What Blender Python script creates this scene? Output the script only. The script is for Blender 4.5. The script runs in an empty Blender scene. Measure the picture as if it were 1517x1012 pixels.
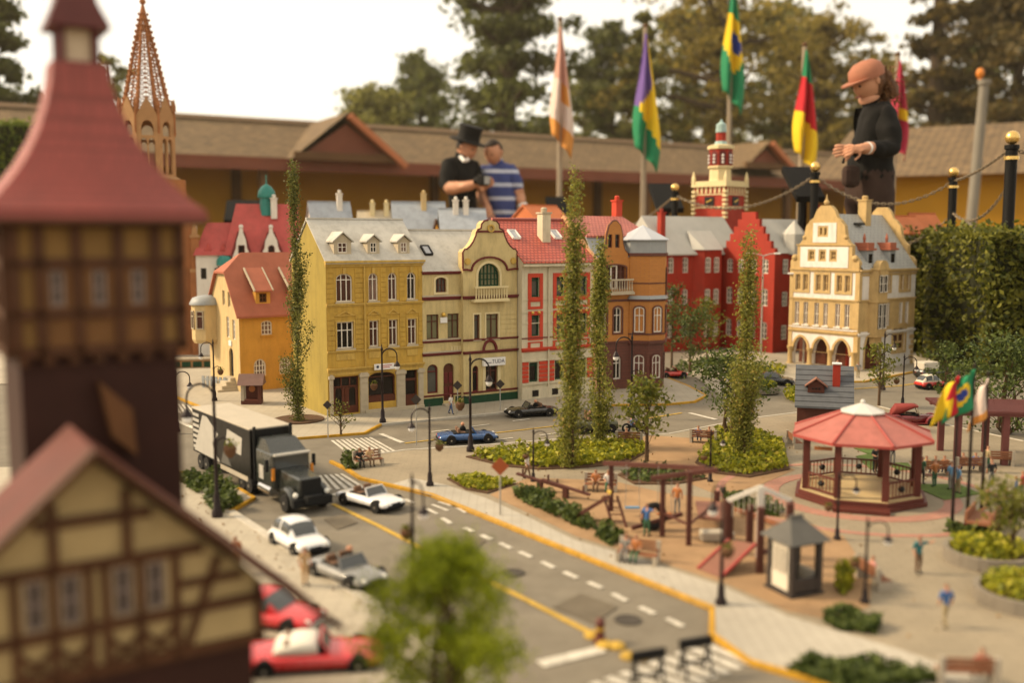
import bpy, bmesh, math, random
import numpy as np
from mathutils import Vector, Matrix
from mathutils.geometry import tessellate_polygon
R = math.radians
# ---------------------------------------------------------------- camera, world, sun, exposure
# The town is a 1:25 miniature: builders work in model metres and U turns them into real metres.
MINI = 0.04
U = MINI
scn = bpy.context.scene
COL = scn.collection
F, CX, CY, HOR, HC = 1475.0, 758.5, 506.0, 352.0, 15.3
PITCH = math.atan((CY - HOR) / F)
cam_d = bpy.data.cameras.new('camera'); cam = bpy.data.objects.new('camera', cam_d); COL.objects.link(cam)
cam.location = (0, 0, HC * MINI); cam.rotation_euler = (R(90) - PITCH, 0, 0)
cam_d.sensor_width = 36; cam_d.lens = 35.0; cam_d.clip_start = 0.02; cam_d.clip_end = 2000
cam_d.dof.use_dof = True; cam_d.dof.focus_distance = 3.25; cam_d.dof.aperture_fstop = 1.8; cam_d.dof.aperture_blades = 0
scn.camera = cam
scn.render.engine = 'CYCLES'
scn.cycles.use_denoising = True
scn.cycles.max_bounces = 6
scn.cycles.caustics_reflective = False; scn.cycles.caustics_refractive = False
SUN_EL, SUN_AZ = R(36), R(-84)      # azimuth from +Y, clockwise positive: the light comes from the left
w = bpy.data.worlds.new('World'); scn.world = w; w.use_nodes = True
nt = w.node_tree; nt.nodes.clear()
wo = nt.nodes.new('ShaderNodeOutputWorld'); bg = nt.nodes.new('ShaderNodeBackground'); sky = nt.nodes.new('ShaderNodeTexSky')
sky.sky_type = 'NISHITA'; sky.sun_disc = False; sky.sun_elevation = SUN_EL; sky.sun_rotation = SUN_AZ
sky.air_density = 1.0; sky.dust_density = 2.0; sky.ozone_density = 0.6; sky.altitude = 300
hz = nt.nodes.new('ShaderNodeMix'); hz.data_type = 'RGBA'; hz.inputs[0].default_value = .7; hz.inputs[7].default_value = (8.7, 7.6, 5.8, 1)   # thin bright evening overcast over the whole sky
nt.links.new(sky.outputs[0], hz.inputs[6]); nt.links.new(hz.outputs[2], bg.inputs[0]); nt.links.new(bg.outputs[0], wo.inputs[0]); bg.inputs[1].default_value = 0.15
sun_d = bpy.data.lights.new('sun', 'SUN'); sun = bpy.data.objects.new('sun', sun_d); COL.objects.link(sun)
sun_d.energy = 4.4; sun_d.angle = R(11); sun_d.color = (1.0, 0.78, 0.50)
sv = Vector((math.sin(SUN_AZ) * math.cos(SUN_EL), math.cos(SUN_AZ) * math.cos(SUN_EL), math.sin(SUN_EL)))
sun.rotation_euler = sv.to_track_quat('Z', 'Y').to_euler()
scn.view_settings.view_transform = 'Standard'; scn.view_settings.look = 'None'
scn.view_settings.exposure = 0.34; scn.view_settings.gamma = 1.0; scn.view_settings.use_curve_mapping = False
# ---------------------------------------------------------------- geometry helpers
def ray(px, py):
    s, c = math.sin(PITCH), math.cos(PITCH); v = CY - py
    return Vector((px - CX, F * c + v * s, -F * s + v * c))
def g(px, py, z=0.0):
    d = ray(px, py); t = (z - HC) / d.z
    return Vector((d.x * t, d.y * t, z))
def at(px, py, D):
    d = ray(px, py); t = D / d.y
    return Vector((d.x * t, D, HC + d.z * t))
def rat(px, py, D):                      # the same in real metres
    p = at(px, py, D / MINI); return p * MINI
class MB:
    def __init__(s): s.v = []; s.f = []; s.m = []; s.mi = 0
    def add(s, vs, fs, m=None):
        o = len(s.v); s.v.extend([tuple(p) for p in vs]); s.f.extend([tuple(i + o for i in f) for f in fs])
        s.m.extend([s.mi if m is None else m] * len(fs)); return s
    def box(s, x0, x1, y0, y1, z0, z1, m=None):
        return s.add([(x0,y0,z0),(x1,y0,z0),(x1,y1,z0),(x0,y1,z0),(x0,y0,z1),(x1,y0,z1),(x1,y1,z1),(x0,y1,z1)],
                     [(0,3,2,1),(4,5,6,7),(0,1,5,4),(1,2,6,5),(2,3,7,6),(3,0,4,7)], m)
    def bar(s, a, b, w, h=None, m=None, up=(0,0,1)):
        a = Vector(a); b = Vector(b); d = (b - a).normalized(); up = Vector(up)
        if abs(d.dot(up)) > .98: up = Vector((0,1,0))
        x = d.cross(up).normalized(); y = x.cross(d); h = w if h is None else h
        q = [x*w/2 + y*h/2, -x*w/2 + y*h/2, -x*w/2 - y*h/2, x*w/2 - y*h/2]
        return s.add([a + k for k in q] + [b + k for k in q], [(3,2,1,0),(4,5,6,7),(0,1,5,4),(1,2,6,5),(2,3,7,6),(3,0,4,7)], m)
    def tube(s, pts, r, n=8, m=None, cap=True):
        pts = [Vector(p) for p in pts]; k = len(pts); rs = r if isinstance(r, (list, tuple)) else [r] * k
        vs = []; x = None
        for i, p in enumerate(pts):
            d = (pts[min(i+1,k-1)] - pts[max(i-1,0)]).normalized()
            if x is None: x = d.orthogonal().normalized()
            else:
                x = x - d * x.dot(d)
                x = x.normalized() if x.length > 1e-6 else d.orthogonal().normalized()
            y = d.cross(x)
            vs += [p + (x * math.cos(2*math.pi*j/n) + y * math.sin(2*math.pi*j/n)) * rs[i] for j in range(n)]
        fs = [(i*n+j, i*n+(j+1)%n, (i+1)*n+(j+1)%n, (i+1)*n+j) for i in range(k-1) for j in range(n)]
        if cap: fs += [tuple(range(n))[::-1], tuple((k-1)*n + j for j in range(n))]
        return s.add(vs, fs, m)
    def lathe(s, prof, c=(0,0,0), n=16, m=None, ph=0.0, sx=1, sy=1):
        vs = [(c[0] + r*math.cos(ph+2*math.pi*j/n)*sx, c[1] + r*math.sin(ph+2*math.pi*j/n)*sy, c[2] + z) for r, z in prof for j in range(n)]
        k = len(prof)
        fs = [(i*n+j, i*n+(j+1)%n, (i+1)*n+(j+1)%n, (i+1)*n+j) for i in range(k-1) for j in range(n)]
        fs += [tuple(range(n))[::-1], tuple((k-1)*n + j for j in range(n))]
        return s.add(vs, fs, m)
    def ring(s, c, r0, r1, z0, z1, n=40):
        return s.tubeprof([(r1,z0),(r1,z1),(r0,z1),(r0,z0)], c, n)
    def tubeprof(s, prof, c, n=16, m=None, ph=0.0):     # closed profile turned round Z
        k = len(prof); vs = [(c[0]+r*math.cos(ph+2*math.pi*j/n), c[1]+r*math.sin(ph+2*math.pi*j/n), c[2]+z) for r, z in prof for j in range(n)]
        return s.add(vs, [(i*n+j, i*n+(j+1)%n, ((i+1)%k)*n+(j+1)%n, ((i+1)%k)*n+j) for i in range(k) for j in range(n)], m)
    def ball(s, c, r, n=10, m=None, sz=1):
        h = max(4, n // 2)
        return s.lathe([(max(1e-4, r*math.sin(math.pi*i/h)), -r*sz*math.cos(math.pi*i/h)) for i in range(h+1)], c, n, m)
    def prism(s, poly, z0, z1, m=None):                 # polygon in XY, extruded in Z
        n = len(poly); vs = [(p[0],p[1],z0) for p in poly] + [(p[0],p[1],z1) for p in poly]
        tr = tessellate_polygon([[Vector((p[0],p[1],0)) for p in poly]])
        fs = [tuple(t) for t in tr] + [tuple(i+n for i in t) for t in tr] + [(i,(i+1)%n,(i+1)%n+n,i+n) for i in range(n)]
        return s.add(vs, fs, m)
    def wall(s, outline, holes=(), y=0.0, rev=.3, thick=.4, m=None):   # polygon in XZ with holes, front at y, reveals going to y+rev
        loops = [[Vector((a, 0, b)) for a, b in outline]] + [[Vector((a, 0, b)) for a, b in h] for h in holes]
        flat = [(a, y, b) for a, b in outline] + [(a, y, b) for h in holes for a, b in h]
        tr = tessellate_polygon([[Vector((p.x, p.z, 0)) for p in l] for l in loops])
        s.add(flat, [tuple(t) for t in tr], m)
        n = len(outline)
        if thick: s.add([(a,y,b) for a,b in outline] + [(a,y+thick,b) for a,b in outline], [(i,(i+1)%n,(i+1)%n+n,i+n) for i in range(n)], m)
        for h in holes:
            n = len(h); s.add([(a,y,b) for a,b in h] + [(a,y+rev,b) for a,b in h], [(i,(i+1)%n,(i+1)%n+n,i+n) for i in range(n)], m)
        return s
    def build(s, name, mat, parent=None, smooth=False, bev=0, kind=None, sub=0):
        me = bpy.data.meshes.new(name)
        me.from_pydata([(a*U, b*U, c*U) for a, b, c in s.v], [], s.f)
        mats = mat if isinstance(mat, (list, tuple)) else [mat]
        for mm in mats: me.materials.append(mm)
        if len(mats) > 1: me.polygons.foreach_set('material_index', s.m)
        bm = bmesh.new(); bm.from_mesh(me); bmesh.ops.remove_doubles(bm, verts=bm.verts, dist=1e-5*U) if smooth else None
        bmesh.ops.recalc_face_normals(bm, faces=bm.faces); bm.to_mesh(me); bm.free()
        if smooth:
            me.polygons.foreach_set('use_smooth', [True] * len(me.polygons))
            me.set_sharp_from_angle(angle=R(smooth if smooth > 1 else 40))
        o = bpy.data.objects.new(name, me); COL.objects.link(o)
        if parent is not None: o.parent = parent
        if bev:
            b = o.modifiers.new('bevel', 'BEVEL'); b.width = bev * U; b.segments = 2; b.limit_method = 'ANGLE'
        if sub:
            b = o.modifiers.new('subdivision', 'SUBSURF'); b.levels = sub; b.render_levels = sub
        if kind: o['kind'] = kind
        return o
def B(name, mat, parent, fn, **k):
    mb = MB(); fn(mb); return mb.build(name, mat, parent, **k)
def tag(o, label, cat, group=None, kind=None):
    o['label'] = label; o['category'] = cat
    if group: o['group'] = group
    if kind: o['kind'] = kind
    return o
def thing(name, label, cat, loc=(0,0,0), rz=0.0, group=None):
    o = bpy.data.objects.new(name, None); COL.objects.link(o); o.empty_display_size = .02
    o.location = (loc[0]*U, loc[1]*U, (loc[2] if len(loc) > 2 else 0)*U); o.rotation_euler = (0, 0, rz)
    return tag(o, label, cat, group)
def struct(o): o['kind'] = 'structure'; return o
def copy_tree(o, parent=None):
    c = o.copy(); COL.objects.link(c); c.parent = parent
    for ch in list(o.children): copy_tree(ch, c)
    return c
def dup(o, loc, rz, label, group=None, sc=None):
    c = copy_tree(o); c.location = (loc[0]*U, loc[1]*U, (loc[2] if len(loc) > 2 else 0)*U); c.rotation_euler = (0,0,rz); c['label'] = label
    if group: c['group'] = group
    if sc: c.scale = (sc, sc, sc)
    return c
# ---------------------------------------------------------------- materials
def sr(c):                               # 0-255 picture value -> linear
    return tuple(((x/255)/12.92 if x/255 <= .04045 else ((x/255+.055)/1.055)**2.4) for x in c)
MATS = {}
def pm(name, col, rough=.65, var=.10, scale=6.0, bump=.15, metal=0.0, spec=.25, coat=0.0, dirt=0.0, trans=None, emit=None, grain=60.0, coord='Object'):
    """plain painted or natural surface: colour with two sizes of noise, a little relief and optional grime."""
    if name in MATS: return MATS[name]
    m = bpy.data.materials.new(name); m.use_nodes = True; n = m.node_tree.nodes; l = m.node_tree.links
    b = n['Principled BSDF']; tc = n.new('ShaderNodeTexCoord'); co = tc.outputs[coord]
    n1 = n.new('ShaderNodeTexNoise'); n1.inputs['Scale'].default_value = scale; n1.inputs['Detail'].default_value = 6; n1.inputs['Roughness'].default_value = .65; l.new(co, n1.inputs['Vector'])
    n2 = n.new('ShaderNodeTexNoise'); n2.inputs['Scale'].default_value = grain; n2.inputs['Detail'].default_value = 3; l.new(co, n2.inputs['Vector'])
    r = n.new('ShaderNodeMapRange'); r.inputs[1].default_value = .3; r.inputs[2].default_value = .7; r.inputs[3].default_value = 1 - var; r.inputs[4].default_value = 1 + var * .7; l.new(n1.outputs[0], r.inputs[0])
    mx = n.new('ShaderNodeMix'); mx.data_type = 'RGBA'; mx.blend_type = 'MULTIPLY'; mx.inputs[0].default_value = 1
    mx.inputs[6].default_value = (*col, 1); l.new(r.outputs[0], mx.inputs[7]); out = mx.outputs[2]
    if dirt:
        d = n.new('ShaderNodeTexNoise'); d.inputs['Scale'].default_value = scale * 2.7; d.inputs['Detail'].default_value = 9; d.inputs['Roughness'].default_value = .75; mp = n.new('ShaderNodeMapping'); mp.inputs['Scale'].default_value = (1,1,.22); l.new(co, mp.inputs[0]); l.new(mp.outputs[0], d.inputs['Vector'])
        dr = n.new('ShaderNodeMapRange'); dr.inputs[1].default_value = .45; dr.inputs[2].default_value = .72; dr.inputs[4].default_value = dirt; l.new(d.outputs[0], dr.inputs[0])
        m2 = n.new('ShaderNodeMix'); m2.data_type = 'RGBA'; l.new(dr.outputs[0], m2.inputs[0]); l.new(out, m2.inputs[6]); m2.inputs[7].default_value = (.05, .035, .02, 1); out = m2.outputs[2]
    l.new(out, b.inputs['Base Color'])
    rr = n.new('ShaderNodeMapRange'); rr.inputs[3].default_value = max(.03, rough - .12); rr.inputs[4].default_value = min(1, rough + .12); l.new(n2.outputs[0], rr.inputs[0]); l.new(rr.outputs[0], b.inputs['Roughness'])
    if bump:
        bp = n.new('ShaderNodeBump'); bp.inputs['Strength'].default_value = bump; bp.inputs['Distance'].default_value = .002; l.new(n2.outputs[0], bp.inputs['Height']); l.new(bp.outputs[0], b.inputs['Normal'])
    b.inputs['Metallic'].default_value = metal; b.inputs['Specular IOR Level'].default_value = spec
    if coat: b.inputs['Coat Weight'].default_value = coat; b.inputs['Coat Roughness'].default_value = .08
    if emit: b.inputs['Emission Color'].default_value = (*emit[:3], 1); b.inputs['Emission Strength'].default_value = emit[3]
    if trans: b.inputs['Transmission Weight'].default_value = trans
    MATS[name] = m; return m
def brick_mat(name, c1, c2, mortar, sx, sz, msize=.02, rough=.8, bump=.4, plane='xy', var=.2, offset=.5):
    """regular small units too fine to model at this distance (paving setts, roof tiles, wall bricks)."""
    if name in MATS: return MATS[name]
    m = bpy.data.materials.new(name); m.use_nodes = True; n = m.node_tree.nodes; l = m.node_tree.links; b = n['Principled BSDF']
    tc = n.new('ShaderNodeTexCoord'); mp = n.new('ShaderNodeMapping'); l.new(tc.outputs['Object'], mp.inputs[0])
    if plane == 'xz': mp.inputs['Rotation'].default_value = (R(90), 0, 0)
    br = n.new('ShaderNodeTexBrick'); br.offset = offset; br.inputs['Color1'].default_value = (*c1, 1); br.inputs['Color2'].default_value = (*c2, 1); br.inputs['Mortar'].default_value = (*mortar, 1)
    br.inputs['Scale'].default_value = 1; br.inputs['Brick Width'].default_value = sx*MINI; br.inputs['Row Height'].default_value = sz*MINI; br.inputs['Mortar Size'].default_value = msize*MINI; br.inputs['Mortar Smooth'].default_value = .3
    l.new(mp.outputs[0], br.inputs['Vector'])
    n1 = n.new('ShaderNodeTexNoise'); n1.inputs['Scale'].default_value = 5; n1.inputs['Detail'].default_value = 8; n1.inputs['Roughness'].default_value = .7; l.new(tc.outputs['Object'], n1.inputs['Vector'])
    r = n.new('ShaderNodeMapRange'); r.inputs[1].default_value = .3; r.inputs[2].default_value = .7; r.inputs[3].default_value = 1 - var; r.inputs[4].default_value = 1 + var; l.new(n1.outputs[0], r.inputs[0])
    mx = n.new('ShaderNodeMix'); mx.data_type = 'RGBA'; mx.blend_type = 'MULTIPLY'; mx.inputs[0].default_value = 1; l.new(br.outputs[0], mx.inputs[6]); l.new(r.outputs[0], mx.inputs[7]); l.new(mx.outputs[2], b.inputs['Base Color'])
    bp = n.new('ShaderNodeBump'); bp.inputs['Strength'].default_value = bump; bp.inputs['Distance'].default_value = .002; bp.invert = True; l.new(br.outputs['Fac'], bp.inputs['Height']); l.new(bp.outputs[0], b.inputs['Normal'])
    b.inputs['Roughness'].default_value = rough; MATS[name] = m; return m
def leaf_mat(name, c1, c2, tr=.35, c3=None):
    """leaves: each leaf takes its own tone between the two, and lets some light through."""
    if name in MATS: return MATS[name]
    m = bpy.data.materials.new(name); m.use_nodes = True; n = m.node_tree.nodes; l = m.node_tree.links; n.clear()
    o = n.new('ShaderNodeOutputMaterial'); ge = n.new('ShaderNodeNewGeometry'); cr = n.new('ShaderNodeValToRGB'); l.new(ge.outputs['Random Per Island'], cr.inputs[0])
    cr.color_ramp.elements[0].color = (*c1, 1); cr.color_ramp.elements[1].color = (*c2, 1)
    if c3:
        e = cr.color_ramp.elements.new(.93); e.color = (*c2, 1); cr.color_ramp.elements[2].color = (*c3, 1)
    b = n.new('ShaderNodeBsdfPrincipled'); b.inputs['Roughness'].default_value = .55; b.inputs['Specular IOR Level'].default_value = .3; l.new(cr.outputs[0], b.inputs['Base Color'])
    t = n.new('ShaderNodeBsdfTranslucent'); l.new(cr.outputs[0], t.inputs[0]); mx = n.new('ShaderNodeMixShader'); mx.inputs[0].default_value = tr
    l.new(b.outputs[0], mx.inputs[1]); l.new(t.outputs[0], mx.inputs[2]); l.new(mx.outputs[0], o.inputs[0]); MATS[name] = m; return m
def glass_mat(name, col, rough=.08, spec=.3): return pm(name, col, rough, .25, 12, .02, 0, spec)
# ---------------------------------------------------------------- the setting: ground, road, pavements, kerbs, markings
M_asph = pm('asphalt', (.195,.17,.13), .85, .14, 5, .5, grain=900, dirt=.3)
M_pave = brick_mat('paving_setts', (.255,.21,.143), (.245,.202,.137), (.215,.175,.118), .9, .45, .04, .8, .2, var=.2)
M_pave2 = brick_mat('paving_slabs', (.36,.315,.24), (.347,.304,.23), (.31,.27,.205), .8, .8, .04, .8, .2, var=.18, offset=0)
M_redpave = brick_mat('red_paving', (.38,.16,.11), (.32,.13,.09), (.28,.2,.15), .5, .25, .03, .8, .3, var=.2)
M_sand = pm('playground_sand', (.34,.215,.115), .95, .22, 9, .8, grain=700)
M_soil = pm('planting_soil', (.10,.055,.03), .95, .3, 25, 1.0, grain=500)
M_lawn = pm('short_turf', (.10,.15,.035), .95, .3, 30, 1.0, grain=900)
M_yel = pm('yellow_kerb_paint', (.50,.27,.02), .6, .28, 40, .3, grain=500, dirt=.35)
M_kerb = pm('concrete_kerb', (.46,.42,.35), .8, .2, 30, .4, grain=500, dirt=.2)
M_white = pm('white_road_paint', (.60,.56,.48), .6, .25, 40, .2, grain=600, dirt=.6)
M_yline = pm('yellow_road_paint', (.52,.33,.05), .6, .25, 40, .2, grain=600, dirt=.55)
M_dirtg = pm('gravel_path', (.20,.15,.09), .95, .3, 1.5, .8, grain=40, dirt=.2)
U = 1.0
struct(B('ground', M_dirtg, None, lambda m: m.prism([(-150,-40),(150,-40),(150,260),(-150,260)], -.16, -.10)))
U = MINI
road = struct(B('road', M_asph, None, lambda m: m.prism([(-75,10),(115,10),(115,112),(66,124),(44,131),(38,172),(-75,172)], -2.4, 0)))
def sheet(name, pts, z0, z1, mat):
    return struct(B(name, mat, None, lambda m: m.prism(pts, z0, z1), bev=0))
def G(*pp): return [g(*p)[:2] for p in pp]
PL = G((513,697),(534,711),(576,721),(640,736),(1055,905),(1055,945),(1110,985),(1200,1012)) + [(20,26),(20,12),(112,12),(112,60)] + G((1517,656),(1415,634),(1300,603),(1230,606),(1180,613),(1110,622),(990,645),(840,652),(700,663),(600,669),(540,678))
plaza = sheet('pavement', PL, .003, .15, M_pave)
RP = G((200,566),(261,590),(300,606),(438,651),(540,643),(564,630),(741,613),(905,601),(987,600),(1029,596),(1046,588),(1020,574),(985,560),(975,548)) + [(10,150),(-70,150),(-70,100)]
rowpave = sheet('pavement', RP, .003, .15, M_pave2)
WP = G((200,690),(264,701),(355,727),(376,740),(341,760),(470,845),(600,930),(700,1003),(760,1050)) + [(-1,12),(-70,12),(-70,60)]
westpave = sheet('pavement', WP, .003, .15, M_pave2)
BP = G((1083,598),(1120,585),(1150,566),(1280,566),(1370,548),(1400,520),(1300,510),(1060,520),(1010,535),(1030,560))
backpave = sheet('pavement', BP, .003, .13, M_pave2)
def kerb(pts, mat, w=.25, z0=.0, z1=.19, closed=False):
    P = [Vector((p[0], p[1], 0)) for p in pts]
    def f(m):
        n = len(P); L = []; Rr = []
        for i in range(n):
            d = (P[min(i+1,n-1)] - P[max(i-1,0)]).normalized(); q = Vector((-d.y, d.x, 0)) * w / 2
            L.append(P[i] + q); Rr.append(P[i] - q)
        for i in range(n-1):
            a,b,c,d = L[i],L[i+1],Rr[i+1],Rr[i]
            m.add([(v.x,v.y,z) for z in (z0,z1) for v in (a,b,c,d)], [(4,5,6,7),(0,1,5,4),(1,2,6,5),(2,3,7,6),(3,0,4,7)])
    return struct(B('kerb', mat, None, f, bev=.03))
kerb(G((490,686),(513,697),(534,711),(576,721),(640,736),(850,822),(1055,905),(1055,945),(1110,985),(1200,1012),(1300,1040)), M_yel)
kerb(G((513,697),(540,679),(600,670),(700,664),(840,653),(990,646),(1110,623),(1180,614),(1230,607),(1300,604),(1415,635),(1517,657)), M_kerb)
kerb(G((261,590),(300,606),(438,652),(540,644),(564,631)), M_yel)
kerb(G((564,631),(741,614),(905,602)), M_kerb)
kerb(G((905,602),(987,601),(1029,597),(1046,588),(1020,574),(985,560)), M_yel)
kerb(G((264,702),(355,728),(376,741),(341,761)), M_yel)
kerb(G((341,761),(470,846),(600,931),(700,1004),(760,1052)), M_kerb, w=.5)
kerb(G((1083,599),(1120,586),(1150,567),(1280,567),(1370,549)), M_yel, w=.22)
def stripe(name, p, mat):
    q = [g(*a, .03) for a in p]
    o = B(name, mat, road, lambda m: m.prism([v[:2] for v in q], .03, .045)); return o
def line(name, pts, wd, mat):
    P = [g(*a, .03) for a in pts]
    for a, b in zip(P[:-1], P[1:]):
        d = (b - a).normalized(); n = Vector((-d.y, d.x, 0)) * wd / 2
        B(name, mat, road, lambda m: m.prism([(a+n)[:2],(b+n)[:2],(b-n)[:2],(a-n)[:2]], .03, .045))
def crossing(a, b, c, d, n, mat=None):     # quad a-b (one kerb) c-d (other kerb); n stripes running a->b
    A,Bq,C,D = [g(*p, .03) for p in (a,b,c,d)]
    for i in range(n):
        t0, t1 = (i + .15) / n, (i + .68) / n
        q = [A.lerp(D,t0), Bq.lerp(C,t0), Bq.lerp(C,t1), A.lerp(D,t1)]
        B('crosswalk_stripe', M_white, road, lambda m: m.prism([v[:2] for v in q], .03, .045))
crossing((489,653),(520,678),(592,670),(552,648), 9)          # across the street by the yellow house
crossing((470,705),(484,727),(545,722),(510,702), 5)          # beside the truck
crossing((868,1016),(960,1046),(1122,981),(1052,950), 9)      # bottom, in front of the playground
crossing((255,598),(263,612),(292,612),(280,600), 4)
line('stop_line', [(564,643),(596,656)], .38, M_white); line('stop_line', [(493,734),(520,728)], .5, M_white); line('stop_line', [(800,985),(893,962)], .6, M_white)
line('stop_line', [(1022,612),(1061,622)], .4, M_white); line('stop_line', [(258,622),(300,640)], .4, M_white)
line('centre_line', [(493,747),(560,779),(612,806),(783,891),(870,936),(905,955)], .3, M_yline)
line('centre_line', [(600,657),(640,652),(740,641),(835,630),(900,626)], .2, M_yline); line('centre_line', [(960,620),(1010,612)], .25, M_yline)
line('centre_line', [(1240,578),(1330,572),(1420,560)], .3, M_yline)
for a, b in [((655,768),(668,776)),((688,782),(701,788)),((713,793),(728,800)),((741,805),(757,813)),((770,818),(787,826)),((803,833),(821,842)),((836,848),(855,857)),((872,863),(892,872)),((908,880),(928,891)),((948,900),(970,910)),((988,917),(1012,929)),((600,740),(612,746))]:
    line('lane_dash', [a, b], .28, M_white)
for a, b in [((700,632),(725,629)),((640,640),(665,637)),((760,624),(785,621)),((735,652),(760,649)),((800,645),(825,642))]: line('lane_dash', [a, b], .2, M_white)
for a, b in [((632,754),(648,762)),((640,748),(664,757)),((650,744),(680,753)),((668,748),(690,760))]: line('arrow_marking', [a, b], .2, M_white)
for i in range(5):                                              # yellow raised reflectors by the stop line
    p = g(878 + i*18, 944 + i*8 + (i % 2)*7)
    B('road_stud', M_yline, road, lambda m: m.lathe([(.34,.01),(.33,.1),(.2,.19),(.02,.21)], p, 12), smooth=True)
M_pstrip = brick_mat('grey_kerb_paving', (.38,.345,.285), (.365,.33,.27), (.315,.285,.23), .5, .5, .035, .8, .2, var=.16, offset=0)
sheet('pavement', G((578,722),(640,738),(1053,907),(1053,946),(1108,986),(1200,1014),(1500,1095),(1600,1060),(1330,968),(1165,918),(1075,876),(955,836),(850,804),(785,772),(720,742),(660,722),(610,712)), .151, .158, M_pstrip)
M_patch = pm('asphalt_repair', (.15,.125,.09), .9, .2, 12, .6, grain=900, dirt=.3); M_cast = pm('cast_iron_cover', (.06,.05,.04), .6, .2, 60, .6, grain=400)
for pp in (((690,790),(720,802),(700,815),(668,800)),((860,880),(915,900),(880,925),(820,900)),((640,648),(680,644),(690,650),(648,655)),((480,770),(510,762),(530,775),(500,785))): stripe('asphalt_patch', pp, M_patch)
for px, py in ((760,850),(590,690),(930,920)): B('drain_cover', M_cast, road, lambda m: m.lathe([(.55,.02),(.55,.05),(.45,.055),(.45,.04)], g(px,py), 20))
# islands of sand, beds and turf laid on the plaza
sand = sheet('playground_sand', G((726,737),(782,712),(905,716),(985,735),(1075,745),(1172,768),(1250,800),(1292,860),(1288,905),(1232,925),(1168,912),(1080,872),(960,832),(855,800),(790,768)), .152, .17, M_sand)
sand2 = sheet('playground_sand', G((905,668),(960,648),(1062,655),(1120,672),(1178,700),(1120,725),(1065,738),(1000,712),(950,704),(920,690)), .152, .165, M_sand)
beds = {}
for nm, pp in {'a': ((690,681),(745,672),(850,660),(940,655),(962,672),(930,690),(870,697),(800,700),(745,695)), 'b': ((1030,690),(1060,640),(1110,640),(1160,655),(1170,700),(1110,712),(1060,706)), 'c': ((662,714),(700,710),(765,722),(722,736),(690,730)), 'd': ((915,708),(950,692),(1000,698),(1048,714),(1000,722),(940,722))}.items():
    beds[nm] = sheet('soil_bed', G(*pp), .152, .24, M_soil)
for pp in [((1268,680),(1290,676),(1310,690),(1290,700)), ((1318,690),(1345,690),(1352,700),(1328,702)), ((1345,722),(1420,722),(1452,736),(1400,746)), ((1265,668),(1300,664),(1320,672),(1285,676))]:
    sheet('lawn', G(*pp), .152, .2, M_lawn)
gz = g(1273, 738)
struct(B('paving_ring', M_redpave, None, lambda m: m.ring((gz.x,gz.y,0), 4.6, 5.6, .152, .172)))
struct(B('paving_ring', M_redpave, None, lambda m: m.ring((gz.x,gz.y,0), 7.8, 8.3, .152, .172)))
# ---------------------------------------------------------------- building helpers
class Fr:
    """a facade frame: x along the front, y into the building, z up; px() reads the front plane under a picture point."""
    def __init__(s, o, ang): s.o = Vector((o[0], o[1])); s.a = ang; s.e = Vector((math.cos(ang), math.sin(ang))); s.n = Vector((-math.sin(ang), math.cos(ang)))
    def px(s, x, y, off=0.0):
        d = ray(x, y); o = s.o + s.n * off; t = o.dot(s.n) / Vector((d.x, d.y)).dot(s.n)
        return ((Vector((d.x, d.y)) * t - o).dot(s.e), HC + d.z * t)
    def P(s, x, y, z=0): v = s.o + s.e * x + s.n * y; return Vector((v.x, v.y, z))
def H(a, b, c, d, rise=0.0, kind='round', n=10):          # opening outline, counter-clockwise
    if rise <= 0: return [(a,c),(b,c),(b,d),(a,d)]
    pts = [(a,c),(b,c)]; mid = (a+b)/2; hw = (b-a)/2
    for i in range(n+1):
        t = i / n
        if kind == 'point':
            x = b - (b-a)*t; u = abs(x - mid) / hw; pts.append((x, d - rise + rise * math.sqrt(max(0, 1 - u**1.7))))
            continue
        an = math.pi * t; pts.append((mid + hw*math.cos(an), d - rise + rise*math.sin(an)))
    return pts
def inset(a, b, c, d, rise, e): return (a+e, b-e, c+e, d-e, max(0, rise-e*.6) if rise else 0)
def window(par, a, b, c, d, rise=0.0, y=.25, cols=2, bars=(), fm=None, gm=None, fw=.11, kind='round', sill=None, name='window', y0=0.0):
    """a window set back in its opening: frame with mullions, pane behind it, optional sill in front."""
    mb = MB(); mb.wall(H(a,b,c,d,rise,kind), [H(*inset(a,b,c,d,rise,fw), kind)], y0+y-.10, .1, 0)
    hw = (b-a)/2; mid = (a+b)/2
    def top(x):
        if rise <= 0: return d
        u = min(1, abs(x-mid)/hw); return d - rise + rise*math.sqrt(max(0, 1-u*u))
    for i in range(1, cols):
        x = a + (b-a)*i/cols; mb.box(x-fw*.42, x+fw*.42, y0+y-.09, y0+y-.01, c, top(x)-.02)
    for t in bars: z = c + (d-c)*t; mb.box(a, b, y0+y-.085, y0+y-.015, z-fw*.4, z+fw*.4)
    o = mb.build(name, fm or M_wwhite, par)
    if gm is M_gbrown: gm = random.choice([M_gbrown, M_gbrown, M_gb2, M_glass])
    pg = MB(); pg.wall(H(a,b,c,d,rise,kind), [], y0+y+.005, 0, .03); pg.build('pane', gm or M_glass, o)
    if sill: B('sill', sill, o, lambda m: m.box(a-.12, b+.12, y0-.14, y0+.02, c-.16, c))
    return o
def surround(par, a, b, c, d, mat, w=.16, rise=0, y=-.07, kind='round', bottom=True, name='window_surround', th=.1):
    mb = MB(); oo = H(a-w, b+w, c-(w if bottom else 0), d+w, rise+w*.6 if rise else 0, kind)
    if not bottom: mb.wall(oo, [H(a,b,c+.001,d,rise,kind)], y, th, th)
    else: mb.wall(oo, [H(a,b,c,d,rise,kind)], y, th, th)
    return mb.build(name, mat, par)
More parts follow.
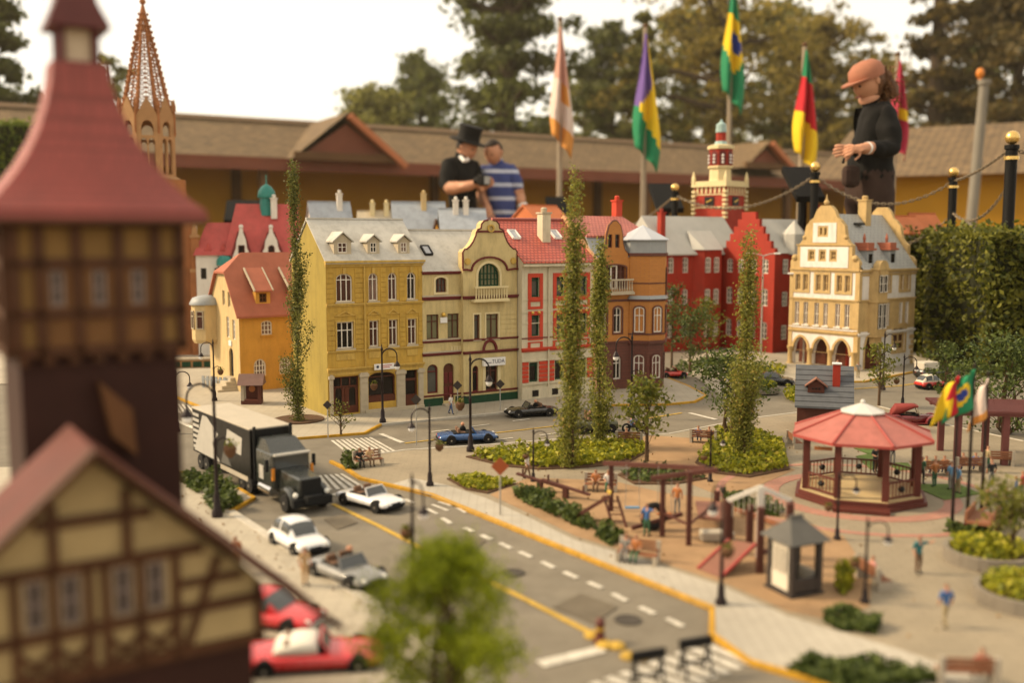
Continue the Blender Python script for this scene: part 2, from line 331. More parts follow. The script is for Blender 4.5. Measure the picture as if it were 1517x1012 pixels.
def cornice(par, a, b, z, h, p, mat, name='cornice', y=0.0, steps=2):
    def f(m):
        for i in range(steps): m.box(a-p*(i+1)/steps*.3, b+p*(i+1)/steps*.3, y-p*(i+1)/steps, y+.02, z+h*i/steps, z+h*(i+1)/steps - (.01 if i < steps-1 else 0))
    return B(name, mat, par, f)
def gable_body(par, W, D, ze, zr, mat, front=True, holes=(), y0=0.0, side_holes=()):
    """walls of a house whose ridge runs along x: front with openings, back, and two gable ends."""
    mb = MB(); mb.wall([(0,0),(W,0),(W,ze),(0,ze)], holes, y0, .3, 0)
    mb.add([(0,D,0),(W,D,0),(W,D,ze),(0,D,ze)], [(0,1,2,3)])
    for x in (0, W): mb.add([(x,y0,0),(x,D,0),(x,D,ze),(x,D/2,zr),(x,y0,ze)], [(0,1,2,3,4)])
    mb.add([(.05,y0+.6,0),(W-.05,y0+.6,0),(W-.05,y0+.6,ze),(.05,y0+.6,ze)], [(0,1,2,3)])
    return mb.build('wall', mat, par)
def gable_roof(par, W, D, ze, zr, mat, ov=.35, ovs=.2, th=.22, y0=0.0, ridge=None):
    k = (zr-ze)/(D/2 - y0*0.5 if False else D/2)
    mb = MB()
    for sgn, ya in ((1, y0-ov), (-1, D+ov)):
        zb = ze - k*ov
        q = [(-ovs,ya,zb),(W+ovs,ya,zb),(W+ovs,D/2,zr),(-ovs,D/2,zr)]
        mb.add(q + [(x,y,z+th) for x,y,z in q], [(0,1,2,3),(4,5,6,7),(0,1,5,4),(1,2,6,5),(3,0,4,7)])
    r = mb.build('roof', mat, par)
    if ridge: B('ridge_cap', ridge, r, lambda m: m.box(-ovs, W+ovs, D/2-.14, D/2+.14, zr+th-.06, zr+th+.09))
    return r
def dormer(par, x, z, w, h, d, k, ze, roofm, wallm, fm, gm, rf=.55, cols=2, y=None):
    """small gabled dormer: x centre, z sill level, sits on a roof of slope k rising from ze at y=0."""
    yf = (z - ze) / k; o = B('dormer', wallm, par, lambda m: (m.wall([(x-w/2,z),(x+w/2,z),(x+w/2,z+h),(x,z+h+rf),(x-w/2,z+h)], [H(x-w*.27,x+w*.27,z+.15*h,z+h*.9)], yf-.12, .15, d)))
    window(o, x-w*.27, x+w*.27, z+.15*h, z+h*.9, 0, .15, cols, (.55,), fm, gm, .08, y0=yf-.12)
    def rf_(m):
        for sx in (-1, 1):
            q = [(x+sx*(w/2+.18), yf-.35, z+h-.1), (x, yf-.35, z+h+rf+.08), (x, yf+d+1.2, z+h+rf+.08), (x+sx*(w/2+.18), yf+d, z+h-.1)]
            m.add(q + [(a,b,c+.12) for a,b,c in q], [(0,1,2,3),(4,5,6,7),(0,1,5,4),(1,2,6,5),(2,3,7,6),(3,0,4,7)])
    B('dormer_roof', roofm, o, rf_)
    return o
def chimney(par, x, y, z0, z1, w, mat, capm=None, d=None):
    d = d or w; o = B('chimney', mat, par, lambda m: m.box(x-w/2,x+w/2,y-d/2,y+d/2,z0,z1), bev=.02)
    B('chimney_cap', capm or mat, o, lambda m: (m.box(x-w/2-.1,x+w/2+.1,y-d/2-.1,y+d/2+.1,z1,z1+.16), m.lathe([(w*.3,z1+.16),(w*.34,z1+.5),(w*.2,z1+.62)], (x,y,0), 8)))
    return o
def rail(par, a, b, z0, z1, y, mat, n, name='balcony', bw=.12, top=.16):
    o = B(name, mat, par, lambda m: (m.box(a,b,y-.1,y+.1,z1-top,z1), m.box(a,b,y-.1,y+.1,z0,z0+.14)), bev=0)
    for i in range(n):
        x = a + (b-a)*(i+.5)/n
        B('baluster', mat, o, lambda m: m.lathe([(bw*.4,z0+.14),(bw*.7,z0+.3),(bw*.4,(z0+z1)/2),(bw*.45,z1-top)], (x,y,0), 6))
    return o
M_wwhite = pm('white_window_paint', (.70,.64,.55), .5, .06, 60, .05, grain=600)
M_glass = glass_mat('dark_glass', (.018,.014,.012))
M_gbrown = glass_mat('curtained_glass', (.085,.034,.024), .15)
random.seed(4); M_gb2 = glass_mat('half_drawn_curtain', (.20,.12,.09), .2)
M_ggrey = glass_mat('grey_glass', (.10,.095,.08), .12)
M_ggreen = glass_mat('greenish_glass', (.19,.18,.10), .15)
M_yellow = pm('yellow_render', (.52,.325,.06), .75, .14, 14, .15, grain=500, dirt=.38)
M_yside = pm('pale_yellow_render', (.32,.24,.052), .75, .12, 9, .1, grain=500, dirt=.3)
M_ytrim = pm('yellow_trim', (.55,.36,.085), .7, .12, 30, .1, grain=500, dirt=.38)
M_stone = pm('pale_stone', (.46,.39,.28), .75, .12, 40, .2, grain=500, dirt=.1)
M_zinc = pm('pale_zinc_roof', (.50,.475,.42), .5, .1, 9, .08, grain=300, dirt=.35)
M_door = pm('brown_wood', (.10,.03,.016), .45, .2, 60, .1, grain=300)
M_cream = pm('cream_render', (.58,.46,.22), .75, .12, 14, .15, grain=500, dirt=.38)
M_cream2 = pm('pale_cream_trim', (.66,.55,.31), .7, .08, 30, .1, grain=500, dirt=.07)
M_maroon = pm('maroon_moulding', (.13,.022,.02), .55, .12, 40, .1, grain=500)
M_green = pm('dark_green_base', (.012,.05,.022), .6, .25, 40, .2, grain=400)
M_offw = pm('off_white_render', (.60,.53,.38), .75, .1, 12, .12, grain=500, dirt=.32)
M_red = pm('red_trim', (.50,.055,.025), .6, .12, 30, .1, grain=500)
M_tile = brick_mat('red_roof_tiles', (.55,.115,.07), (.45,.085,.055), (.24,.04,.03), .42, .34, .06, .55, .9, var=.15)
M_tile2 = brick_mat('faded_roof_tiles', (.50,.16,.12), (.43,.13,.10), (.27,.07,.055), .42, .34, .06, .6, .9, var=.15)
M_orange = brick_mat('orange_brick', (.46,.185,.035), (.42,.165,.03), (.36,.15,.045), .6, .2, .025, .75, .15, 'xz', .12)
M_brown = brick_mat('dark_brown_plinth', (.12,.032,.018), (.10,.026,.015), (.07,.02,.012), .8, .3, .025, .6, .15, 'xz', .15)
M_slate = pm('blue_grey_slate', (.30,.315,.32), .5, .12, 12, .1, grain=300, dirt=.08)
M_gold = pm('gold_paint', (.70,.45,.10), .35, .1, 40, .05, .6)
M_black = pm('black_iron', (.012,.011,.011), .45, .2, 60, .08, grain=400)
M_sign = pm('white_sign_board', (.75,.73,.70), .5, .05, 40, .02)
RA = R(32.3)
row0 = g(487, 620).xy
e1 = Vector((math.cos(RA), math.sin(RA))); e2 = Vector((math.sin(RA), -math.cos(RA)))   # along the row, towards the viewer
def rowp(s, t=0): return row0 + e1*s + e2*t
def lettering(par, text, size, loc, mat, rot=(R(90),0,0), name='lettering', align='CENTER'):
    c = bpy.data.curves.new(name, 'FONT'); c.body = text; c.size = size*U; c.extrude = .012*U; c.align_x = align; c.align_y = 'CENTER'
    tmp = bpy.data.objects.new(name, c); COL.objects.link(tmp)
    dg = bpy.context.evaluated_depsgraph_get(); me = bpy.data.meshes.new_from_object(tmp.evaluated_get(dg)); bpy.data.objects.remove(tmp)
    o = bpy.data.objects.new(name, me); COL.objects.link(o); o.parent = par; o.location = Vector(loc)*U; o.rotation_euler = rot
    me.materials.clear(); me.materials.append(mat); return o
# ---------------------------------------------------------------- yellow corner house
fr = Fr(row0, RA); W1 = fr.px(627, 600)[0]; ZE1 = fr.px(487, 391)[1]; D1 = 8.2; ZR1_ = fr.px(530,327,D1/2)[1]
hs = thing('town_house', 'mustard yellow corner house with pale grey roof and three dormers', 'house', fr.P(0,0), RA, 'row of town houses')
def PX(x0, x1, y0, y1, off=0.0):          # picture rectangle -> (a,b,c,d) on the front plane
    xm = (x0+x1)/2; ym = (y0+y1)/2
    return fr.px(x0, ym, off)[0], fr.px(x1, ym, off)[0], fr.px(xm, y1, off)[1], fr.px(xm, y0, off)[1]
top = [PX(498,522,405,447), PX(546,560,405,446), PX(575,588,404,445), PX(603,616,403,443)]
zt0 = sum(w[2] for w in top)/4; zt1 = sum(w[3] for w in top)/4
midw = [PX(499,524,478,517), PX(547,561,475,513), PX(576,589,473,512), PX(604,617,471,510)]
zm0 = sum(w[2] for w in midw)/4; zm1 = sum(w[3] for w in midw)/4
zs = fr.px(556, 545)[1]                    # top of the shop floor
dr = PX(494,532,553,620); sw = PX(546,586,551,609); d2 = PX(600,619,546,603)
holes = [H(w[0],w[1],zt0,zt1,.45) for w in top] + [H(w[0],w[1],zm0,zm1) for w in midw]
holes += [H(dr[0],dr[1],.25,zs-.55), H(sw[0],sw[1],1.0,zs-.4,.5), H(d2[0],d2[1],.4,zs-.3)]
gable_body(hs, W1, D1, ZE1, ZR1_-.1, M_yellow, holes=holes)
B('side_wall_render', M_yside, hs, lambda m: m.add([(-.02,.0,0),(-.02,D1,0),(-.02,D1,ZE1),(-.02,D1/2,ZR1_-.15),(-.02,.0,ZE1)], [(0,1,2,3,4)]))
gable_roof(hs, W1, D1, ZE1+.25, ZR1_, M_zinc, .3, .12, .16, ridge=M_zinc)
for i, w in enumerate(top):
    window(hs, w[0], w[1], zt0, zt1, .45, .25, 3 if i == 0 else 2, (.78,), M_wwhite, M_gbrown, .1, sill=M_stone)
    B('keystone', M_ytrim, hs, lambda m: m.prism([((w[0]+w[1])/2-.13,-.12),((w[0]+w[1])/2+.13,-.12),((w[0]+w[1])/2+.13,.02),((w[0]+w[1])/2-.13,.02)], zt1-.02, zt1+.5))
for i, w in enumerate(midw):
    window(hs, w[0], w[1], zm0, zm1, 0, .25, 3 if i == 0 else 2, (.68,), M_wwhite, M_gbrown, .1, sill=M_stone)
    surround(hs, w[0], w[1], zm0, zm1, M_ytrim, .13)
    B('apron_panel', M_ytrim, hs, lambda m: m.box(w[0]-.1, w[1]+.1, -.06, .02, zm0-1.0, zm0-.42), bev=.03)
    c = (w[0]+w[1])/2; hw = (w[1]-w[0])/2+.2
    B('pediment', M_ytrim, hs, lambda m: m.wall([(c-hw,zm1+.5),(c+hw,zm1+.5),(c,zm1+.95)], [[(c-hw*.6,zm1+.57),(c+hw*.6,zm1+.57),(c,zm1+.83)]], -.1, .1, .12))
z1b = (zt0+zm1)/2 + (zt0-zm1)*.27; z2b = zm0 - .35; z3b = zs
cornice(hs, -.05, W1+.05, ZE1-.25, .5, .38, M_ytrim, steps=3)
cornice(hs, 0, W1, z1b, .26, .2, M_ytrim, 'string_course'); cornice(hs, 0, W1, z2b, .2, .16, M_ytrim, 'string_course'); cornice(hs, 0, W1, z3b-.15, .36, .3, M_ytrim, 'string_course', steps=3)
xb = fr.px(539, 430)[0]
for z0, z1 in ((z1b+.3, ZE1-.35), (z2b+.25, z1b-.7)):            # rusticated courses between the windows
    nz = 7
    for i in range(nz):
        za = z0 + (z1-z0)*i/nz; zb = z0 + (z1-z0)*(i+1)/nz - .07
        xs = [0] + [v for w in top for v in (w[0]-.2, w[1]+.2)] + [W1]
        for a, b in zip(xs[::2], xs[1::2]):
            if b - a > .2: B('rusticated_course', M_yellow, hs, lambda m: m.box(a+.02, b-.02, -.05, .02, za, zb))
B('drain_pipe', M_ytrim, hs, lambda m: m.tube([(xb,-.14,zs),(xb,-.14,ZE1-.2)], .08, 8), smooth=True)
for px0, px1 in ((488,493.5),(533,545),(587,600),(619.5,627)):   # stone piers of the shop front
    a, b = fr.px(px0, 590)[0], fr.px(px1, 590)[0]
    p = B('pier', M_stone, hs, lambda m: m.box(a, b, -.14, .02, 0, zs-.45), bev=.03)
    B('capital', M_stone, p, lambda m: m.box(a-.08, b+.08, -.24, .02, zs-.72, zs-.42), bev=.03)
    for i in range(7): B('stone_joint', M_stone, p, lambda m: m.box(a+.04, b-.04, -.17, -.1, .3+i*.5, .3+i*.5+.42))
B('fascia', M_ytrim, hs, lambda m: m.box(0, W1, -.1, .02, zs-.42, zs-.16))
B('shop_plinth', M_stone, hs, lambda m: m.box(sw[0]-.4, W1, -.3, .02, .0, .42), bev=.03)
B('stall_riser', M_door, hs, lambda m: m.box(sw[0], sw[1], .06, .2, .95, 1.55))
window(hs, sw[0], sw[1], 1.5, zs-.4, .5, .3, 1, (.8,), M_door, M_glass, .1, name='shop_window')
do = B('door', M_door, hs, lambda m: m.wall(H(dr[0],dr[1],.0,zs-1.55), [H(dr[0]+.25,dr[0]+.85,.9,2.5,.3), H(dr[1]-.85,dr[1]-.25,.9,2.5,.3)], .2, .1, .05))
B('pane', M_glass, do, lambda m: m.wall(H(dr[0],dr[1],.3,zs-1.5), [], .29, 0, 0)); B('door_rail', M_door, do, lambda m: m.box((dr[0]+dr[1])/2-.06,(dr[0]+dr[1])/2+.06,.14,.24,0,zs-1.55))
window(hs, dr[0], dr[1], zs-1.5, zs-.55, 0, .25, 3, (), M_door, M_glass, .12, name='transom_window')
dd = B('door', M_door, hs, lambda m: m.wall(H(d2[0],d2[1],.4,zs-.3), [H(d2[0]+.15,d2[1]-.15,1.4,zs-1.4),H(d2[0]+.15,d2[1]-.15,zs-1.2,zs-.45)], .2, .1, .05)); B('pane', M_glass, dd, lambda m: m.wall(H(d2[0],d2[1],.4,zs-.3), [], .28, 0, 0))
k1 = (ZR1_-ZE1-.25)/(D1/2)
for (x, y, ww) in ((511,388,1.75),(557,387,1.25),(602,386,1.25)):
    dx = fr.px(x, y)[0]; dormer(hs, dx, ZE1+.75, ww*.9, 1.15, 1.2, k1, ZE1+.25, M_zinc, M_stone, M_wwhite, M_gbrown, .62 if ww > 1.5 else .42)
sb = fr.px(566, 542)
sg = B('hanging_sign', M_sign, hs, lambda m: m.box(sb[0]-.95, sb[0]+.95, -.5, -.4, sb[1]-.28, sb[1]+.24), bev=.02); M_rmark = pm('red_print', (.45,.03,.03), .5); M_bmark = pm('dark_blue_print', (.03,.035,.07), .5)
B('star_mark', M_bmark, sg, lambda m: m.lathe([(.13,0),(.13,.02)], (0,0,0), 6)).location = (U*(sb[0]-.65), U*-.51, U*sb[1]); bpy.data.objects['star_mark'].rotation_euler = (R(90),0,0)
for i in range(2): B('print_line', M_rmark, sg, lambda m: m.box(sb[0]-.35, sb[0]+.7-.2*i, -.515, -.5, sb[1]+.05-i*.17, sb[1]+.11-i*.17))
# ---------------------------------------------------------------- cream house with the curved gable
o2 = fr.P(W1+.01, 0); fr = Fr(o2.xy, RA); W2 = fr.px(762, 590)[0]; D2 = 9.0
h2 = thing('town_house', 'cream house with scrolled gable, maroon mouldings and a white shop sign', 'house', o2, RA, 'row of town houses')
ZE2 = fr.px(655, 403)[1]; xg = fr.px(686, 500)[0]; BP2 = .55     # right bay stands forward
wa = PX(645,661,411,433)
fw = [PX(632,650,466,503), PX(663,680,465,502)]
fz0, fz1 = fw[0][2], fw[0][3]
gw = [PX(633,649,540,586,), PX(657,673,538,600)]
holes = [H(wa[0],wa[1],wa[2],wa[3],.3)] + [H(w[0],w[1],fz0,fz1) for w in fw] + [H(gw[0][0],gw[0][1],1.3,gw[0][3],.5), H(gw[1][0],gw[1][1],.5,gw[0][3],.5)]
ZR2_ = fr.px(665,343,D2/2)[1]; gable_body(h2, W2, D2, ZE2, ZR2_-.1, M_cream, holes=holes); gable_roof(h2, W2-.05, D2, ZE2+.05, ZR2_, M_zinc, .12, .0, .14, ridge=M_zinc)
window(h2, wa[0], wa[1], wa[2], wa[3], .3, .25, 3, (.5,), M_door, M_ggrey, .09); surround(h2, wa[0], wa[1], wa[2], wa[3], M_cream2, .2, .3)
for w in fw: window(h2, w[0], w[1], fz0, fz1, 0, .25, 2, (.72,), M_door, M_ggreen, .1, sill=M_stone)
window(h2, gw[0][0], gw[0][1], 1.3, gw[0][3], .5, .25, 1, (.75,), M_maroon, M_ggrey, .12)
d3 = B('door', M_door, h2, lambda m: m.wall(H(gw[1][0],gw[1][1],.5,gw[0][3],.5), [], .22, 0, .05)); B('door_panel', M_maroon, d3, lambda m: [m.box(gw[1][0]+.14+i*.5, gw[1][0]+.5+i*.5, .16, .23, .8+j*1.3, 1.8+j*1.3) for i in range(2) for j in range(2)])
B('step', M_stone, h2, lambda m: m.box(gw[1][0]-.2, gw[1][1]+.2, -.7, 0, 0, .3), bev=.03)
# the bay
fb = Fr(fr.P(0, -BP2).xy, RA)
def PB(x0,x1,y0,y1):
    xm=(x0+x1)/2; ym=(y0+y1)/2; return fb.px(x0,ym)[0], fb.px(x1,ym)[0], fb.px(xm,y1)[1], fb.px(xm,y0)[1]
ba = PB(708,740,390,424); bw = [PB(702,710.5,465,501), PB(720,738,465,501), PB(745,748,463,500)]; bg_ = [PB(700,709,538,582), PB(719,737,540,582)]
bz0, bz1 = bw[1][2], bw[1][3]; ZS2 = fb.px(688, 398)[1]; zt2 = fb.px(734, 326)[1]; xL, xR = fb.px(686, 400)[0], W2 - .05; xc = (ba[0]+ba[1])/2 + .05
hw2 = (xR-xL)/2; xm2 = (xL+xR)/2
def scroll(sg):
    pts = []; h = zt2 - ZS2; prof = [(1.0,0),(1.0,.34),(.93,.40),(.86,.40),(.74,.46),(.62,.56),(.53,.68),(.50,.76),(.48,.77),(.46,.80),(.34,.83),(.32,.92),(.22,.985),(.08,1.0)]
    return [(xm2 + sg*hw2*u, ZS2 + h*v) for u, v in prof]
gout = [(xL,0),(xR,0)] + scroll(1) + scroll(-1)[::-1]
bh = [H(ba[0],ba[1],ba[2],ba[3],(ba[1]-ba[0])*.5)] + [H(w[0],w[1],bz0,bz1) for w in bw[:2]] + [H(bg_[0][0],bg_[0][1],1.2,bg_[1][3],.35), H(bg_[1][0],bg_[1][1],1.2,bg_[1][3])]
by = B('bay', M_cream, h2, lambda m: m.wall(gout, bh, -BP2, .3, BP2+.02))
gt = B('gable_back', M_cream, by, lambda m: m.wall([(xL+.01,ZE2)]+[(xR-.01,ZE2)]+[(x*.999+.001*xm2,z-.01) for x,z in scroll(1)+scroll(-1)[::-1]], [], .02, 0, .35))
def copp(m):
    for sg_ in (1,-1):
        p = scroll(sg_); m.tube([(x,-BP2+.02,z) for x,z in p], .085, 6)
B('gable_coping', M_maroon, by, copp)
for a, b in ((.0,.0),): B('gable_crest', M_ytrim, by, lambda m: m.tubeprof([(.36,-.08),(.36,.08),(.22,.08),(.22,-.08)], (0,0,0), 14)).location = (xm2*U, (-BP2-.1)*U, (zt2-.75)*U)
bpy.data.objects['gable_crest'].rotation_euler = (R(90),0,0)
B('gable_band', M_maroon, by, lambda m: m.box(xm2-hw2*.5, xm2+hw2*.5, -BP2-.1, -BP2+.02, ZS2+(zt2-ZS2)*.745, ZS2+(zt2-ZS2)*.785))
def archm(m):
    pts = [(xL-.05, ZS2-.1), (xL+.35, ZS2-.08)]; r0 = (ba[1]-ba[0])/2
    for i in range(13):
        t = math.pi*(1 - i/12); pts.append((xc + (r0+.75)*math.cos(t), ba[3]-r0*.55 + (r0+.05)*math.sin(t)))
    pts += [(xR-.3, ZS2-.08), (xR+.05, ZS2-.1)]
    for a, b in zip(pts[:-1], pts[1:]): m.bar((a[0],-BP2-.06,a[1]), (b[0],-BP2-.06,b[1]), .16, .2, up=(0,1,0))
B('arch_moulding', M_maroon, by, archm)
for xx in (xL+.45, xR-.45): B('scroll_boss', M_ytrim, by, lambda m: m.tube([(xx,-BP2-.12,ZS2+.65),(xx,-BP2,ZS2+.65)], .3, 14), smooth=True)
window(by, ba[0], ba[1], ba[2], ba[3], (ba[1]-ba[0])*.5, .3, 6, (.3,.55), M_green, M_ggreen, .12, y0=-BP2); surround(by, ba[0], ba[1], ba[2], ba[3], M_cream2, .22, (ba[1]-ba[0])*.5, -BP2-.06)
for w in bw[:2]: window(by, w[0], w[1], bz0, bz1, 0, .25, 2 if w[1]-w[0] > 1 else 1, (.78,), M_door, M_ggreen if w[1]-w[0] > 1 else M_ggrey, .1, y0=-BP2, sill=M_stone); surround(by, w[0], w[1], bz0, bz1, M_cream2, .16, 0, -BP2-.06)
window(by, bg_[0][0], bg_[0][1], 1.2, bg_[1][3], .35, .25, 1, (.75,), M_maroon, M_glass, .1, y0=-BP2)
window(by, bg_[1][0], bg_[1][1], 1.2, bg_[1][3], 0, .25, 2, (.25,.75,), M_door, M_glass, .12, y0=-BP2, name='shop_window'); surround(by, bg_[1][0], bg_[1][1], 1.2, bg_[1][3], M_cream2, .3, 0, -BP2-.08, bottom=False)
r1 = rail(by, fb.px(699,425)[0], fb.px(748,425)[0], ba[2]-1.25, ba[2]+.02, -BP2-.55, M_cream2, 13)
B('balcony_floor', M_cream2, by, lambda m: m.box(fb.px(698,425)[0]-.05, fb.px(749,425)[0]+.05, -BP2-.68, -BP2+.02, ba[2]-1.4, ba[2]-1.2), bev=.02)
for zz, hh, pp in ((fr.px(690,443)[1], .3, .22), (fr.px(690,505)[1], .2, .18), (fr.px(690,524)[1], .26, .24)):
    cornice(h2, 0, xL-.02, zz, hh, pp, M_maroon, 'maroon_string_course'); cornice(by, xL, xR, zz, hh, pp, M_maroon, 'maroon_string_course', -BP2)
    cornice(h2, 0, xL-.02, zz+hh, .14, pp*.6, M_stone, 'string_course', steps=1)
cornice(h2, 0, xL-.05, ZE2-.2, .26, .25, M_maroon, 'eaves_moulding')
cornice(by, xL, xR, 1.05, .18, .12, M_maroon, 'maroon_string_course', -BP2); cornice(h2, 0, xL-.02, 1.0, .16, .1, M_maroon, 'maroon_string_course')
B('green_plinth', M_green, by, lambda m: m.box(xL-.02, xR+.02, -BP2-.1, -BP2+.02, 0, .85)); B('green_plinth', M_green, h2, lambda m: m.box(0, gw[1][0]-.1, -.1, .02, 0, .85)); B('green_plinth', M_green, h2, lambda m: m.box(gw[1][1]+.1, xL-.03, -.1, .02, 0, .85))
B('crest_arch', M_maroon, by, lambda m: m.tube([(xc+.7*math.cos(t*math.pi/8), -BP2-.12, fr.px(690,523)[1]+.1+1.0*math.sin(t*math.pi/8)) for t in range(9)], .15, 6), smooth=True)
for i in range(8): B('relief_block', M_cream2, h2, lambda m: m.box(fr.px(668,515)[0]+i*.28, fr.px(668,515)[0]+i*.28+.16, -.06, .02, fr.px(680,517)[1]-.1, fr.px(680,517)[1]+.28))
for i in range(14):
    z = fr.px(690,524)[1] + .4 + i*.44
    if z < ZE2-.4 and not (fz1 < z < fz1+.5):
        B('ashlar_course', M_cream, h2, lambda m: m.box(fw[1][1]+.2, xL-.05, -.04, .01, z, z+.38)); 
        if z < bz1: B('ashlar_course', M_cream, by, lambda m: m.box(bw[1][1]+.2, xR-.05, -BP2-.04, -BP2+.01, z, z+.38))
ss = fb.px(729, 535); sgn = B('shop_sign', M_sign, h2, lambda m: m.wall(H(ss[0]-1.15, ss[0]+1.2, ss[1]-.38, ss[1]+.36), [], -BP2-.42, 0, .3), bev=.02)
lettering(sgn, 'TUDA', .5, (ss[0]+.42, -BP2-.43, ss[1]), pm('grey_print', (.10,.10,.14), .5)); B('print_line', pm('grey_print', (.1,.1,.14)), sgn, lambda m: m.box(ss[0]-.95, ss[0]-.3, -BP2-.435, -BP2-.42, ss[1]-.12, ss[1]-.05))
sk = fr.px(630, 370); k2 = (ZR2_-ZE2-.05)/(D2/2)
zk = fr.px(634, 372)[1]; 
def roofpt(x, z): return (x, (z-ZE2-.05)/k2, z)
def skylight(par, x, z, w, h, k, ze, mat):
    y0, y1 = (z-ze)/k, (z+h-ze)/k; n = Vector((0,-k,1)).normalized()
    o = B('skylight', mat, par, lambda m: [m.bar(a, b, .12, .2) for a, b in ((Vector((x,y0,z))+n*.22, Vector((x+w,y0,z))+n*.22),(Vector((x,y1,z+h))+n*.22, Vector((x+w,y1,z+h))+n*.22),(Vector((x,y0,z))+n*.22, Vector((x,y1,z+h))+n*.22),(Vector((x+w,y0,z))+n*.22, Vector((x+w,y1,z+h))+n*.22))])
    q = [Vector((x,y0,z)), Vector((x+w,y0,z)), Vector((x+w,y1,z+h)), Vector((x,y1,z+h))]
    B('pane', M_sky, o, lambda m: m.add([p+n*.24 for p in q], [(0,1,2,3)])); return o
M_sky = glass_mat('skylight_glass', (.35,.36,.38), .05, .9)
skylight(h2, 1.15, ZE2+1.4, .75, .75, k2, ZE2+.05, M_black)
B('plaque', M_sign, h2, lambda m: m.box(fw[0][1]+.1, fw[1][0]-.1, -.16, -.05, fz0+1.45, fz0+1.95), bev=.02); B('window_crest', M_gold, h2, lambda m: m.ball(((fw[0][1]+fw[1][0])/2, -.12, fz1-.05), .22, 8), smooth=True)
# ---------------------------------------------------------------- white house with red trim and tiled roof
o3 = fr.P(W2+.02, -1.3); fr = Fr(o3.xy, RA); W3 = fr.px(878, 580)[0]; D3 = 10.5
h3 = thing('town_house', 'off-white house with red window bands and bright red tiled roof', 'house', o3, RA, 'row of town houses')
ZE3 = fr.px(775, 386)[1]; ZR3 = fr.px(810,329,D3/2)[1]
t3 = [PX(787,799,411,440), PX(824,836,410,439), PX(858,869,409,437)]; m3 = [PX(787,799,467,498), PX(824,836,466,496), PX(858,869,464,494)]; b3 = [PX(784,797,537,566), PX(822,835,535,563), PX(857,868,533,560)]
holes = [H(w[0],w[1],t3[0][2],t3[0][3]) for w in t3] + [H(w[0],w[1],m3[0][2],m3[0][3]) for w in m3] + [H(w[0],w[1],b3[0][2],b3[0][3]) for w in b3]
gable_body(h3, W3, D3, ZE3, ZR3, M_offw, holes=holes); rf3 = gable_roof(h3, W3, D3, ZE3+.05, ZR3+.05, M_tile, .45, .12, .14)
for sg_ in (0,): B('ridge_cap', M_tile2, rf3, lambda m: m.tube([(-.1,D3/2,ZR3+.24),(W3+.1,D3/2,ZR3+.24)], .16, 8))
B('gutter', M_offw, h3, lambda m: m.box(-.15, W3+.1, -.62, -.4, ZE3-.55, ZE3-.36)); cornice(h3, 0, W3, ZE3-.5, .5, .3, M_offw)
zband = fr.px(800, 517)[1]; zg0, zg1 = b3[0][2]-.05, b3[0][3]+.1
for w, w2, w3 in zip(t3, m3, b3):
    window(h3, w[0], w[1], t3[0][2], t3[0][3], 0, .28, 1, (.85,), M_green, M_ggrey, .14); window(h3, w2[0], w2[1], m3[0][2], m3[0][3], 0, .28, 1, (.85,), M_green, M_ggrey, .14)
    window(h3, w3[0], w3[1], b3[0][2], b3[0][3], 0, .28, 1, (.85,), M_green, M_glass, .14)
    surround(h3, w[0], w[1], t3[0][2], t3[0][3], M_red, .38, name='red_window_band'); surround(h3, w2[0], w2[1], m3[0][2], m3[0][3], M_red, .38, name='red_window_band')
    for zz in (t3[0][2]-.95, m3[0][2]-1.15):
        B('red_apron', M_red, h3, lambda m: m.wall(H(w[0]-.38, w[1]+.38, zz-.2, zz+.62), [H(w[0]-.1, w[1]+.1, zz+.05, zz+.5)], -.07, .08, .1))
    B('ornament', M_gold, h3, lambda m: [m.ball((x,-.12,m3[0][3]+.25), .16, 8) for x in (w[0]+.1, w[1]-.1)])
for zz in (fr.px(800,444)[1], fr.px(800,463)[1], fr.px(800,479)[1]): cornice(h3, 0, W3, zz, .08, .06, M_offw, 'string_course', steps=1)
cornice(h3, 0, W3, fr.px(800,501)[1], .1, .08, M_maroon, 'string_course', steps=1); cornice(h3, 0, W3, zband-.2, .36, .3, M_red, 'red_string_course')
xs = [0.0] + [v for w in b3 for v in (w[0]-.08, w[1]+.08)] + [W3]
for i in range(5):
    za = zg0 + (zg1-zg0)*i/5
    for a, b in zip(xs[::2], xs[1::2]): B('red_ashlar_block', M_red, h3, lambda m: m.box(a+.02, b-.02, -.09, .02, za+.03, za+(zg1-zg0)/5-.03), bev=.02)
cornice(h3, 0, W3, zg1, .16, .14, M_offw, 'string_course', steps=1); cornice(h3, 0, W3, zg0-.2, .18, .14, M_offw, 'string_course', steps=1)
B('plinth', M_offw, h3, lambda m: m.box(-.05, W3, -.14, .02, 0, 1.2))
for px in (792, 821, 850): a = fr.px(px,588)[0]; B('cellar_window', M_glass, h3, lambda m: m.box(a-.35, a+.35, -.17, -.13, .35, .95))
B('drain_pipe', M_offw, h3, lambda m: m.tube([(fr.px(812,450)[0],-.12,0),(fr.px(812,450)[0],-.12,ZE3-.4)], .08, 8), smooth=True)
k3 = (ZR3-ZE3)/(D3/2); chimney(h3, fr.px(817,340)[0]+.9, 2.6, ZE3+1.2, ZR3+.75, .95, M_offw, M_stone)
skylight(h3, fr.px(775,350)[0]+.55, ZE3+1.9, .8, .75, k3, ZE3+.05, M_sign); skylight(h3, fr.px(838,350)[0]+.55, ZE3+1.9, .8, .75, k3, ZE3+.05, M_sign)
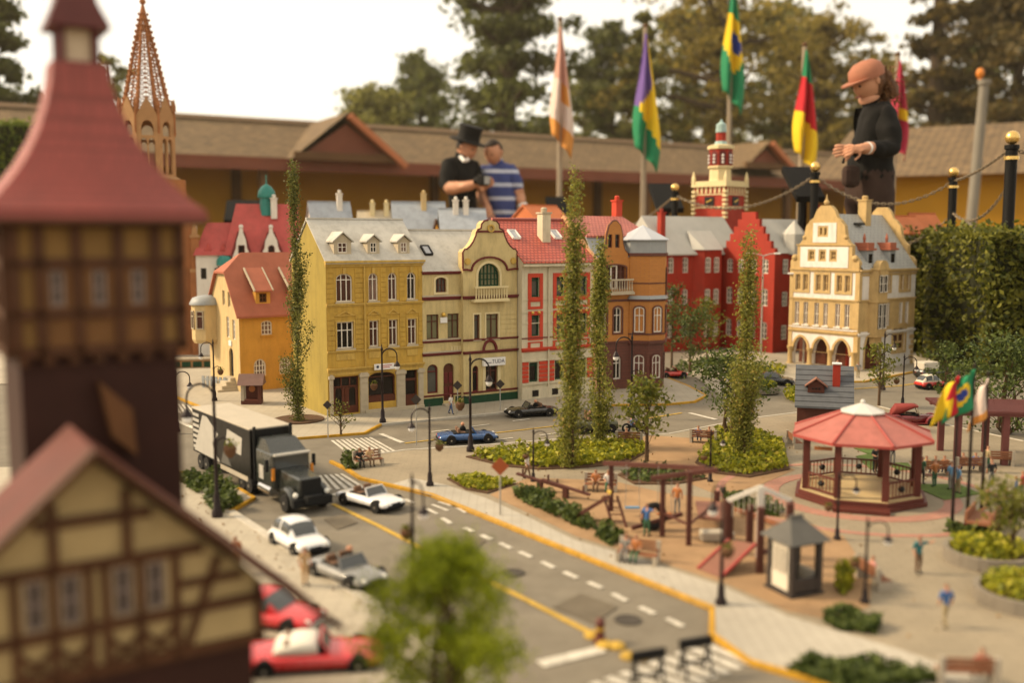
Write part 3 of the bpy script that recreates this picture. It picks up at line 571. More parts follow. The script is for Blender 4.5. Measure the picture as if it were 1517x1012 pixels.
fwall = B('fire_wall', pm('salmon_render', (.62,.34,.18), .8, .1, 14, .1, grain=400), h3, lambda m: m.add([(x,y,z) for x in (W3,W3+.35) for y,z in ((-.2,0),(-.2,ZE3+.1),(D3/2,ZR3+.7),(D3,ZE3+.1),(D3,0))], [(0,1,2,3,4),(9,8,7,6,5),(0,1,6,5),(1,2,7,6),(2,3,8,7),(3,4,9,8)]))
# ---------------------------------------------------------------- orange brick corner house with the turret
o4 = fr.P(W3+.36, .35); fr = Fr(o4.xy, RA); D4 = 9.5
h4 = thing('town_house', 'orange brick corner house with brown ground floor and grey turret roof', 'house', o4, RA, 'row of town houses')
xT0 = fr.px(930, 520)[0]; W4 = fr.px(978, 520)[0]; ZG4 = fr.px(930, 507)[1]; Z24 = fr.px(925, 445)[1]; ZE4 = fr.px(945, 379)[1]; zg = fr.px(912, 327)[1]
g1_ = PX(908,920,527,562); u1 = PX(909,921,455,493); bl = PX(893,927,393,428); gwin = [PX(901,907,347,367), PX(911.5,918,347,367)]
xm4 = (fr.px(891,400)[0]+fr.px(930,400)[0])/2; hg = (fr.px(930,400)[0]-fr.px(891,400)[0])/2
hl = [H(u1[0],u1[1],u1[2],u1[3],.35), H(u1[0]-1.9,u1[1]-1.9,u1[2],u1[3],.35), H(bl[0]+.1,bl[1],bl[2],bl[3],.25)]+[H(w[0],w[1],w[2],w[3]) for w in gwin]
gp = [(xm4+hg,ZG4),(xm4+hg,zg-3.2),(xm4+hg*.78,zg-2.9),(xm4+hg*.62,zg-2.2),(xm4+hg*.58,zg-1.3),(xm4+hg*.42,zg-.45),(xm4+hg*.15,zg-.05)]
outl = [(0,ZG4),(xT0+.2,ZG4),(xT0+.2,ZE4-.2),(xm4+hg,ZE4-.2)] + gp[1:] + [(2*xm4-x, z) for x, z in gp[1:][::-1]] + [(xm4-hg,ZE4-.2),(0,ZE4-.2)]
B('wall', M_orange, h4, lambda m: (m.wall(outl, hl, 0, .3, .4), m.box(.02, W4-.02, .45, D4, ZG4, ZE4-.2)))
B('ground_floor_wall', M_brown, h4, lambda m: (m.wall([(0,0),(xT0+.2,0),(xT0+.2,ZG4),(0,ZG4)], [H(g1_[0],g1_[1],g1_[2],g1_[3],.4), H(g1_[0]-2.2,g1_[1]-2.2,g1_[2],g1_[3],.4)], -.06, .3, .4), m.box(0, W4, .4, D4, 0, ZG4-.02)))
for dx in (0, -2.2): window(h4, g1_[0]+dx, g1_[1]+dx, g1_[2], g1_[3], .4, .22, 2, (.68,), M_wwhite, M_glass, .11, sill=M_brown)
for dx in (0, -1.9): window(h4, u1[0]+dx, u1[1]+dx, u1[2], u1[3], .35, .25, 2, (.68,), M_wwhite, M_glass, .11); surround(h4, u1[0]+dx, u1[1]+dx, u1[2], u1[3], M_brown, .16, .35)
window(h4, bl[0]+.1, bl[1], bl[2], bl[3], .25, .3, 5, (.72,), M_brown, M_gbrown, .13, name='balcony_window'); surround(h4, bl[0]+.1, bl[1], bl[2], bl[3], M_brown, .14, .25, bottom=False)
B('balcony_door', M_wwhite, h4, lambda m: m.wall(H((bl[0]+bl[1])/2-.42,(bl[0]+bl[1])/2+.42,bl[2],bl[2]+2.4), [H((bl[0]+bl[1])/2-.28,(bl[0]+bl[1])/2+.28,bl[2]+.1,bl[2]+2.2)], .1, .08, .06))
rail(h4, fr.px(898,436)[0], fr.px(931,436)[0], bl[2]-.35, bl[2]+1.0, -.75, M_stone, 9); B('balcony_floor', M_stone, h4, lambda m: m.box(fr.px(897,436)[0], fr.px(932,436)[0], -.9, 0, bl[2]-.55, bl[2]-.33))
for w in gwin: window(h4, w[0], w[1], w[2], w[3], 0, .2, 1, (.6,), M_brown, M_glass, .08)
B('gable_coping', M_brown, h4, lambda m: [m.tube([(xm4+s_*(x-xm4),.1,z) for x,z in gp[1:]]+[(xm4,.1,zg)], .12, 6) for s_ in (1,-1)])
ZR4 = max(ZE4+2.6, fr.px(900,323,D4/2)[1])
ZM4 = ZE4 + (ZR4-ZE4)*.48
def mans(m):      # steep lower slope, then tiled upper slope
    q = [(-.1,0,ZE4-.1),(W4,0,ZE4-.1),(W4,1.3,ZM4+.1),(-.1,1.3,ZM4+.1)]; m.add(q + [(x,y+.2,z) for x,y,z in q], [(0,1,2,3),(4,5,6,7),(0,1,5,4),(1,2,6,5),(2,3,7,6),(3,0,4,7)])
B('mansard_slope', M_slate, h4, mans)
def up(m):
    q = [(-.15,1.1,ZM4),(W4-.4,1.1,ZM4),(W4-1.4,D4/2,ZR4),(-.15,D4/2,ZR4)]; m.add(q + [(x,y,z+.2) for x,y,z in q], [(0,1,2,3),(4,5,6,7),(0,1,5,4),(1,2,6,5),(2,3,7,6),(3,0,4,7)])
    q = [(W4-.35,1.1,ZM4),(W4-.35,D4,ZM4),(W4-1.45,D4/2,ZR4)]; m.add(q, [(0,1,2)])
    q = [(-.15,D4,ZM4),(W4-.4,D4,ZM4),(W4-1.4,D4/2,ZR4),(-.15,D4/2,ZR4)]; m.add(q, [(0,1,2,3)])
B('roof', M_tile2, h4, up)
B('side_slope', M_tile, h4, lambda m: m.add([(xT0-.5,.1,ZE4-.3),(xT0+1.2,.1,ZE4-.3),(xT0-.9,1.2,ZM4),(xT0-1.0,.6,ZM4)], [(0,1,2,3)]))
# turret: five-sided bay at the corner
tc = ((xT0+W4)/2+.35, .9); tr = (W4-xT0)/2 + .45
def octo(r, ph=22.5): return [(tc[0]+r*math.cos(R(ph+45*i)), tc[1]+r*math.sin(R(ph+45*i))) for i in range(8)]
tu = B('turret', M_orange, h4, lambda m: m.prism(octo(tr), ZG4-.02, ZE4+.1))
B('turret_base', M_brown, tu, lambda m: m.prism(octo(tr-.12), 0, ZG4)); 
for z, h_, p_ in ((ZG4-.12,.3,.18),(ZG4+.75,.16,.08),(Z24-.1,.22,.12),(Z24+2.0-.35,.12,.06),(ZE4,.3,.14)): B('turret_moulding', M_brown, tu, lambda m: m.prism(octo(tr+p_), z, z+h_))
zd = ZE4+.3; zdt = fr.px(965, 356)[1]
B('turret_drum', M_slate, tu, lambda m: m.prism(octo(tr+.02), zd, zdt)); zap = fr.px(965, 333)[1]
B('turret_roof', pm('pale_blue_zinc', (.42,.44,.48), .4, .08, 10, .05, grain=300), tu, lambda m: m.add([(x,y,zdt) for x,y in octo(tr+.3)] + [(x,y,zdt+.1) for x,y in octo(tr+.3)] + [(tc[0],tc[1],zap)], [(i,(i+1)%8,(i+1)%8+8,i+8) for i in range(8)] + [(i+8,(i+1)%8+8,16) for i in range(8)] + [tuple(range(8))]))
def oct_window(i, z0, z1, w, fm, gm, rise, cols, par, r):
    """window let into one face of the turret; i is the face index."""
    a0 = R(22.5+45*i); a1 = R(22.5+45*(i+1)); p0 = Vector((tc[0]+r*math.cos(a0), tc[1]+r*math.sin(a0))); p1 = Vector((tc[0]+r*math.cos(a1), tc[1]+r*math.sin(a1)))
    mid = (p0+p1)/2; an = math.atan2((p1-p0).y, (p1-p0).x)
    o = window(par, -w/2, w/2, z0, z1, rise, .02, cols, (.66,), fm, gm, .1); s_ = surround(o, -w/2, w/2, z0, z1, M_brown, .14, rise, -.12)
    o.location = (mid.x*U, mid.y*U, 0); o.rotation_euler = (0,0,an)
for i in (5, 6, 4):
    oct_window(i, u1[2], u1[3], 1.0 if i != 6 else .75, M_wwhite, M_glass, .3, 2, tu, tr+.02); oct_window(i, g1_[2], g1_[3], 1.05 if i != 6 else .8, M_wwhite, M_glass, .35, 2, tu, tr-.1)
oct_window(6, Z24+.6, ZE4-1.3, .4, M_wwhite, M_glass, 0, 1, tu, tr+.02)
cornice(h4, 0, xT0, ZG4-.1, .3, .2, M_brown, 'string_course'); cornice(h4, 0, xT0, Z24-.1, .22, .14, M_brown, 'string_course')
B('turret_canopy', M_slate, tu, lambda m: m.add([(x,y,Z24+.12) for x,y in octo(tr+.25)] + [(x,y,Z24+.75) for x,y in octo(tr-.2)], [(i,(i+1)%8,(i+1)%8+8,i+8) for i in range(8)]))
chimney(h4, W4-1.7, D4/2+.5, ZE4+2.5, ZE4+5.6, .8, M_red, M_red)
# ---------------------------------------------------------------- other miniature buildings
M_ored = pm('terracotta_roof', (.36,.115,.065), .7, .14, 14, .3, grain=350, dirt=.1)
M_ochre = pm('ochre_render', (.56,.285,.05), .75, .1, 14, .12, grain=500, dirt=.28)
M_sandr = pm('sand_render', (.56,.41,.20), .75, .08, 14, .12, grain=500, dirt=.28)
M_roofred = pm('rose_red_roof', (.42,.075,.065), .55, .14, 14, .2, grain=350, dirt=.3)
M_wall_w = pm('whitewash', (.66,.62,.55), .8, .1, 14, .12, grain=400, dirt=.1)
M_teal = pm('teal_copper', (.035,.20,.17), .45, .2, 20, .1)
M_church = pm('church_sandstone', (.32,.13,.05), .8, .2, 18, .25, grain=300, dirt=.1)
M_church2 = pm('church_pale_stone', (.36,.20,.09), .8, .15, 18, .2, grain=300)
M_sred = pm('red_school_brick', (.32,.03,.016), .7, .12, 20, .15, grain=500, dirt=.28)
M_sroof = pm('school_grey_roof', (.46,.445,.40), .55, .08, 9, .08, grain=300, dirt=.1)
M_goldst = pm('golden_sandstone', (.50,.345,.15), .75, .14, 20, .2, grain=400, dirt=.3)
M_white2 = pm('white_plaster', (.70,.66,.61), .75, .06, 14, .08, grain=400, dirt=.28)
M_groof = brick_mat('grey_shingle_roof', (.36,.36,.34), (.32,.32,.30), (.22,.22,.21), .5, .4, .04, .6, .4, var=.1)
M_ooz = pm('orange_clay_roof', (.52,.16,.06), .7, .12, 14, .2, grain=300)
# --- ochre house with the half-hipped roof
fr = Fr(g(357,583).xy, R(35)); ho = thing('gable_house', 'ochre house with half-hipped terracotta roof and arched doorway', 'house', fr.P(0,0), R(35))
WO, DO, ZEO, ZRO = 9.0, 9.0, fr.px(357,464)[1], 13.6
a1 = [PX(376,394,532,557), PX(414,431,530,556)]; a2 = PX(387,403,475,496)
fh = [H(w[0],w[1],a1[0][2],a1[0][3],.7) for w in a1] + [H(a2[0],a2[1],a2[2],a2[3],.3)]
def half_hip_wall(m):
    m.wall([(0,0),(WO,0),(WO,ZEO),(0,ZEO)], fh, 0, .25, 0); zc = ZRO-1.9; yc = DO/2*(zc-ZEO)/(ZRO-ZEO)
    m.add([(WO,0,0),(WO,DO,0),(WO,DO,ZEO),(WO,DO-yc,zc),(WO,yc,zc),(WO,0,ZEO)], [(0,1,2,3,4,5)])
B('wall', M_ochre, ho, half_hip_wall)
def gend(m):      # gable end faces -x: built as a front and turned
    zc = ZRO-1.9; yc = DO/2*(zc-ZEO)/(ZRO-ZEO)
    hh = [H(DO-3.1,DO-1.9,1.4,4.3,.6), H(DO-3.6,DO-2.8,5.3,7.4), H(DO-1.9,DO-1.1,5.2,7.2), H(DO-4.6,DO-3.9,8.5,10.0), H(DO-3.0,DO-2.3,8.4,9.9)]
    m.wall([(0,0),(DO,0),(DO,ZEO),(DO-yc,zc),(yc,zc),(0,ZEO)], hh, 0, .25, 0)
ge = B('gable_wall', M_sandr, ho, gend); ge.location = (-.01*U, DO*U, 0); ge.rotation_euler = (0,0,R(-90))
B('door', M_black, ge, lambda m: m.wall(H(DO-3.1,DO-1.9,1.4,4.3,.6), [], .2, 0, .05)); B('steps', M_stone, ge, lambda m: [m.box(DO-3.5-.2*i,DO-1.5+.2*i,-.5-.5*i,0,0,1.4-.35*i) for i in range(4)])
for w in ((DO-3.6,DO-2.8,5.3,7.4),(DO-1.9,DO-1.1,5.2,7.2)): window(ge, *w, 0, .2, 2, (.5,.75), M_wwhite, M_ggrey, .09)
for w in ((DO-4.6,DO-3.9,8.5,10.0),(DO-3.0,DO-2.3,8.4,9.9)): window(ge, *w, 0, .2, 1, (.5,), M_stone, M_sandr, .09)
B('date_stone', M_sign, ge, lambda m: m.box(DO-2.85,DO-2.15,-.12,0,4.5,5.05), bev=.03)
for w in a1: window(ho, w[0], w[1], a1[0][2], a1[0][3], .7, .2, 4, (.3,.6), M_wwhite, M_gbrown, .12, sill=M_ochre)
window(ho, *a2, .3, .2, 3, (.33,.66), M_wwhite, M_gbrown, .1, sill=M_ochre)
def hhroof(m):
    zc = ZRO-1.9; yc = DO/2*(zc-ZEO)/(ZRO-ZEO); xr = 2.0; k = (ZRO-ZEO)/(DO/2); ov = .4
    A = [(-.35,-ov,ZEO-k*ov),(WO,-ov,ZEO-k*ov),(WO,DO/2,ZRO),(xr,DO/2,ZRO),(-.35,yc,zc)]; C = [(x,DO-y,z) for x,y,z in A]; Hh = [(-.35,yc,zc),(xr,DO/2,ZRO),(-.35,DO-yc,zc)]
    for q in (A,C,Hh): n = len(q); m.add(q+[(x,y,z+.2) for x,y,z in q], [tuple(range(n)), tuple(range(n,2*n))]+[(i,(i+1)%n,(i+1)%n+n,i+n) for i in range(n)])
B('roof', M_ored, ho, hhroof)
ko = (ZRO-ZEO)/(DO/2)
for x in (2.7, 6.4):                                     # shed dormers
    dm = B('dormer', M_ochre, ho, lambda m: m.wall(H(x-.75,x+.75,ZEO+.7,ZEO+2.0), [H(x-.38,x+.38,ZEO+.95,ZEO+1.85)], .5, .15, 1.6)); window(dm, x-.38, x+.38, ZEO+.95, ZEO+1.85, 0, .15, 2, (.5,), M_door, M_glass, .1, y0=.5)
    B('dormer_roof', M_ored, dm, lambda m: m.add([(x-.95,.2,ZEO+2.0),(x+.95,.2,ZEO+2.0),(x+.95,3.1,ZEO+4.2),(x-.95,3.1,ZEO+4.2),(x-.95,.2,ZEO+2.15),(x+.95,.2,ZEO+2.15),(x+.95,3.1,ZEO+4.35),(x-.95,3.1,ZEO+4.35)], [(0,1,2,3),(4,5,6,7),(0,1,5,4),(1,2,6,5),(3,0,4,7)]))
    for sx in (-.95,.95): B('dormer_verge', M_stone, dm, lambda m: m.bar((x+sx,.2,ZEO+2.1),(x+sx,3.1,ZEO+4.3), .14, .2))
oc = (-.6, DO-1.0); B('oriel', M_sandr, ho, lambda m: m.lathe([(1.3,4.4),(1.5,4.8),(1.5,8.4)], (*oc,0), 8, ph=R(22.5))); ori = bpy.data.objects['oriel']
B('oriel_roof', M_slate, ori, lambda m: m.lathe([(1.7,8.4),(1.7,8.55),(1.35,9.1),(.6,9.35),(.05,9.4)], (*oc,0), 16), smooth=True)
for i in (4,5): an = R(45*i); o = window(ori, -.4, .4, 5.9, 7.8, 0, .02, 1, (.7,), M_stone, M_gbrown, .1); o.location = ((oc[0]+1.42*math.cos(an))*U, (oc[1]+1.42*math.sin(an))*U, 0); o.rotation_euler = (0,0,an+R(90))
# --- white mansion with rose red roofs
fr = Fr(g(300,495).xy + Vector((0,-27)), R(14)); fr.o = at(290,380,128).xy; hm = thing('mansion', 'white mansion with rose red roofs, spired gables and a teal cupola', 'house', fr.P(0,0), R(14))
ZM = fr.px(300,377)[1]; xw = fr.px(346,380)[0]; xm = fr.px(445,380)[0]; ZR1 = fr.px(320,336)[1]+.6; ZR2 = fr.px(390,312)[1]+1.0
whs = [H(x-.35,x+.35,z,z+1.4) for x in (.9,2.6,4.1) for z in (3,6.5,10)]
B('wall', M_wall_w, hm, lambda m: (m.wall([(0,0),(xw,0),(xw,ZM),(0,ZM)], whs, 0, .25, 0), m.box(xw,xm,-.4,8,0,ZM), m.add([(0,0,0),(0,7,0),(0,7,ZM),(0,3.5,ZR1),(0,0,ZM)],[(0,1,2,3,4)]), m.box(0,xw,.5,7,0,ZM)))
for x in (.9,2.6,4.1):
    for z in (3,6.5,10): window(hm, x-.35, x+.35, z, z+1.4, 0, .2, 1, (), M_black, M_glass, .08)
def mroof(m):
    for (xa,xb,ya,yb,zr) in ((-.3,xw,-.4,7.4,ZR1),(xw-1.2,xm,-.9,8.4,ZR2)):
        ym_=(ya+yb)/2; hp = 1.6
        m.add([(xa,ya,ZM-.1),(xb,ya,ZM-.1),(xb,ym_,zr),(xa+hp,ym_,zr),(xa,yb,ZM-.1),(xb,yb,ZM-.1)],[(0,1,2,3),(0,3,4),(4,5,2,3)])
B('roof', M_roofred, hm, mroof)
for px_, win in ((358,0),(402,1)):
    x = fr.px(px_,370)[0]; zb = ZM-.4; w_ = 1.15 if not win else 1.45
    gb = B('gable', M_wall_w, hm, lambda m: m.wall([(x-w_,zb-2.5),(x+w_,zb-2.5),(x+w_,zb),(x+w_*.6,zb+1.2),(x+w_*.5,zb+2.2),(x+.25,zb+3.2),(x+.2,zb+3.7),(x-.2,zb+3.7),(x-.25,zb+3.2),(x-w_*.5,zb+2.2),(x-w_*.6,zb+1.2),(x-w_,zb)], [H(x-.42,x+.42,zb+.5,zb+1.6,.4 if win else 0)], -1.1, .3, 2.4))
    B('finial', M_wall_w, gb, lambda m: m.ball((x,-.6,zb+3.95), .3, 8), smooth=True); window(gb, x-.42, x+.42, zb+.5, zb+1.6, .4 if win else 0, .3, 1, (), M_maroon, M_glass, .1, y0=-1.1)
    B('gable_coping', M_maroon, gb, lambda m: [m.bar((x+s_*(w_+.1),-1.0,zb),(x+s_*.3,-1.0,zb+3.3), .16, .3) for s_ in (1,-1)])
cu = fr.px(384,320); B('cupola', M_teal, hm, lambda m: (m.lathe([(1.0,ZR2-1.6),(.85,ZR2+.8)], (cu[0]+1,3.4,0), 8), m.lathe([(1.15,ZR2+.8),(1.2,ZR2+1.0),(1.05,ZR2+1.7),(.6,ZR2+2.3),(.1,ZR2+2.6),(.05,ZR2+3.8)], (cu[0]+1,3.4,0), 12)), smooth=True)
B('corner_turret', M_wall_w, hm, lambda m: m.lathe([(1.0,0),(1.0,ZM-1.4)], (xw-1.0,-.3,0), 10), smooth=True); B('turret_dome', M_teal, bpy.data.objects['corner_turret'], lambda m: m.lathe([(1.15,ZM-1.4),(1.1,ZM-.7),(.8,ZM-.25),(.1,ZM)], (xw-1.0,-.3,0), 12), smooth=True)
B('lantern_window', M_glass, hm, lambda m: m.lathe([(1.02,ZM-3.2),(1.02,ZM-1.5)], (xw-1.0,-.3,0), 10)); chimney(hm, xm-3.2, 2.5, ZR2-2, ZR2+.6, .8, M_wall_w)
for x in (1.5, 3.4): B('small_dormer', M_roofred, hm, lambda m: m.add([(x-.45,.1,ZM+.5),(x+.45,.1,ZM+.5),(x,.1,ZM+1.5),(x,1.6,ZM+1.5)],[(0,1,2),(1,3,2),(0,2,3)]))
# --- church with the openwork spire
cc = at(229,480,132).xy; ch = thing('church', 'brown stone church tower with slender openwork spire', 'church', (cc.x,cc.y,0), R(20))
def zc_(y): return at(229,y,132).z
tw = 5.2; z0c, z1c, z2c = zc_(268), zc_(163), zc_(3)
B('tower_wall', M_church, ch, lambda m: (m.box(-tw,tw,-tw,tw,0,z0c-3), m.box(-tw+.8,tw-.8,-tw+.8,tw-.8,z0c-3,z0c)))
for sx in (-1,1):
    for sy in (-1,1):
        bt = B('buttress', M_church, ch, lambda m: (m.box(sx*tw-.7,sx*tw+.7,sy*tw-.7,sy*tw+.7,0,zc_(400)), m.box(sx*tw-.5,sx*tw+.5,sy*tw-.5,sy*tw+.5,zc_(400),zc_(350))))
        B('pinnacle', M_church2, bt, lambda m: (m.box(sx*tw-.72,sx*tw+.72,sy*tw-.72,sy*tw+.72,zc_(402),zc_(397)), m.box(sx*tw-.62,sx*tw+.62,sy*tw-.62,sy*tw+.62,zc_(352),zc_(348)), m.lathe([(.55,zc_(348)),(.06,zc_(318))], (sx*tw,sy*tw,0), 4, ph=R(45)), m.box(sx*tw-.78,sx*tw+.78,sy*tw-.78,sy*tw+.78,zc_(480),zc_(476))))
rb = 3.35
B('belfry_floor', M_church2, ch, lambda m: (m.lathe([(rb+.9,z0c-.3),(rb+.9,z0c+.2),(rb+.2,z0c+.6)], (0,0,0), 8, ph=R(22.5))))
for i in range(8):                                       # eight open sides of the belfry
    a = R(45*i); hw = rb*math.tan(R(22.5)); zt = z1c-1.2
    pn = B('belfry_panel', M_church2, ch, lambda m: m.wall([(-hw,z0c),(hw,z0c),(hw,zt),(0,zt+2.6),(-hw,zt)], [H(-hw*.62,-.1,z0c+.8,zt-2.6,.5,'point'), H(.1,hw*.62,z0c+.8,zt-2.6,.5,'point'), H(-.72,.72,zt-2.3,zt-.4,.9,'round')], -rb, .35, .35)); pn.rotation_euler = (0,0,a)
    B('crocket', M_church, pn, lambda m: m.lathe([(.16,zt-2),(.14,zt+1.2),(.3,zt+1.5),(.02,zt+2.6)], (hw,-rb-.05,0), 4))
    a2_ = R(22.5+45*i); p0 = Vector((math.cos(a2_)*rb*.98, math.sin(a2_)*rb*.98, z1c-1)); top_ = Vector((0,0,z2c))
    rib = B('spire_rib', M_church, ch, lambda m: (m.tube([p0, top_], [.26,.1], 5), [m.ball(p0.lerp(top_,t/20)*1.0+Vector((math.cos(a2_),math.sin(a2_),0))*.26, .14, 5) for t in range(1,19)]))
    a3 = R(22.5+45*(i+1)); q0 = Vector((math.cos(a3)*rb*.98, math.sin(a3)*rb*.98, z1c-1))
    def lace(m):
        n = 11
        for t in range(n):
            u0, u1 = t/n*.9, (t+1)/n*.9; A, Bq, C, D_ = p0.lerp(top_,u0), q0.lerp(top_,u0), p0.lerp(top_,u1), q0.lerp(top_,u1)
            m.tube([A,Bq], .08, 4); m.tube([A,D_], .075, 4); m.tube([Bq,C], .075, 4); m.tube([(A+Bq)/2,(C+D_)/2], .07, 4)
    B('spire_tracery', M_church, rib, lace)
B('spire_finial', M_church, ch, lambda m: (m.ball((0,0,z2c+.1), .4, 8), m.bar((0,0,z2c),(0,0,z2c+1.6), .18), m.bar((-.5,0,z2c+1.0),(.5,0,z2c+1.0), .16)))
wl = Fr(g(230,548).xy, R(8)); lw = thing('garden_wall', 'low stone wall with pale coping in front of the church', 'wall', wl.P(0,0), R(8)); B('wall', M_church2, lw, lambda m: m.box(0,8,0,.6,0,1.1)); B('coping', M_stone, lw, lambda m: m.box(-.1,8.1,-.12,.72,1.1,1.3))
for i in range(6): B('panel', M_green, lw, lambda m: m.box(.5+i*1.25,1.5+i*1.25,-.05,.02,.25,.9))
# --- grey roofed houses behind the row
def small_house(x0, x1, ye, yr, D, dep, ang, wallm, roofm, label, gable=None, chim=None, group='grey roofed houses behind the row'):
    f = Fr(at(x0, 352, D).xy, ang); Wd = f.px(x1, 352)[0]; ze = f.px((x0+x1)/2, ye)[1]; zr = f.px((x0+x1)/2, yr)[1]; zr = HC + (zr-HC)*(D+dep/2)/D
    h = thing('small_house', label, 'house', f.P(0,0), ang, group)
    gable_body(h, Wd, dep, ze, zr, wallm); gable_roof(h, Wd, dep, ze, zr, roofm, .3, .25, .2, ridge=roofm)
    for i in range(max(1,int(Wd/3))): window(h, .8+i*3, 1.8+i*3, ze-2.4, ze-.9, 0, -.03, 2, (.5,), M_wwhite, M_glass, .1)
    if gable is not None:
        x = Wd*gable; B('cross_gable', pm('dark_timber', (.05,.022,.012), .7, .2, 30), h, lambda m: m.wall([(x-1.1,ze-.5),(x+1.1,ze-.5),(x,ze+3.0)], [], -.5, 0, 3)); cg = bpy.data.objects[h.children[-1].name]
        B('gable_panel', M_ochre, cg, lambda m: m.wall([(x-.45,ze+.9),(x+.45,ze+.9),(x,ze+2.2)], [], -.56, 0, .05)); B('gable_panel', M_sandr, cg, lambda m: m.wall(H(x-.8,x+.8,ze-.4,ze+.5), [], -.56, 0, .05))
    for c in chim or (): chimney(h, Wd*c, dep*.42, zr-1.2, zr+1.2, .7, wallm)
    return h
M_bluer = pm('pale_blue_grey_roof', (.33,.36,.40), .5, .1, 10, .08, grain=300, dirt=.3)
small_house(466,525,357,301,135,8,R(20),M_wall_w,M_bluer,'small house with grey roof nearest the tall poplar, behind yellow house',.12,(.75,))
small_house(585,662,356,301,138,8,R(10),M_sandr,M_bluer,'grey-blue roofed house with dark pointed gable behind the cream house',.8,(.6,))
small_house(655,722,352,311,134,8,R(8),M_wall_w,M_bluer,'low grey-blue roofed house with white and brick chimneys behind the cream gable',None,(.35,.58))
small_house(530,600,345,314,148,6,R(5),M_cream2,M_stone,'cream flat-topped villa between the two grey roofs',None,(.3,.6))
small_house(798,845,330,306,150,7,R(40),M_ooz,M_ooz,'salmon gabled house peeping over the red tiled roof',None,(),'orange roofed houses far behind')
for i,(x0,x1,ye,yr,D) in enumerate(((1338,1372,345,322,132),(1366,1402,350,318,134))): small_house(x0,x1,ye,yr,D,5,R(20),M_wall_w,M_ooz,('orange roofed cottage just right of the golden stone house','orange roofed cottage over the hedge, right of its twin')[i],None,(),'orange roofed houses far behind')
# --- red school with stepped gable and clock tower
sa = R(-57); fr = Fr(g(1067,515).xy, sa); WS = fr.px(1144,525)[0]; ZES = fr.px(1140,374)[1]; ZGS = fr.px(1106,314)[1]
hsch = thing('school', 'long red school with stepped gable, grey roofs and clock tower', 'school', fr.P(0,0), sa)
xms = WS/2; st = []
n_ = 6
for i in range(n_): st += [(WS - i*(WS/2-.55)/n_, ZES-.4 + i*(ZGS-ZES+.4)/n_), (WS - i*(WS/2-.55)/n_, ZES-.4 + (i+1)*(ZGS-ZES+.4)/n_)]
stp = [(0,0),(WS,0)] + st + [(WS-x, z) for x, z in st[::-1]]
rows_ = [(fr.px(1100,482+15)[1]-.2), fr.px(1100,451)[1], fr.px(1100,404)[1]]
hh = [H(x-.55,x+.55,z,z+(2.3 if i<2 else 1.9),.25) for i, z in enumerate(rows_) for x in (1.5,3.6,5.8,7.9)]
B('gable_wall', M_sred, hsch, lambda m: m.wall(stp, hh, 0, .25, .5))
for i, z in enumerate(rows_):
    for x in (1.5,3.6,5.8,7.9): window(hsch, x-.55, x+.55, z, z+(2.3 if i<2 else 1.9), .25, .2, 2, (.33,.66), M_wwhite, M_ggrey, .12)
DS = 10.0; B('side_wall', M_sred, hsch, lambda m: m.box(.05, WS-.01, .4, DS, 0, ZES))
[(lambda o: (setattr(o,'location',(WS*U,0,0)), setattr(o,'rotation_euler',(0,0,R(90)))))(window(hsch, 1.5+k*2.4, 2.4+k*2.4, z, z+1.9, 0, -.03, 2, (.33,.66), M_wwhite, M_ggrey, .12)) for k in range(3) for z in rows_]
def sroof(m):
    for xa in (0-.3, WS+.3): m.add([(xa,.5,ZES-.1),(xa,DS,ZES-.1),(WS/2,DS,ZGS-.9),(WS/2,.5,ZGS-.9)],[(0,1,2,3)])
B('roof', M_sroof, hsch, sroof)
B('side_dormer', M_sroof, hsch, lambda m: (m.lathe([(1.5,ZES-.3),(1.6,ZES+2.4),(.05,ZES+4.2)], (WS-.4,4.0,0), 8)))
LW = 11.0                                                # wing: its front faces +x of the gable block, running towards -y... laid as local box
wing = B('wing_wall', M_sred, hsch, lambda m: m.wall([(0,0),(LW,0),(LW,ZES),(0,ZES)], [H(x-.5,x+.5,z,z+2.1,.2) for x in (1.6,4.2) for z in rows_], 0, .25, 0))
wing.rotation_euler = (0,0,R(90)); wing.location = (0, -LW*U, 0)
for x in (1.6,4.2):
    for z in rows_: window(wing, x-.5, x+.5, z, z+2.1, .2, .2, 2, (.33,.66), M_wwhite, M_ggrey, .12)
cb = B('canted_bay', M_sred, wing, lambda m: m.prism([(5.6,.0),(6.4,-1.3),(9.6,-1.3),(10.4,0)], 0, ZES+.3))
for x in (7.0,8.6):
    for z in rows_: window(cb, x-.45, x+.45, z, z+2.1, .2, .0, 2, (.33,.66), M_wwhite, M_ggrey, .12, y0=-1.32)
B('bay_roof', M_sroof, cb, lambda m: m.add([(5.4,0,ZES+.3),(6.3,-1.6,ZES+.3),(9.7,-1.6,ZES+.3),(10.6,0,ZES+.3),(10.2,1.5,ZES+2.9),(5.8,1.5,ZES+2.9)],[(0,1,5),(1,2,4,5),(2,3,4),(0,1,2,3)]))
B('wing_roof', M_sroof, wing, lambda m: m.add([(-.3,-.5,ZES-.2),(LW+4,-.5,ZES-.2),(LW+4,4,ZES+4.9),(-.3,4,ZES+4.9),(-.3,8.5,ZES-.2),(LW+4,8.5,ZES-.2),(-.3,-.5,ZES-.4),(LW+4,-.5,ZES-.4)],[(0,1,2,3),(3,2,5,4),(0,1,7,6),(0,3,4)]))
B('wing_back', M_sred, wing, lambda m: m.box(.05,LW,.4,8,0,ZES-.3)); chimney(wing, 1.2, 1.6, ZES+.5, ZES+5.2, .8, M_sred, M_sred)
chimney(hsch, WS+.2, 7.5, ZES+2, ZGS+.8, .7, M_sred, M_sred)
cl = at(1064,400,148).xy; ct = Vector((cl.x,cl.y)) - fr.o; clx, cly = ct.dot(fr.e), ct.dot(fr.n); qz = lambda y: at(1064,y,148).z; th_ = 2.65
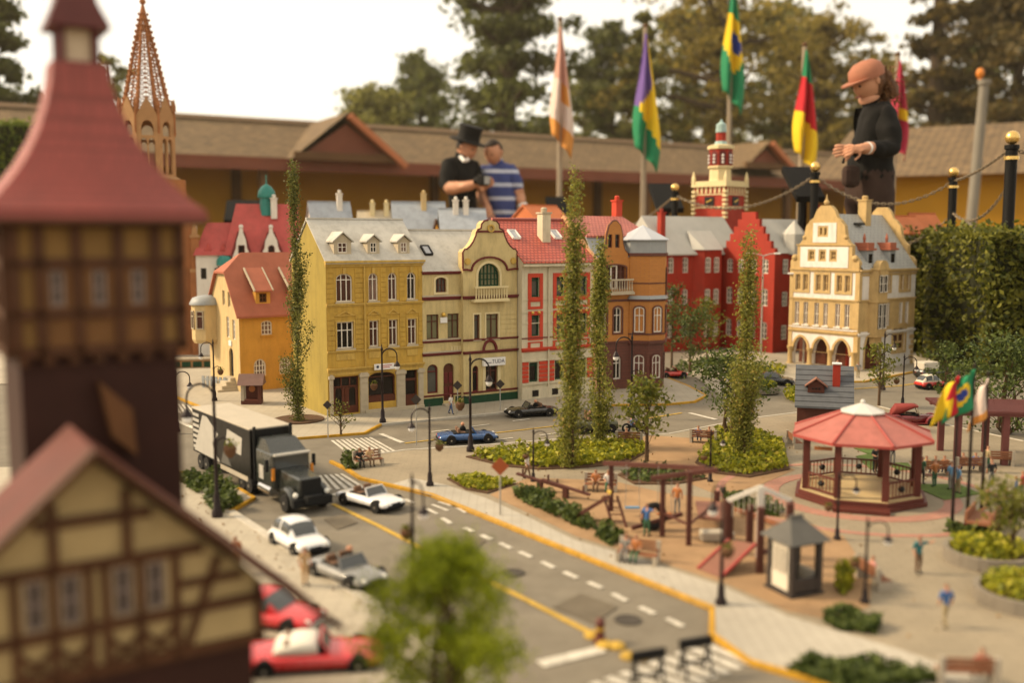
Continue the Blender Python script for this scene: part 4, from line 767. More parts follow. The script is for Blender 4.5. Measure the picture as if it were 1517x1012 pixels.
to = B('clock_tower', M_sred, hsch, lambda m: m.box(-th_,th_,-th_,th_,0,qz(276))); to.location = (clx*U, cly*U, 0); to.rotation_euler = (0,0,R(57+45))
B('stone_band', M_cream2, to, lambda m: [m.box(-th_-p,th_+p,-th_-p,th_+p,qz(y0),qz(y1)) for y0,y1,p in ((308.5,306.5,.06),(289.5,288,.06),(277.5,274,.35))])
for sx in (-1,1):
    for sy in (-1,1):
        B('corner_quoin', M_cream2, to, lambda m: [m.box(sx*th_-.3,sx*th_+.3,sy*th_-.3,sy*th_+.3,qz(324)+j*.62,qz(324)+j*.62+.36) for j in range(7)], kind='stuff')
        B('parapet_pinnacle', M_cream2, to, lambda m: (m.box(sx*(th_+.1)-.22,sx*(th_+.1)+.22,sy*(th_+.1)-.22,sy*(th_+.1)+.22,qz(276),qz(264)), m.lathe([(.3,qz(264)),(.04,qz(254))], (sx*(th_+.1),sy*(th_+.1),0), 4, ph=R(45))))
for r_ in range(4):
    pr = B('parapet', M_cream2, to, lambda m: m.box(-th_,th_,-th_-.2,-th_,qz(275),qz(269))); pr.rotation_euler = (0,0,R(90*r_))
    B('dentil_row', M_cream2, pr, lambda m: [m.box(-th_+.45+j*.75,-th_+.75+j*.75,-th_-.12,-th_+.02,qz(287),qz(278)) for j in range(7)], kind='stuff')
    cf = B('clock_face', M_black, pr, lambda m: m.box(-.8,.8,-th_-.1,-th_+.02,qz(305),qz(292))); B('clock_hand', M_gold, cf, lambda m: (m.bar((0,-th_-.14,(qz(305)+qz(292))/2),(.5,-th_-.14,qz(296)), .14), m.bar((0,-th_-.14,(qz(305)+qz(292))/2),(-.45,-th_-.14,qz(300)), .14)))
B('drum', M_cream2, to, lambda m: m.lathe([(1.95,qz(276)),(1.6,qz(266)),(1.55,qz(249))], (0,0,0), 8, ph=R(22.5)))
B('belfry', M_sred, to, lambda m: m.lathe([(1.72,qz(249)),(1.72,qz(221))], (0,0,0), 8, ph=R(22.5))); bf = bpy.data.objects['belfry']
B('belfry_band', M_cream2, bf, lambda m: (m.lathe([(1.85,qz(249)),(1.85,qz(246))], (0,0,0), 8, ph=R(22.5)), m.lathe([(1.95,qz(221)),(1.95,qz(216)),(1.2,qz(214))], (0,0,0), 8, ph=R(22.5))))
for i in range(8):
    a = R(45*i); o = B('belfry_arch', M_maroon, bf, lambda m: m.wall(H(-.5,.5,qz(244),qz(224),.5), [H(-.12,.12,qz(242),qz(228),.1)], -1.66, .05, .05)); o.rotation_euler = (0,0,a); B('arch_ornament', M_sign, o, lambda m: [m.ball((0,-1.68,qz(y)), .2, 6) for y in (241,236,231)])
B('lantern', M_sred, to, lambda m: m.lathe([(.75,qz(215)),(.75,qz(196))], (0,0,0), 8)); B('lantern_cap', pm('verdigris', (.30,.42,.40), .5, .2, 30), to, lambda m: (m.lathe([(1.1,qz(216)),(.8,qz(209))], (0,0,0), 8), m.lathe([(.85,qz(196)),(.8,qz(191)),(.75,qz(184)),(.3,qz(181)),(.05,qz(176))], (0,0,0), 10)))
# --- golden stone house with arcade
ga = math.atan2((g(1268,552)-g(1168,540)).y, (g(1268,552)-g(1168,540)).x); fr = Fr(g(1168,540).xy, ga); WG = fr.px(1268,552)[0]; DG = 11.8
hg_ = thing('arcade_house', 'golden stone house with white panels, arcade and scrolled gable', 'house', fr.P(0,0), ga)
zA = fr.px(1218,492)[1]; zB = fr.px(1218,443)[1]; zC = fr.px(1218,400)[1]; zD = fr.px(1218,363)[1]; zE = fr.px(1218,328)[1]; zF = fr.px(1214,309)[1]
sl = (WG-.3)/3
arc = [H(.55+i*(WG-.9)/3, .55+i*(WG-.9)/3+sl-.75, .15, zA-.75, 1.9, 'point') for i in range(3)]
B('arcade_wall', M_white2, hg_, lambda m: m.wall([(0,0),(WG,0),(WG,zA),(0,zA)], arc, 0, .6, 0))
for i in range(3):
    x0 = .55+i*(WG-.9)/3; x1 = x0+sl-.75
    B('arch_surround', M_goldst, hg_, lambda m: m.wall(H(x0-.28,x1+.28,1.9,zA-.5,2.05,'point'), [H(x0,x1,1.899,zA-.75,1.9,'point')], -.1, .3, .15))
for i in range(4):
    x = .25+i*(WG-.9)/3 if i < 3 else WG-.3
    B('column', M_goldst, hg_, lambda m: (m.lathe([(.42,0),(.42,.3),(.3,.45),(.28,1.9),(.4,2.1),(.42,2.3)], (x,-.05,0), 12)), smooth=True)
B('arcade_back', M_door, hg_, lambda m: m.box(.1,WG-.1,1.9,2.0,0,zA)); B('arcade_floor', M_stone, hg_, lambda m: m.box(-.2,WG+.2,-.5,2,0.0,.22)); B('doorway', M_sred, hg_, lambda m: m.box(WG-2.6,WG-1.7,1.8,1.95,.2,2.6))
w1 = [PX(a,b,451,473) for a,b in ((1177,1184),(1190,1197),(1206,1213),(1219.5,1226.5),(1237,1244.5),(1251,1258.5))]
B('floor_wall', M_goldst, hg_, lambda m: m.wall([(0,zA),(WG,zA),(WG,zB),(0,zB)], [H(w[0],w[1],zA+.75,zB-.45) for w in w1], 0, .25, 0))
for w in w1: window(hg_, w[0], w[1], zA+.75, zB-.45, 0, .2, 2, (.5,), M_wwhite, M_gbrown, .09, sill=M_white2)
w2 = [PX(a,b,406,430) for a,b in ((1179,1186),(1190,1197),(1209,1216),(1220,1227.5),(1240,1247.5),(1252,1259.5))]
B('floor_wall', M_white2, hg_, lambda m: m.wall([(0,zB),(WG,zB),(WG,zC),(0,zC)], [H(w[0],w[1],zB+.95,zC-.55) for w in w2], 0, .25, 0))
for i, w in enumerate(w2):
    window(hg_, w[0], w[1], zB+.95, zC-.55, 0, .2, 2, (.5,), M_goldst, M_gbrown, .11)
    if i % 2 == 0: B('window_surround', M_goldst, hg_, lambda m: m.wall(H(w[0]-.28,w2[i+1][1]+.28,zB+.65,zC-.25), [H(w[0],w[1],zB+.95,zC-.55),H(w2[i+1][0],w2[i+1][1],zB+.95,zC-.55)], -.08, .1, .1))
xmg = WG/2 - .1; gl = [(WG*.5,zC),(WG*.5,zC+1.0),(WG*.46,zC+1.5),(WG*.40,zC+1.7),(WG*.40,zD),(WG*.36,zD+.2),(WG*.31,zD+.8),(WG*.28,zE-.5),(WG*.23,zE),(WG*.23,zE+.1),(WG*.17,zE+.45),(WG*.13,zF-.2),(WG*.07,zF+.35)]
w3 = [PX(a,b,370,386) for a,b in ((1199,1206),(1215,1222),(1231,1238))]; w4 = [PX(1214.5,1218,336,345),PX(1221,1224.5,336,345)]
gp_ = [(xmg+x,z) for x,z in gl] + [(xmg-x,z) for x,z in gl[::-1]]
gg = B('gable_wall', M_goldst, hg_, lambda m: m.wall(gp_, [H(w[0],w[1],zC+1.2,zD-.7) for w in w3]+[H(w[0],w[1],zD+1.15,zE-.7) for w in w4], 0, .25, .6))
B('gable_panel', M_white2, gg, lambda m: m.wall(H(xmg-WG*.35,xmg+WG*.35,zC+.3,zD-.2), [H(w[0]-.2,w[1]+.2,zC+1.0,zD-.5) for w in w3], -.05, .05, .07)); B('gable_panel', M_white2, gg, lambda m: m.wall(H(xmg-WG*.17,xmg+WG*.17,zD+.3,zE-.15), [H(w4[0][0]-.25,w4[1][1]+.25,zD+.95,zE-.5)], -.05, .05, .07))
for w in w3: window(gg, w[0], w[1], zC+1.2, zD-.7, 0, .2, 2, (.5,), M_goldst, M_gbrown, .1)
for w in w4: window(gg, w[0], w[1], zD+1.15, zE-.7, 0, .2, 1, (), M_goldst, M_gbrown, .08)
B('gable_crest', M_goldst, gg, lambda m: (m.ball((xmg,.2,zF+.7), .34, 8), m.lathe([(.16,zF+.9),(.03,zF+1.7)], (xmg,.2,0), 6), [m.ball((xmg+s_*WG*.44,.1,zC+1.4), .4, 8) for s_ in (1,-1)], [m.ball((xmg+s_*WG*.3,.1,zD+.9), .3, 8) for s_ in (1,-1)]), smooth=True)
for z, h_, p_, mt in ((zA-.2,.35,.22,M_goldst),(zA+.3,.2,.1,M_white2),(zB-.22,.3,.16,M_goldst),(zC-.2,.32,.2,M_goldst),(zD-.12,.2,.12,M_goldst),(zA+.6,.12,.1,M_goldst)):
    cornice(hg_, 0 if z < zC else WG*.08, WG if z < zC else WG*.88, z, h_, p_, mt, 'string_course')
B('corner_pier', M_goldst, hg_, lambda m: m.box(WG-.45,WG+.1,-.06,.5,0,zC)); B('corner_pier', M_goldst, hg_, lambda m: m.box(-.1,.4,-.06,.4,0,zC))
sd = B('side_wall', M_white2, hg_, lambda m: m.wall([(0,0),(DG,0),(DG,zC),(0,zC)], [H(DG*.62,DG*.84,1.9,4.9), H(1.6,4.6,.1,4.4,1.8,'point')]+[H(x,x+.75,zA+.75,zB-.45) for x in (5.6,8.4,9.7)]+[H(x,x+.75,zB+.95,zC-.55) for x in (5.6,8.4,9.7)], 0, .3, 0)); sd.location = (WG*U, 0, 0); sd.rotation_euler = (0,0,R(90))
B('side_stone_band', M_goldst, sd, lambda m: m.wall([(0,zA+.3),(DG,zA+.3),(DG,zB),(0,zB)], [H(x,x+.75,zA+.75,zB-.45) for x in (5.6,8.4,9.7)], -.04, .05, .05))
for x in (5.6,8.4,9.7):
    window(sd, x, x+.75, zA+.75, zB-.45, 0, .2, 2, (.5,), M_wwhite, M_gbrown, .09, sill=M_goldst); window(sd, x, x+.75, zB+.95, zC-.55, 0, .2, 2, (.5,), M_goldst, M_gbrown, .11); surround(sd, x, x+.75, zB+.95, zC-.55, M_goldst, .25)
window(sd, DG*.62, DG*.84, 1.9, 4.9, 0, .2, 2, (.35,.68), M_goldst, M_gbrown, .3); surround(sd, DG*.62, DG*.84, 1.9, 4.9, M_goldst, .3); B('dark_arch', M_door, sd, lambda m: m.wall(H(1.6,4.6,.1,4.4,1.8,'point'), [], .28, 0, 0)); surround(sd, 1.6, 4.6, .1, 4.4, M_goldst, .3, 1.8, kind='point', bottom=False, name='arch_surround')
B('corner_quoin', M_goldst, sd, lambda m: [m.box(DG-(.9 if j%2 else .55),DG+.05,-.06,.1,j*.62+.1,j*.62+.6) for j in range(int(zA/.62))], kind='stuff')
for z, h_, p_ in ((zA-.2,.35,.25),(zB-.22,.3,.2),(zC-.6,.25,.12),(zC-.25,.4,.35)): cornice(sd, 0, DG, z, h_, p_, M_goldst if p_ != .25 else M_white2, 'string_course')
bx_ = 2.0; orl = B('oriel', M_goldst, sd, lambda m: (m.prism([(bx_,0),(bx_+.3,-.95),(bx_+2.3,-.95),(bx_+2.6,0)], zA-.3, zC+.2), m.prism([(bx_+.4,0),(bx_+.6,-.6),(bx_+2.0,-.6),(bx_+2.2,0)], zA-1.2, zA-.3)))
for z0_, z1_ in ((zA+.6,zB-.4),(zB+.9,zC-.5)): window(orl, bx_+.5, bx_+1.2, z0_, z1_, 0, .0, 1, (.5,), M_wwhite, M_glass, .09, y0=-.98); window(orl, bx_+1.4, bx_+2.1, z0_, z1_, 0, .0, 1, (.5,), M_wwhite, M_glass, .09, y0=-.98)
B('oriel_crest', M_goldst, orl, lambda m: m.tube([(bx_+1.3,-1.05,zC+.25),(bx_+1.3,-.2,zC+.25)], .95, 14), smooth=True)
for z in (zA-.35,zB-.25,zC+.1): B('oriel_moulding', M_goldst, orl, lambda m: m.prism([(bx_-.15,0),(bx_+.2,-1.12),(bx_+2.4,-1.12),(bx_+2.75,0)], z, z+.22))
ZRG = zE + .9
B('roof', M_groof, hg_, lambda m: (m.add([(WG+.35,-.05+.4,zC),(WG+.35,DG-.2,zC),(WG/2,DG-.2,ZRG),(WG/2,.4,ZRG)],[(0,1,2,3)]), m.add([(-.35,.4,zC),(-.35,DG-.2,zC),(WG/2,DG-.2,ZRG),(WG/2,.4,ZRG)],[(0,1,2,3)])))
B('back_gable', M_goldst, hg_, lambda m: m.wall([(x,z) for x,z in gp_], [], DG-.2, 0, .5))
for yy in (2.6, 7.2):
    zz = zC+.3; kk = (ZRG-zC)/(WG/2)
    dm = B('dormer', M_slate, hg_, lambda m: m.box(WG-2.2,WG-.35,yy-.6,yy+.6,zz-.1,zz+2.0)); B('dormer_window', M_glass, dm, lambda m: m.box(WG-.34,WG-.3,yy-.35,yy+.35,zz+.4,zz+1.6))
    B('dormer_roof', M_ored, dm, lambda m: (m.box(WG-2.6,WG-.1,yy-.85,yy+.85,zz+2.0,zz+2.25), m.box(WG-2.5,WG-.3,yy-.65,yy+.65,zz+2.25,zz+2.9), m.lathe([(.12,zz+2.9),(.2,zz+3.4),(.03,zz+4.0)], (WG-1.2,yy,0), 6)), bev=.05)
chimney(hg_, WG/2+.5, 7.0, ZRG-1.8, ZRG+1.6, 1.1, M_goldst, M_goldst); B('roof_aerial', M_black, hg_, lambda m: m.box(WG/2+.9,WG/2+1.5,4.2,5.6,ZRG-1.3,ZRG-1.0))
# --- brown cabin behind the bandstand
fr = Fr(at(1180,640,77).xy, R(-16)); cbn = thing('cabin', 'dark brown cabin with slate shingle roof and red chimney behind the bandstand', 'cabin', fr.P(0,0), R(-16)); WC = fr.px(1260,640)[0]; zec = fr.px(1220,598)[1]; zrc = fr.px(1220,553)[1] + .25; DC = 4.2
M_cab = pm('dark_brown_boards', (.09,.028,.018), .6, .2, 30, .2, grain=200); M_shing = pm('slate_shingle', (.10,.105,.115), .55, .18, 40, .15, grain=300)
gable_body(cbn, WC, DC, zec, zrc-.1, M_cab); gable_roof(cbn, WC, DC, zec, zrc, M_shing, .3, .18, .08)
kc = (zrc-zec)/(DC/2)
for i in range(8):
    y0_ = -.3 + i*(DC/2+.3)/8; z0_ = zec + kc*y0_ + .08
    B('shingle_course', M_shing, cbn, lambda m: m.add([(-.2,y0_,z0_+.02),(WC+.2,y0_,z0_+.02),(WC+.2,y0_+.32,z0_+kc*.32),(-.2,y0_+.32,z0_+kc*.32),(-.2,y0_,z0_+.08),(WC+.2,y0_,z0_+.08)],[(4,5,2,3),(0,1,5,4)]))
M_gzp0 = pm('weathered_rust', (.24,.11,.075), .7, .2, 30); dmr = B('dormer', M_cab, cbn, lambda m: m.wall([(.75,zec+.75),(2.0,zec+.75),(2.0,zec+1.3),(1.38,zec+1.75),(.75,zec+1.3)], [], .45, 0, .9))
[B('dormer_roof', M_gzp0, dmr, lambda m: m.add([(1.38,.25,zec+1.84),(1.38+s_*.86,.25,zec+1.2),(1.38+s_*.86,1.5,zec+1.2),(1.38,1.9,zec+1.84),(1.38,.25,zec+1.92),(1.38+s_*.86,.25,zec+1.28),(1.38+s_*.86,1.5,zec+1.28),(1.38,1.9,zec+1.92)],[(0,1,2,3),(4,5,6,7),(0,1,5,4),(1,2,6,5)])) for s_ in (1,-1)]
for j in range(3): B('nesting_hole', M_black, dmr, lambda m: m.box(1.08+j*.24,1.2+j*.24,.42,.46,zec+1.0,zec+1.15))
ck = B('chimney', M_sred, cbn, lambda m: m.box(WC*.72-.28,WC*.72+.28,.9,1.4,zec+1.0,zrc+.35)); B('chimney_cap', M_sign, ck, lambda m: m.box(WC*.72-.36,WC*.72+.36,.84,1.46,zrc+.35,zrc+.45))
# --- half-timbered house and tower in the near foreground
M_timb = pm('brown_timber', (.07,.026,.009), .6, .25, 20, .2, grain=200); M_infill = pm('ochre_infill', (.38,.28,.135), .8, .15, 14, .15, grain=300, dirt=.12); M_froof = brick_mat('dusty_red_roof', (.27,.05,.038), (.245,.045,.034), (.19,.035,.026), .34, .2, .03, .6, .5, var=.25)
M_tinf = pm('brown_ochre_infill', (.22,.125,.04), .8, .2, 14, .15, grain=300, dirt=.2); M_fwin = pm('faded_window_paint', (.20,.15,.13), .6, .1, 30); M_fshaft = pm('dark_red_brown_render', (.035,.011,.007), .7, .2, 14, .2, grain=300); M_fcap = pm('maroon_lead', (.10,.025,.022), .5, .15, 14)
C0 = at(12,400,27).xy; ft = thing('timber_tower', 'blurred half-timbered tower with flared dusty red roof, nearest at left', 'tower', (C0.x,C0.y,0), RA); TW = 4.65
fr = Fr(C0, RA); zb0 = fr.px(150,522)[1]; zt0_ = fr.px(150,323)[1]
wx = [1.2, 2.3, 3.35]
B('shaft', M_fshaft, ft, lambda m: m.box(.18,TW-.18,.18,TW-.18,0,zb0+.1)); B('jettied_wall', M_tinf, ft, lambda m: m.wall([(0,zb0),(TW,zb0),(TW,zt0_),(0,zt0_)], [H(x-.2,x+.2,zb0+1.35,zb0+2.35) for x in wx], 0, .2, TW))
B('window_band', pm('brown_boarding', (.16,.075,.025), .7, .2, 20, .2), ft, lambda m: m.wall(H(.75,TW-.85,zb0+.2,zb0+2.5), [H(x-.2,x+.2,zb0+1.35,zb0+2.35) for x in wx], -.03, .04, .03))
for x in wx: window(ft, x-.2, x+.2, zb0+1.35, zb0+2.35, 0, .1, 2, (.5,), M_fwin, M_glass, .09)
def beam(par, a, b, w=.28, y=-.06, mt=None): return B('timber_beam', mt or M_timb, par, lambda m: m.bar((a[0],y,a[1]),(b[0],y,b[1]), .16, w, up=(0,0,1) if abs(b[0]-a[0]) > abs(b[1]-a[1]) else (1,0,0)))
for z in (zb0+.1, zb0+1.15, zb0+2.55, zt0_-.12): beam(ft, (0,z), (TW,z))
for x in (.12,.75,1.72,2.82,3.85,4.53): beam(ft, (x,zb0), (x,zt0_))
hq = [fr.px(x, y, -.35) for x, y in ((148,566),(196,606),(204,676),(168,648))]; B('leaning_panel', pm('tan_panel', (.13,.055,.02), .7, .2, 14), ft, lambda m: m.wall(hq[::-1], [], -.35, 0, .5))
ls = B('side_wall', M_tinf, ft, lambda m: m.box(0,TW,-.04,0,zb0,zt0_)); ls.location = (0,TW*U,0); ls.rotation_euler = (0,0,R(-90))
for z in (zb0+.1, zb0+1.15, zb0+2.55, zt0_-.12): beam(ls, (0,z), (TW,z), y=-.1)
for x in (.12,1.2,2.3,3.4,4.53): beam(ls, (x,zb0), (x,zt0_), y=-.1)
for i in range(7): B('jetty_corbel', M_timb, ft, lambda m: m.box(.15+i*.65,.4+i*.65,-.05,.35,zb0-.3,zb0+.02))
cxt = TW/2; he = TW/2+.62; zs0 = zt0_ - .05; zsl = fr.px(108,95,TW/2)[1]; zst = fr.px(108,45,TW/2)[1]
prof = [(he,0),(he*.985,.06),(he*.86,.13),(he*.72,.235),(he*.56,.38),(he*.43,.54),(he*.33,.72),(he*.275,.87),(he*.25,1.0)]
B('roof', M_froof, ft, lambda m: m.lathe([(r*math.sqrt(2), zs0 + t*(zsl-zs0)) for r, t in prof], (cxt,cxt,0), 4, ph=R(45)), smooth=30)
B('eaves_board', M_timb, ft, lambda m: m.lathe([(he*1.414,zs0-.12),(he*1.414,zs0)], (cxt,cxt,0), 4, ph=R(45)))
[B('lantern_post', M_fcap, ft, lambda m: m.box(cxt+sx*.46-.1,cxt+sx*.46+.1,cxt+sy*.46-.1,cxt+sy*.46+.1,zsl-.05,zst)) for sx in (1,-1) for sy in (1,-1)]; B('lantern', pm('pale_lantern', (.62,.5,.35), .5), ft, lambda m: m.box(cxt-.36,cxt+.36,cxt-.36,cxt+.36,zsl,zst))
B('cap_roof', M_fcap, ft, lambda m: m.lathe([(1.2,zst),(1.12,zst+.2),(.82,zst+.7),(.58,zst+1.3),(.36,zst+2.2),(.05,zst+3.0)], (cxt,cxt,0), 4, ph=R(45)), smooth=30)
AP = at(134,668,24); fr = Fr((AP.x,AP.y), RA); gh = thing('timber_house', 'blurred half-timbered gable house with red roof at lower left', 'house', (AP.x,AP.y,0), RA)
zap_ = AP.z - .25; HWd = 4.2; slp = .92; zev = zap_ - HWd*slp; zj = fr.px(380,950)[1]; DG_ = 3.3
hx = [-1.4,-.6,.62,1.42]
gwl = B('gable_wall', M_infill, gh, lambda m: m.wall([(-HWd,zj),(HWd,zj),(HWd,zev),(0,zap_),(-HWd,zev)], [H(x-.24,x+.24,zap_-4.05,zap_-2.8) for x in hx], 0, .2, DG_))
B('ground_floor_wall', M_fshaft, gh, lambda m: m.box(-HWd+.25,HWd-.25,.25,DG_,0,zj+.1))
for x in hx: window(gwl, x-.24, x+.24, zap_-4.05, zap_-2.8, 0, .1, 2, (.5,), M_fwin, M_glass, .09)
for z, xx in ((zj+.14,HWd),(zap_-4.22,HWd),(zap_-2.6,2.6),(zap_-1.45,1.35)): beam(gwl, (-xx,z), (xx,z), .26)
for x in (-3.9,-2.9,-1.85,-1.0,-.2,.2,1.02,1.9,4.05): beam(gwl, (x,zj), (x,zap_-2.6 if abs(x) < 2.6 else zap_-abs(x)*slp-.1), .2)
for x in (-.95,.75): beam(gwl, (x,zap_-2.6), (x,zap_-abs(x)*slp-.1), .22)
beam(gwl, (2.1,zj+.2), (3.0,zap_-2.9), .2); beam(gwl, (1.95,zap_-3.5), (3.6,zap_-3.5), .2)
for i in range(4):
    for x0 in (-1.8,-.95,.25,1.08): 
        if i < 2: beam(gwl, (x0,zj+.2 + (.0 if i else .7)), (x0+.75,zj+.9-(.0 if i else .7)), .12)
for s_ in (1,-1): B('barge_board', M_timb, gh, lambda m: m.bar((0,-.55,zap_+.32),(s_*6.2,-.55,zap_+.32-6.2*slp), .16, .45, up=(0,1,0)))
B('roof', pm('dark_red_tiles', (.10,.02,.013), .65, .25, 14, .2, grain=200, dirt=.2), gh, lambda m: [m.add([(0,-.5,zap_+.4),(s_*6.2,-.5,zap_+.4-6.2*slp),(s_*6.2,DG_,zap_+.4-6.2*slp),(0,DG_,zap_+.4),(0,-.5,zap_+.2),(s_*6.2,-.5,zap_+.2-6.2*slp),(s_*6.2,DG_,zap_+.2-6.2*slp),(0,DG_,zap_+.2)],[(0,1,2,3),(4,5,6,7),(0,1,5,4),(1,2,6,5)]) for s_ in (1,-1)])
# ---------------------------------------------------------------- real-size surroundings: trees, hedge, shelter, flags, posts, visitors
rng = np.random.default_rng(7)
def cards(name, P, size, mat, parent=None, up=0.0, aspect=.6, label=None, nrm=None):
    """one mesh of many small leaf faces at points P (own units), each turned its own way."""
    n = len(P); P = np.asarray(P, float); s = np.broadcast_to(np.asarray(size, float), (n,)) * rng.uniform(.7, 1.3, n)
    a = rng.normal(size=(n,3)); a[:,2] *= (1-up); a /= np.linalg.norm(a, axis=1, keepdims=True)
    b = rng.normal(size=(n,3)); 
    if nrm is not None: b = np.cross(a, nrm + rng.normal(size=(n,3))*.5)
    b -= a * (a*b).sum(1, keepdims=True); b /= np.linalg.norm(b, axis=1, keepdims=True)
    v = np.empty((n,4,3)); v[:,0] = P - a*s[:,None]*.5; v[:,1] = P + b*s[:,None]*.5*aspect; v[:,2] = P + a*s[:,None]*.5; v[:,3] = P - b*s[:,None]*.5*aspect
    v = (v.reshape(-1,3)*U).astype(np.float32)
    me = bpy.data.meshes.new(name); me.vertices.add(4*n); me.vertices.foreach_set('co', v.ravel()); me.loops.add(4*n); me.loops.foreach_set('vertex_index', np.arange(4*n, dtype=np.int32))
    me.polygons.add(n); me.polygons.foreach_set('loop_start', np.arange(0,4*n,4, dtype=np.int32)); me.polygons.foreach_set('loop_total', np.full(n,4, dtype=np.int32)); me.update(); me.materials.append(mat)
    o = bpy.data.objects.new(name, me); COL.objects.link(o); o.parent = parent; return o
def clumps(C, rad, m, flat=1.0):
    C = np.asarray(C); n = len(C); r = np.broadcast_to(np.asarray(rad, float), (n,)); q = rng.normal(size=(n,m,3)) * .5; q[:,:,2] *= flat
    return (C[:,None,:] + q * r[:,None,None]).reshape(-1,3)
LM_con = leaf_mat('conifer_needles', (.045,.055,.015), (.15,.165,.045), .55)
LM_olive = leaf_mat('olive_foliage', (.08,.085,.022), (.26,.25,.065), .6)
LM_backlit = leaf_mat('backlit_gold_foliage', (.11,.09,.02), (.40,.31,.07), .62)  # golden evening backlight is put into these leaf colours
LM_dark = leaf_mat('dark_foliage', (.05,.045,.015), (.20,.14,.04), .52)
M_bark = pm('bark', (.06,.04,.025), .9, .3, 3, .6, grain=20)
def tree(px, pbase, D, ztop, w, kind, mat, label, nc=220, m=60, ls=.22, zlow=1.5, cat='tree', name='tree', seed=0, group='trees beyond the shelter'):
    """a full-size tree: tapered trunk, limbs, and a crown of leaf clumps; kind picks the outline."""
    p = rat(px, 352, D); t = thing(name, label, cat, (p.x, p.y, -.1), 0, group); H_ = ztop; r_ = np.random.default_rng(seed); C = []; limbs = []
    lean = r_.normal(size=2)*.02*H_
    while len(C) < nc:
        h = zlow + (H_-zlow)*r_.random()**(.8); u = (h-zlow)/(H_-zlow); an = r_.random()*6.283
        if kind == 'conifer':
            lay = round(u*11)/11; h = zlow + (H_-zlow)*(lay + r_.normal()*.012); rr = w*(1-lay)**.8*r_.uniform(.15,1)*(.8+.35*math.sin(an*3+lay*17)); dz = -rr*.12
        elif kind == 'broad': rr = w*math.sin(math.pi*min(1,.12+u*.83))**.6*r_.random()**.45*(.75+.4*math.sin(an*2+seed)); dz = rr*.1
        elif kind == 'open': rr = w*(.3+.7*math.sin(math.pi*min(1,.05+u*.9)))*r_.random()**.35*(.6+.5*math.sin(an*3+seed+u*9)); dz = 0
        else: rr = w*r_.random()**.5*(1-u*.3); dz = 0
        if kind != 'mass' and math.sin(h*4.1+an*2.3+seed)*math.sin(an*5.7-h*2.2) > .5: continue
        c = (math.cos(an)*rr+lean[0]*u, math.sin(an)*rr+lean[1]*u, h+dz); C.append(c)
        if r_.random() < .22: limbs.append(c)
    C = np.array(C); B('trunk', M_bark, t, lambda mm: (mm.tube([(0,0,0),(lean[0]*.5,lean[1]*.5,H_*.5),(lean[0],lean[1],H_*.97)], [.035*H_,.022*H_,.006*H_], 8), [mm.tube([(lean[0]*c[2]/H_,lean[1]*c[2]/H_,max(.3,c[2]-.25*math.hypot(c[0],c[1]))),(c[0]*.5,c[1]*.5,c[2]-.08*w),tuple(c)], [.011*H_,.007*H_,.003*H_], 5) for c in limbs]), smooth=True)
    cards('crown', clumps(C, {'conifer':.13,'broad':.18,'open':.12}.get(kind,.2)*w, max(14,int(m*.75)), .5), ls, mat, t, 0, .65); return t
U = 1.0
tree(-5,0,26,9.5,2.6,'conifer',LM_con,'dark conifer cut by the left picture edge','' or 190,60,.24,1.5,seed=1)
tree(168,0,36,7.2,1.3,'broad',LM_olive,'small thin tree just right of the timber tower roof',60,50,.2,3,seed=2)
tree(742,0,36,13.5,4.3,'conifer',LM_con,'tall dark conifer behind the man in the top hat',380,50,.28,1.5,seed=3)
tree(560,0,40,6.3,3.0,'broad',LM_olive,'rounded olive tree left of the tall conifer',210,60,.24,1.5,seed=4)
tree(905,0,40,9.0,2.2,'broad',LM_con,'leafy tree between the conifer and the narrow pine',150,60,.24,1.5,seed=31)
tree(1010,0,43,10,3.0,'broad',LM_olive,'soft olive tree left of the green and yellow flag',190,50,.26,1.5,seed=32)
tree(1150,0,46,11,3.4,'broad',LM_olive,'tall olive tree between the two rightmost flags',200,50,.27,1.5,seed=33)
tree(1440,0,42,11,3.0,'conifer',LM_con,'far dark conifer behind the grey pole',200,45,.27,1.5,seed=34)
tree(628,0,44,8.2,2.6,'broad',LM_con,'green tree touching the left flank of the tall conifer',170,60,.26,1.5,seed=5)
tree(862,0,44,7.6,3.0,'open',LM_olive,'loose tree between the two leftmost flags',95,45,.26,1.5,seed=6)
tree(950,0,34,8.0,1.9,'conifer',LM_olive,'narrow pine behind the purple and yellow flag',170,60,.2,1.5,seed=7)
tree(1075,0,37,13,4.6,'open',LM_backlit,'big open tree glowing gold behind the green and yellow flag',300,45,.24,2,seed=8)
tree(1215,0,42,10,3.6,'open',LM_backlit,'open tree in backlit gold behind the woman',210,45,.24,2,seed=9)
tree(1382,0,33,11.5,2.6,'conifer',LM_dark,'dusky conifer right of the woman',220,45,.26,1.5,seed=10)
tree(1500,0,32,9.3,3.0,'broad',LM_dark,'dense dusky tree at the right picture edge',260,70,.24,1,seed=11)
tree(1300,0,46,8.5,3.2,'broad',LM_backlit,'orange lit tree between the woman and the dusky conifer',150,60,.24,1,seed=12)
def wood(px0, px1, D, zt, label, seed):
    r_ = np.random.default_rng(seed); a, b = rat(px0,352,D), rat(px1,352,D); n = 260; x = r_.uniform(a.x,b.x,n); C = np.stack([x, a.y + r_.uniform(0,3,n), r_.uniform(.5,1,n)*zt*(.8+.2*np.sin(x*1.3)+.1*np.sin(x*3.1))*r_.random(n)**.3], 1)
    o = cards('wood', clumps(C, 1.3, 70), .3, LM_olive); tag(o, label, 'wood', kind='stuff')
wood(800,1240,50,7.2,'olive wood reading as one mass behind the shelter',21); wood(1220,1560,44,7.0,'shaded wood reading as one mass at right',22); wood(470,820,52,5.4,'low green wood behind the shelter',23); wood(-60,240,40,3.6,'low wood behind the shelter at left',24)
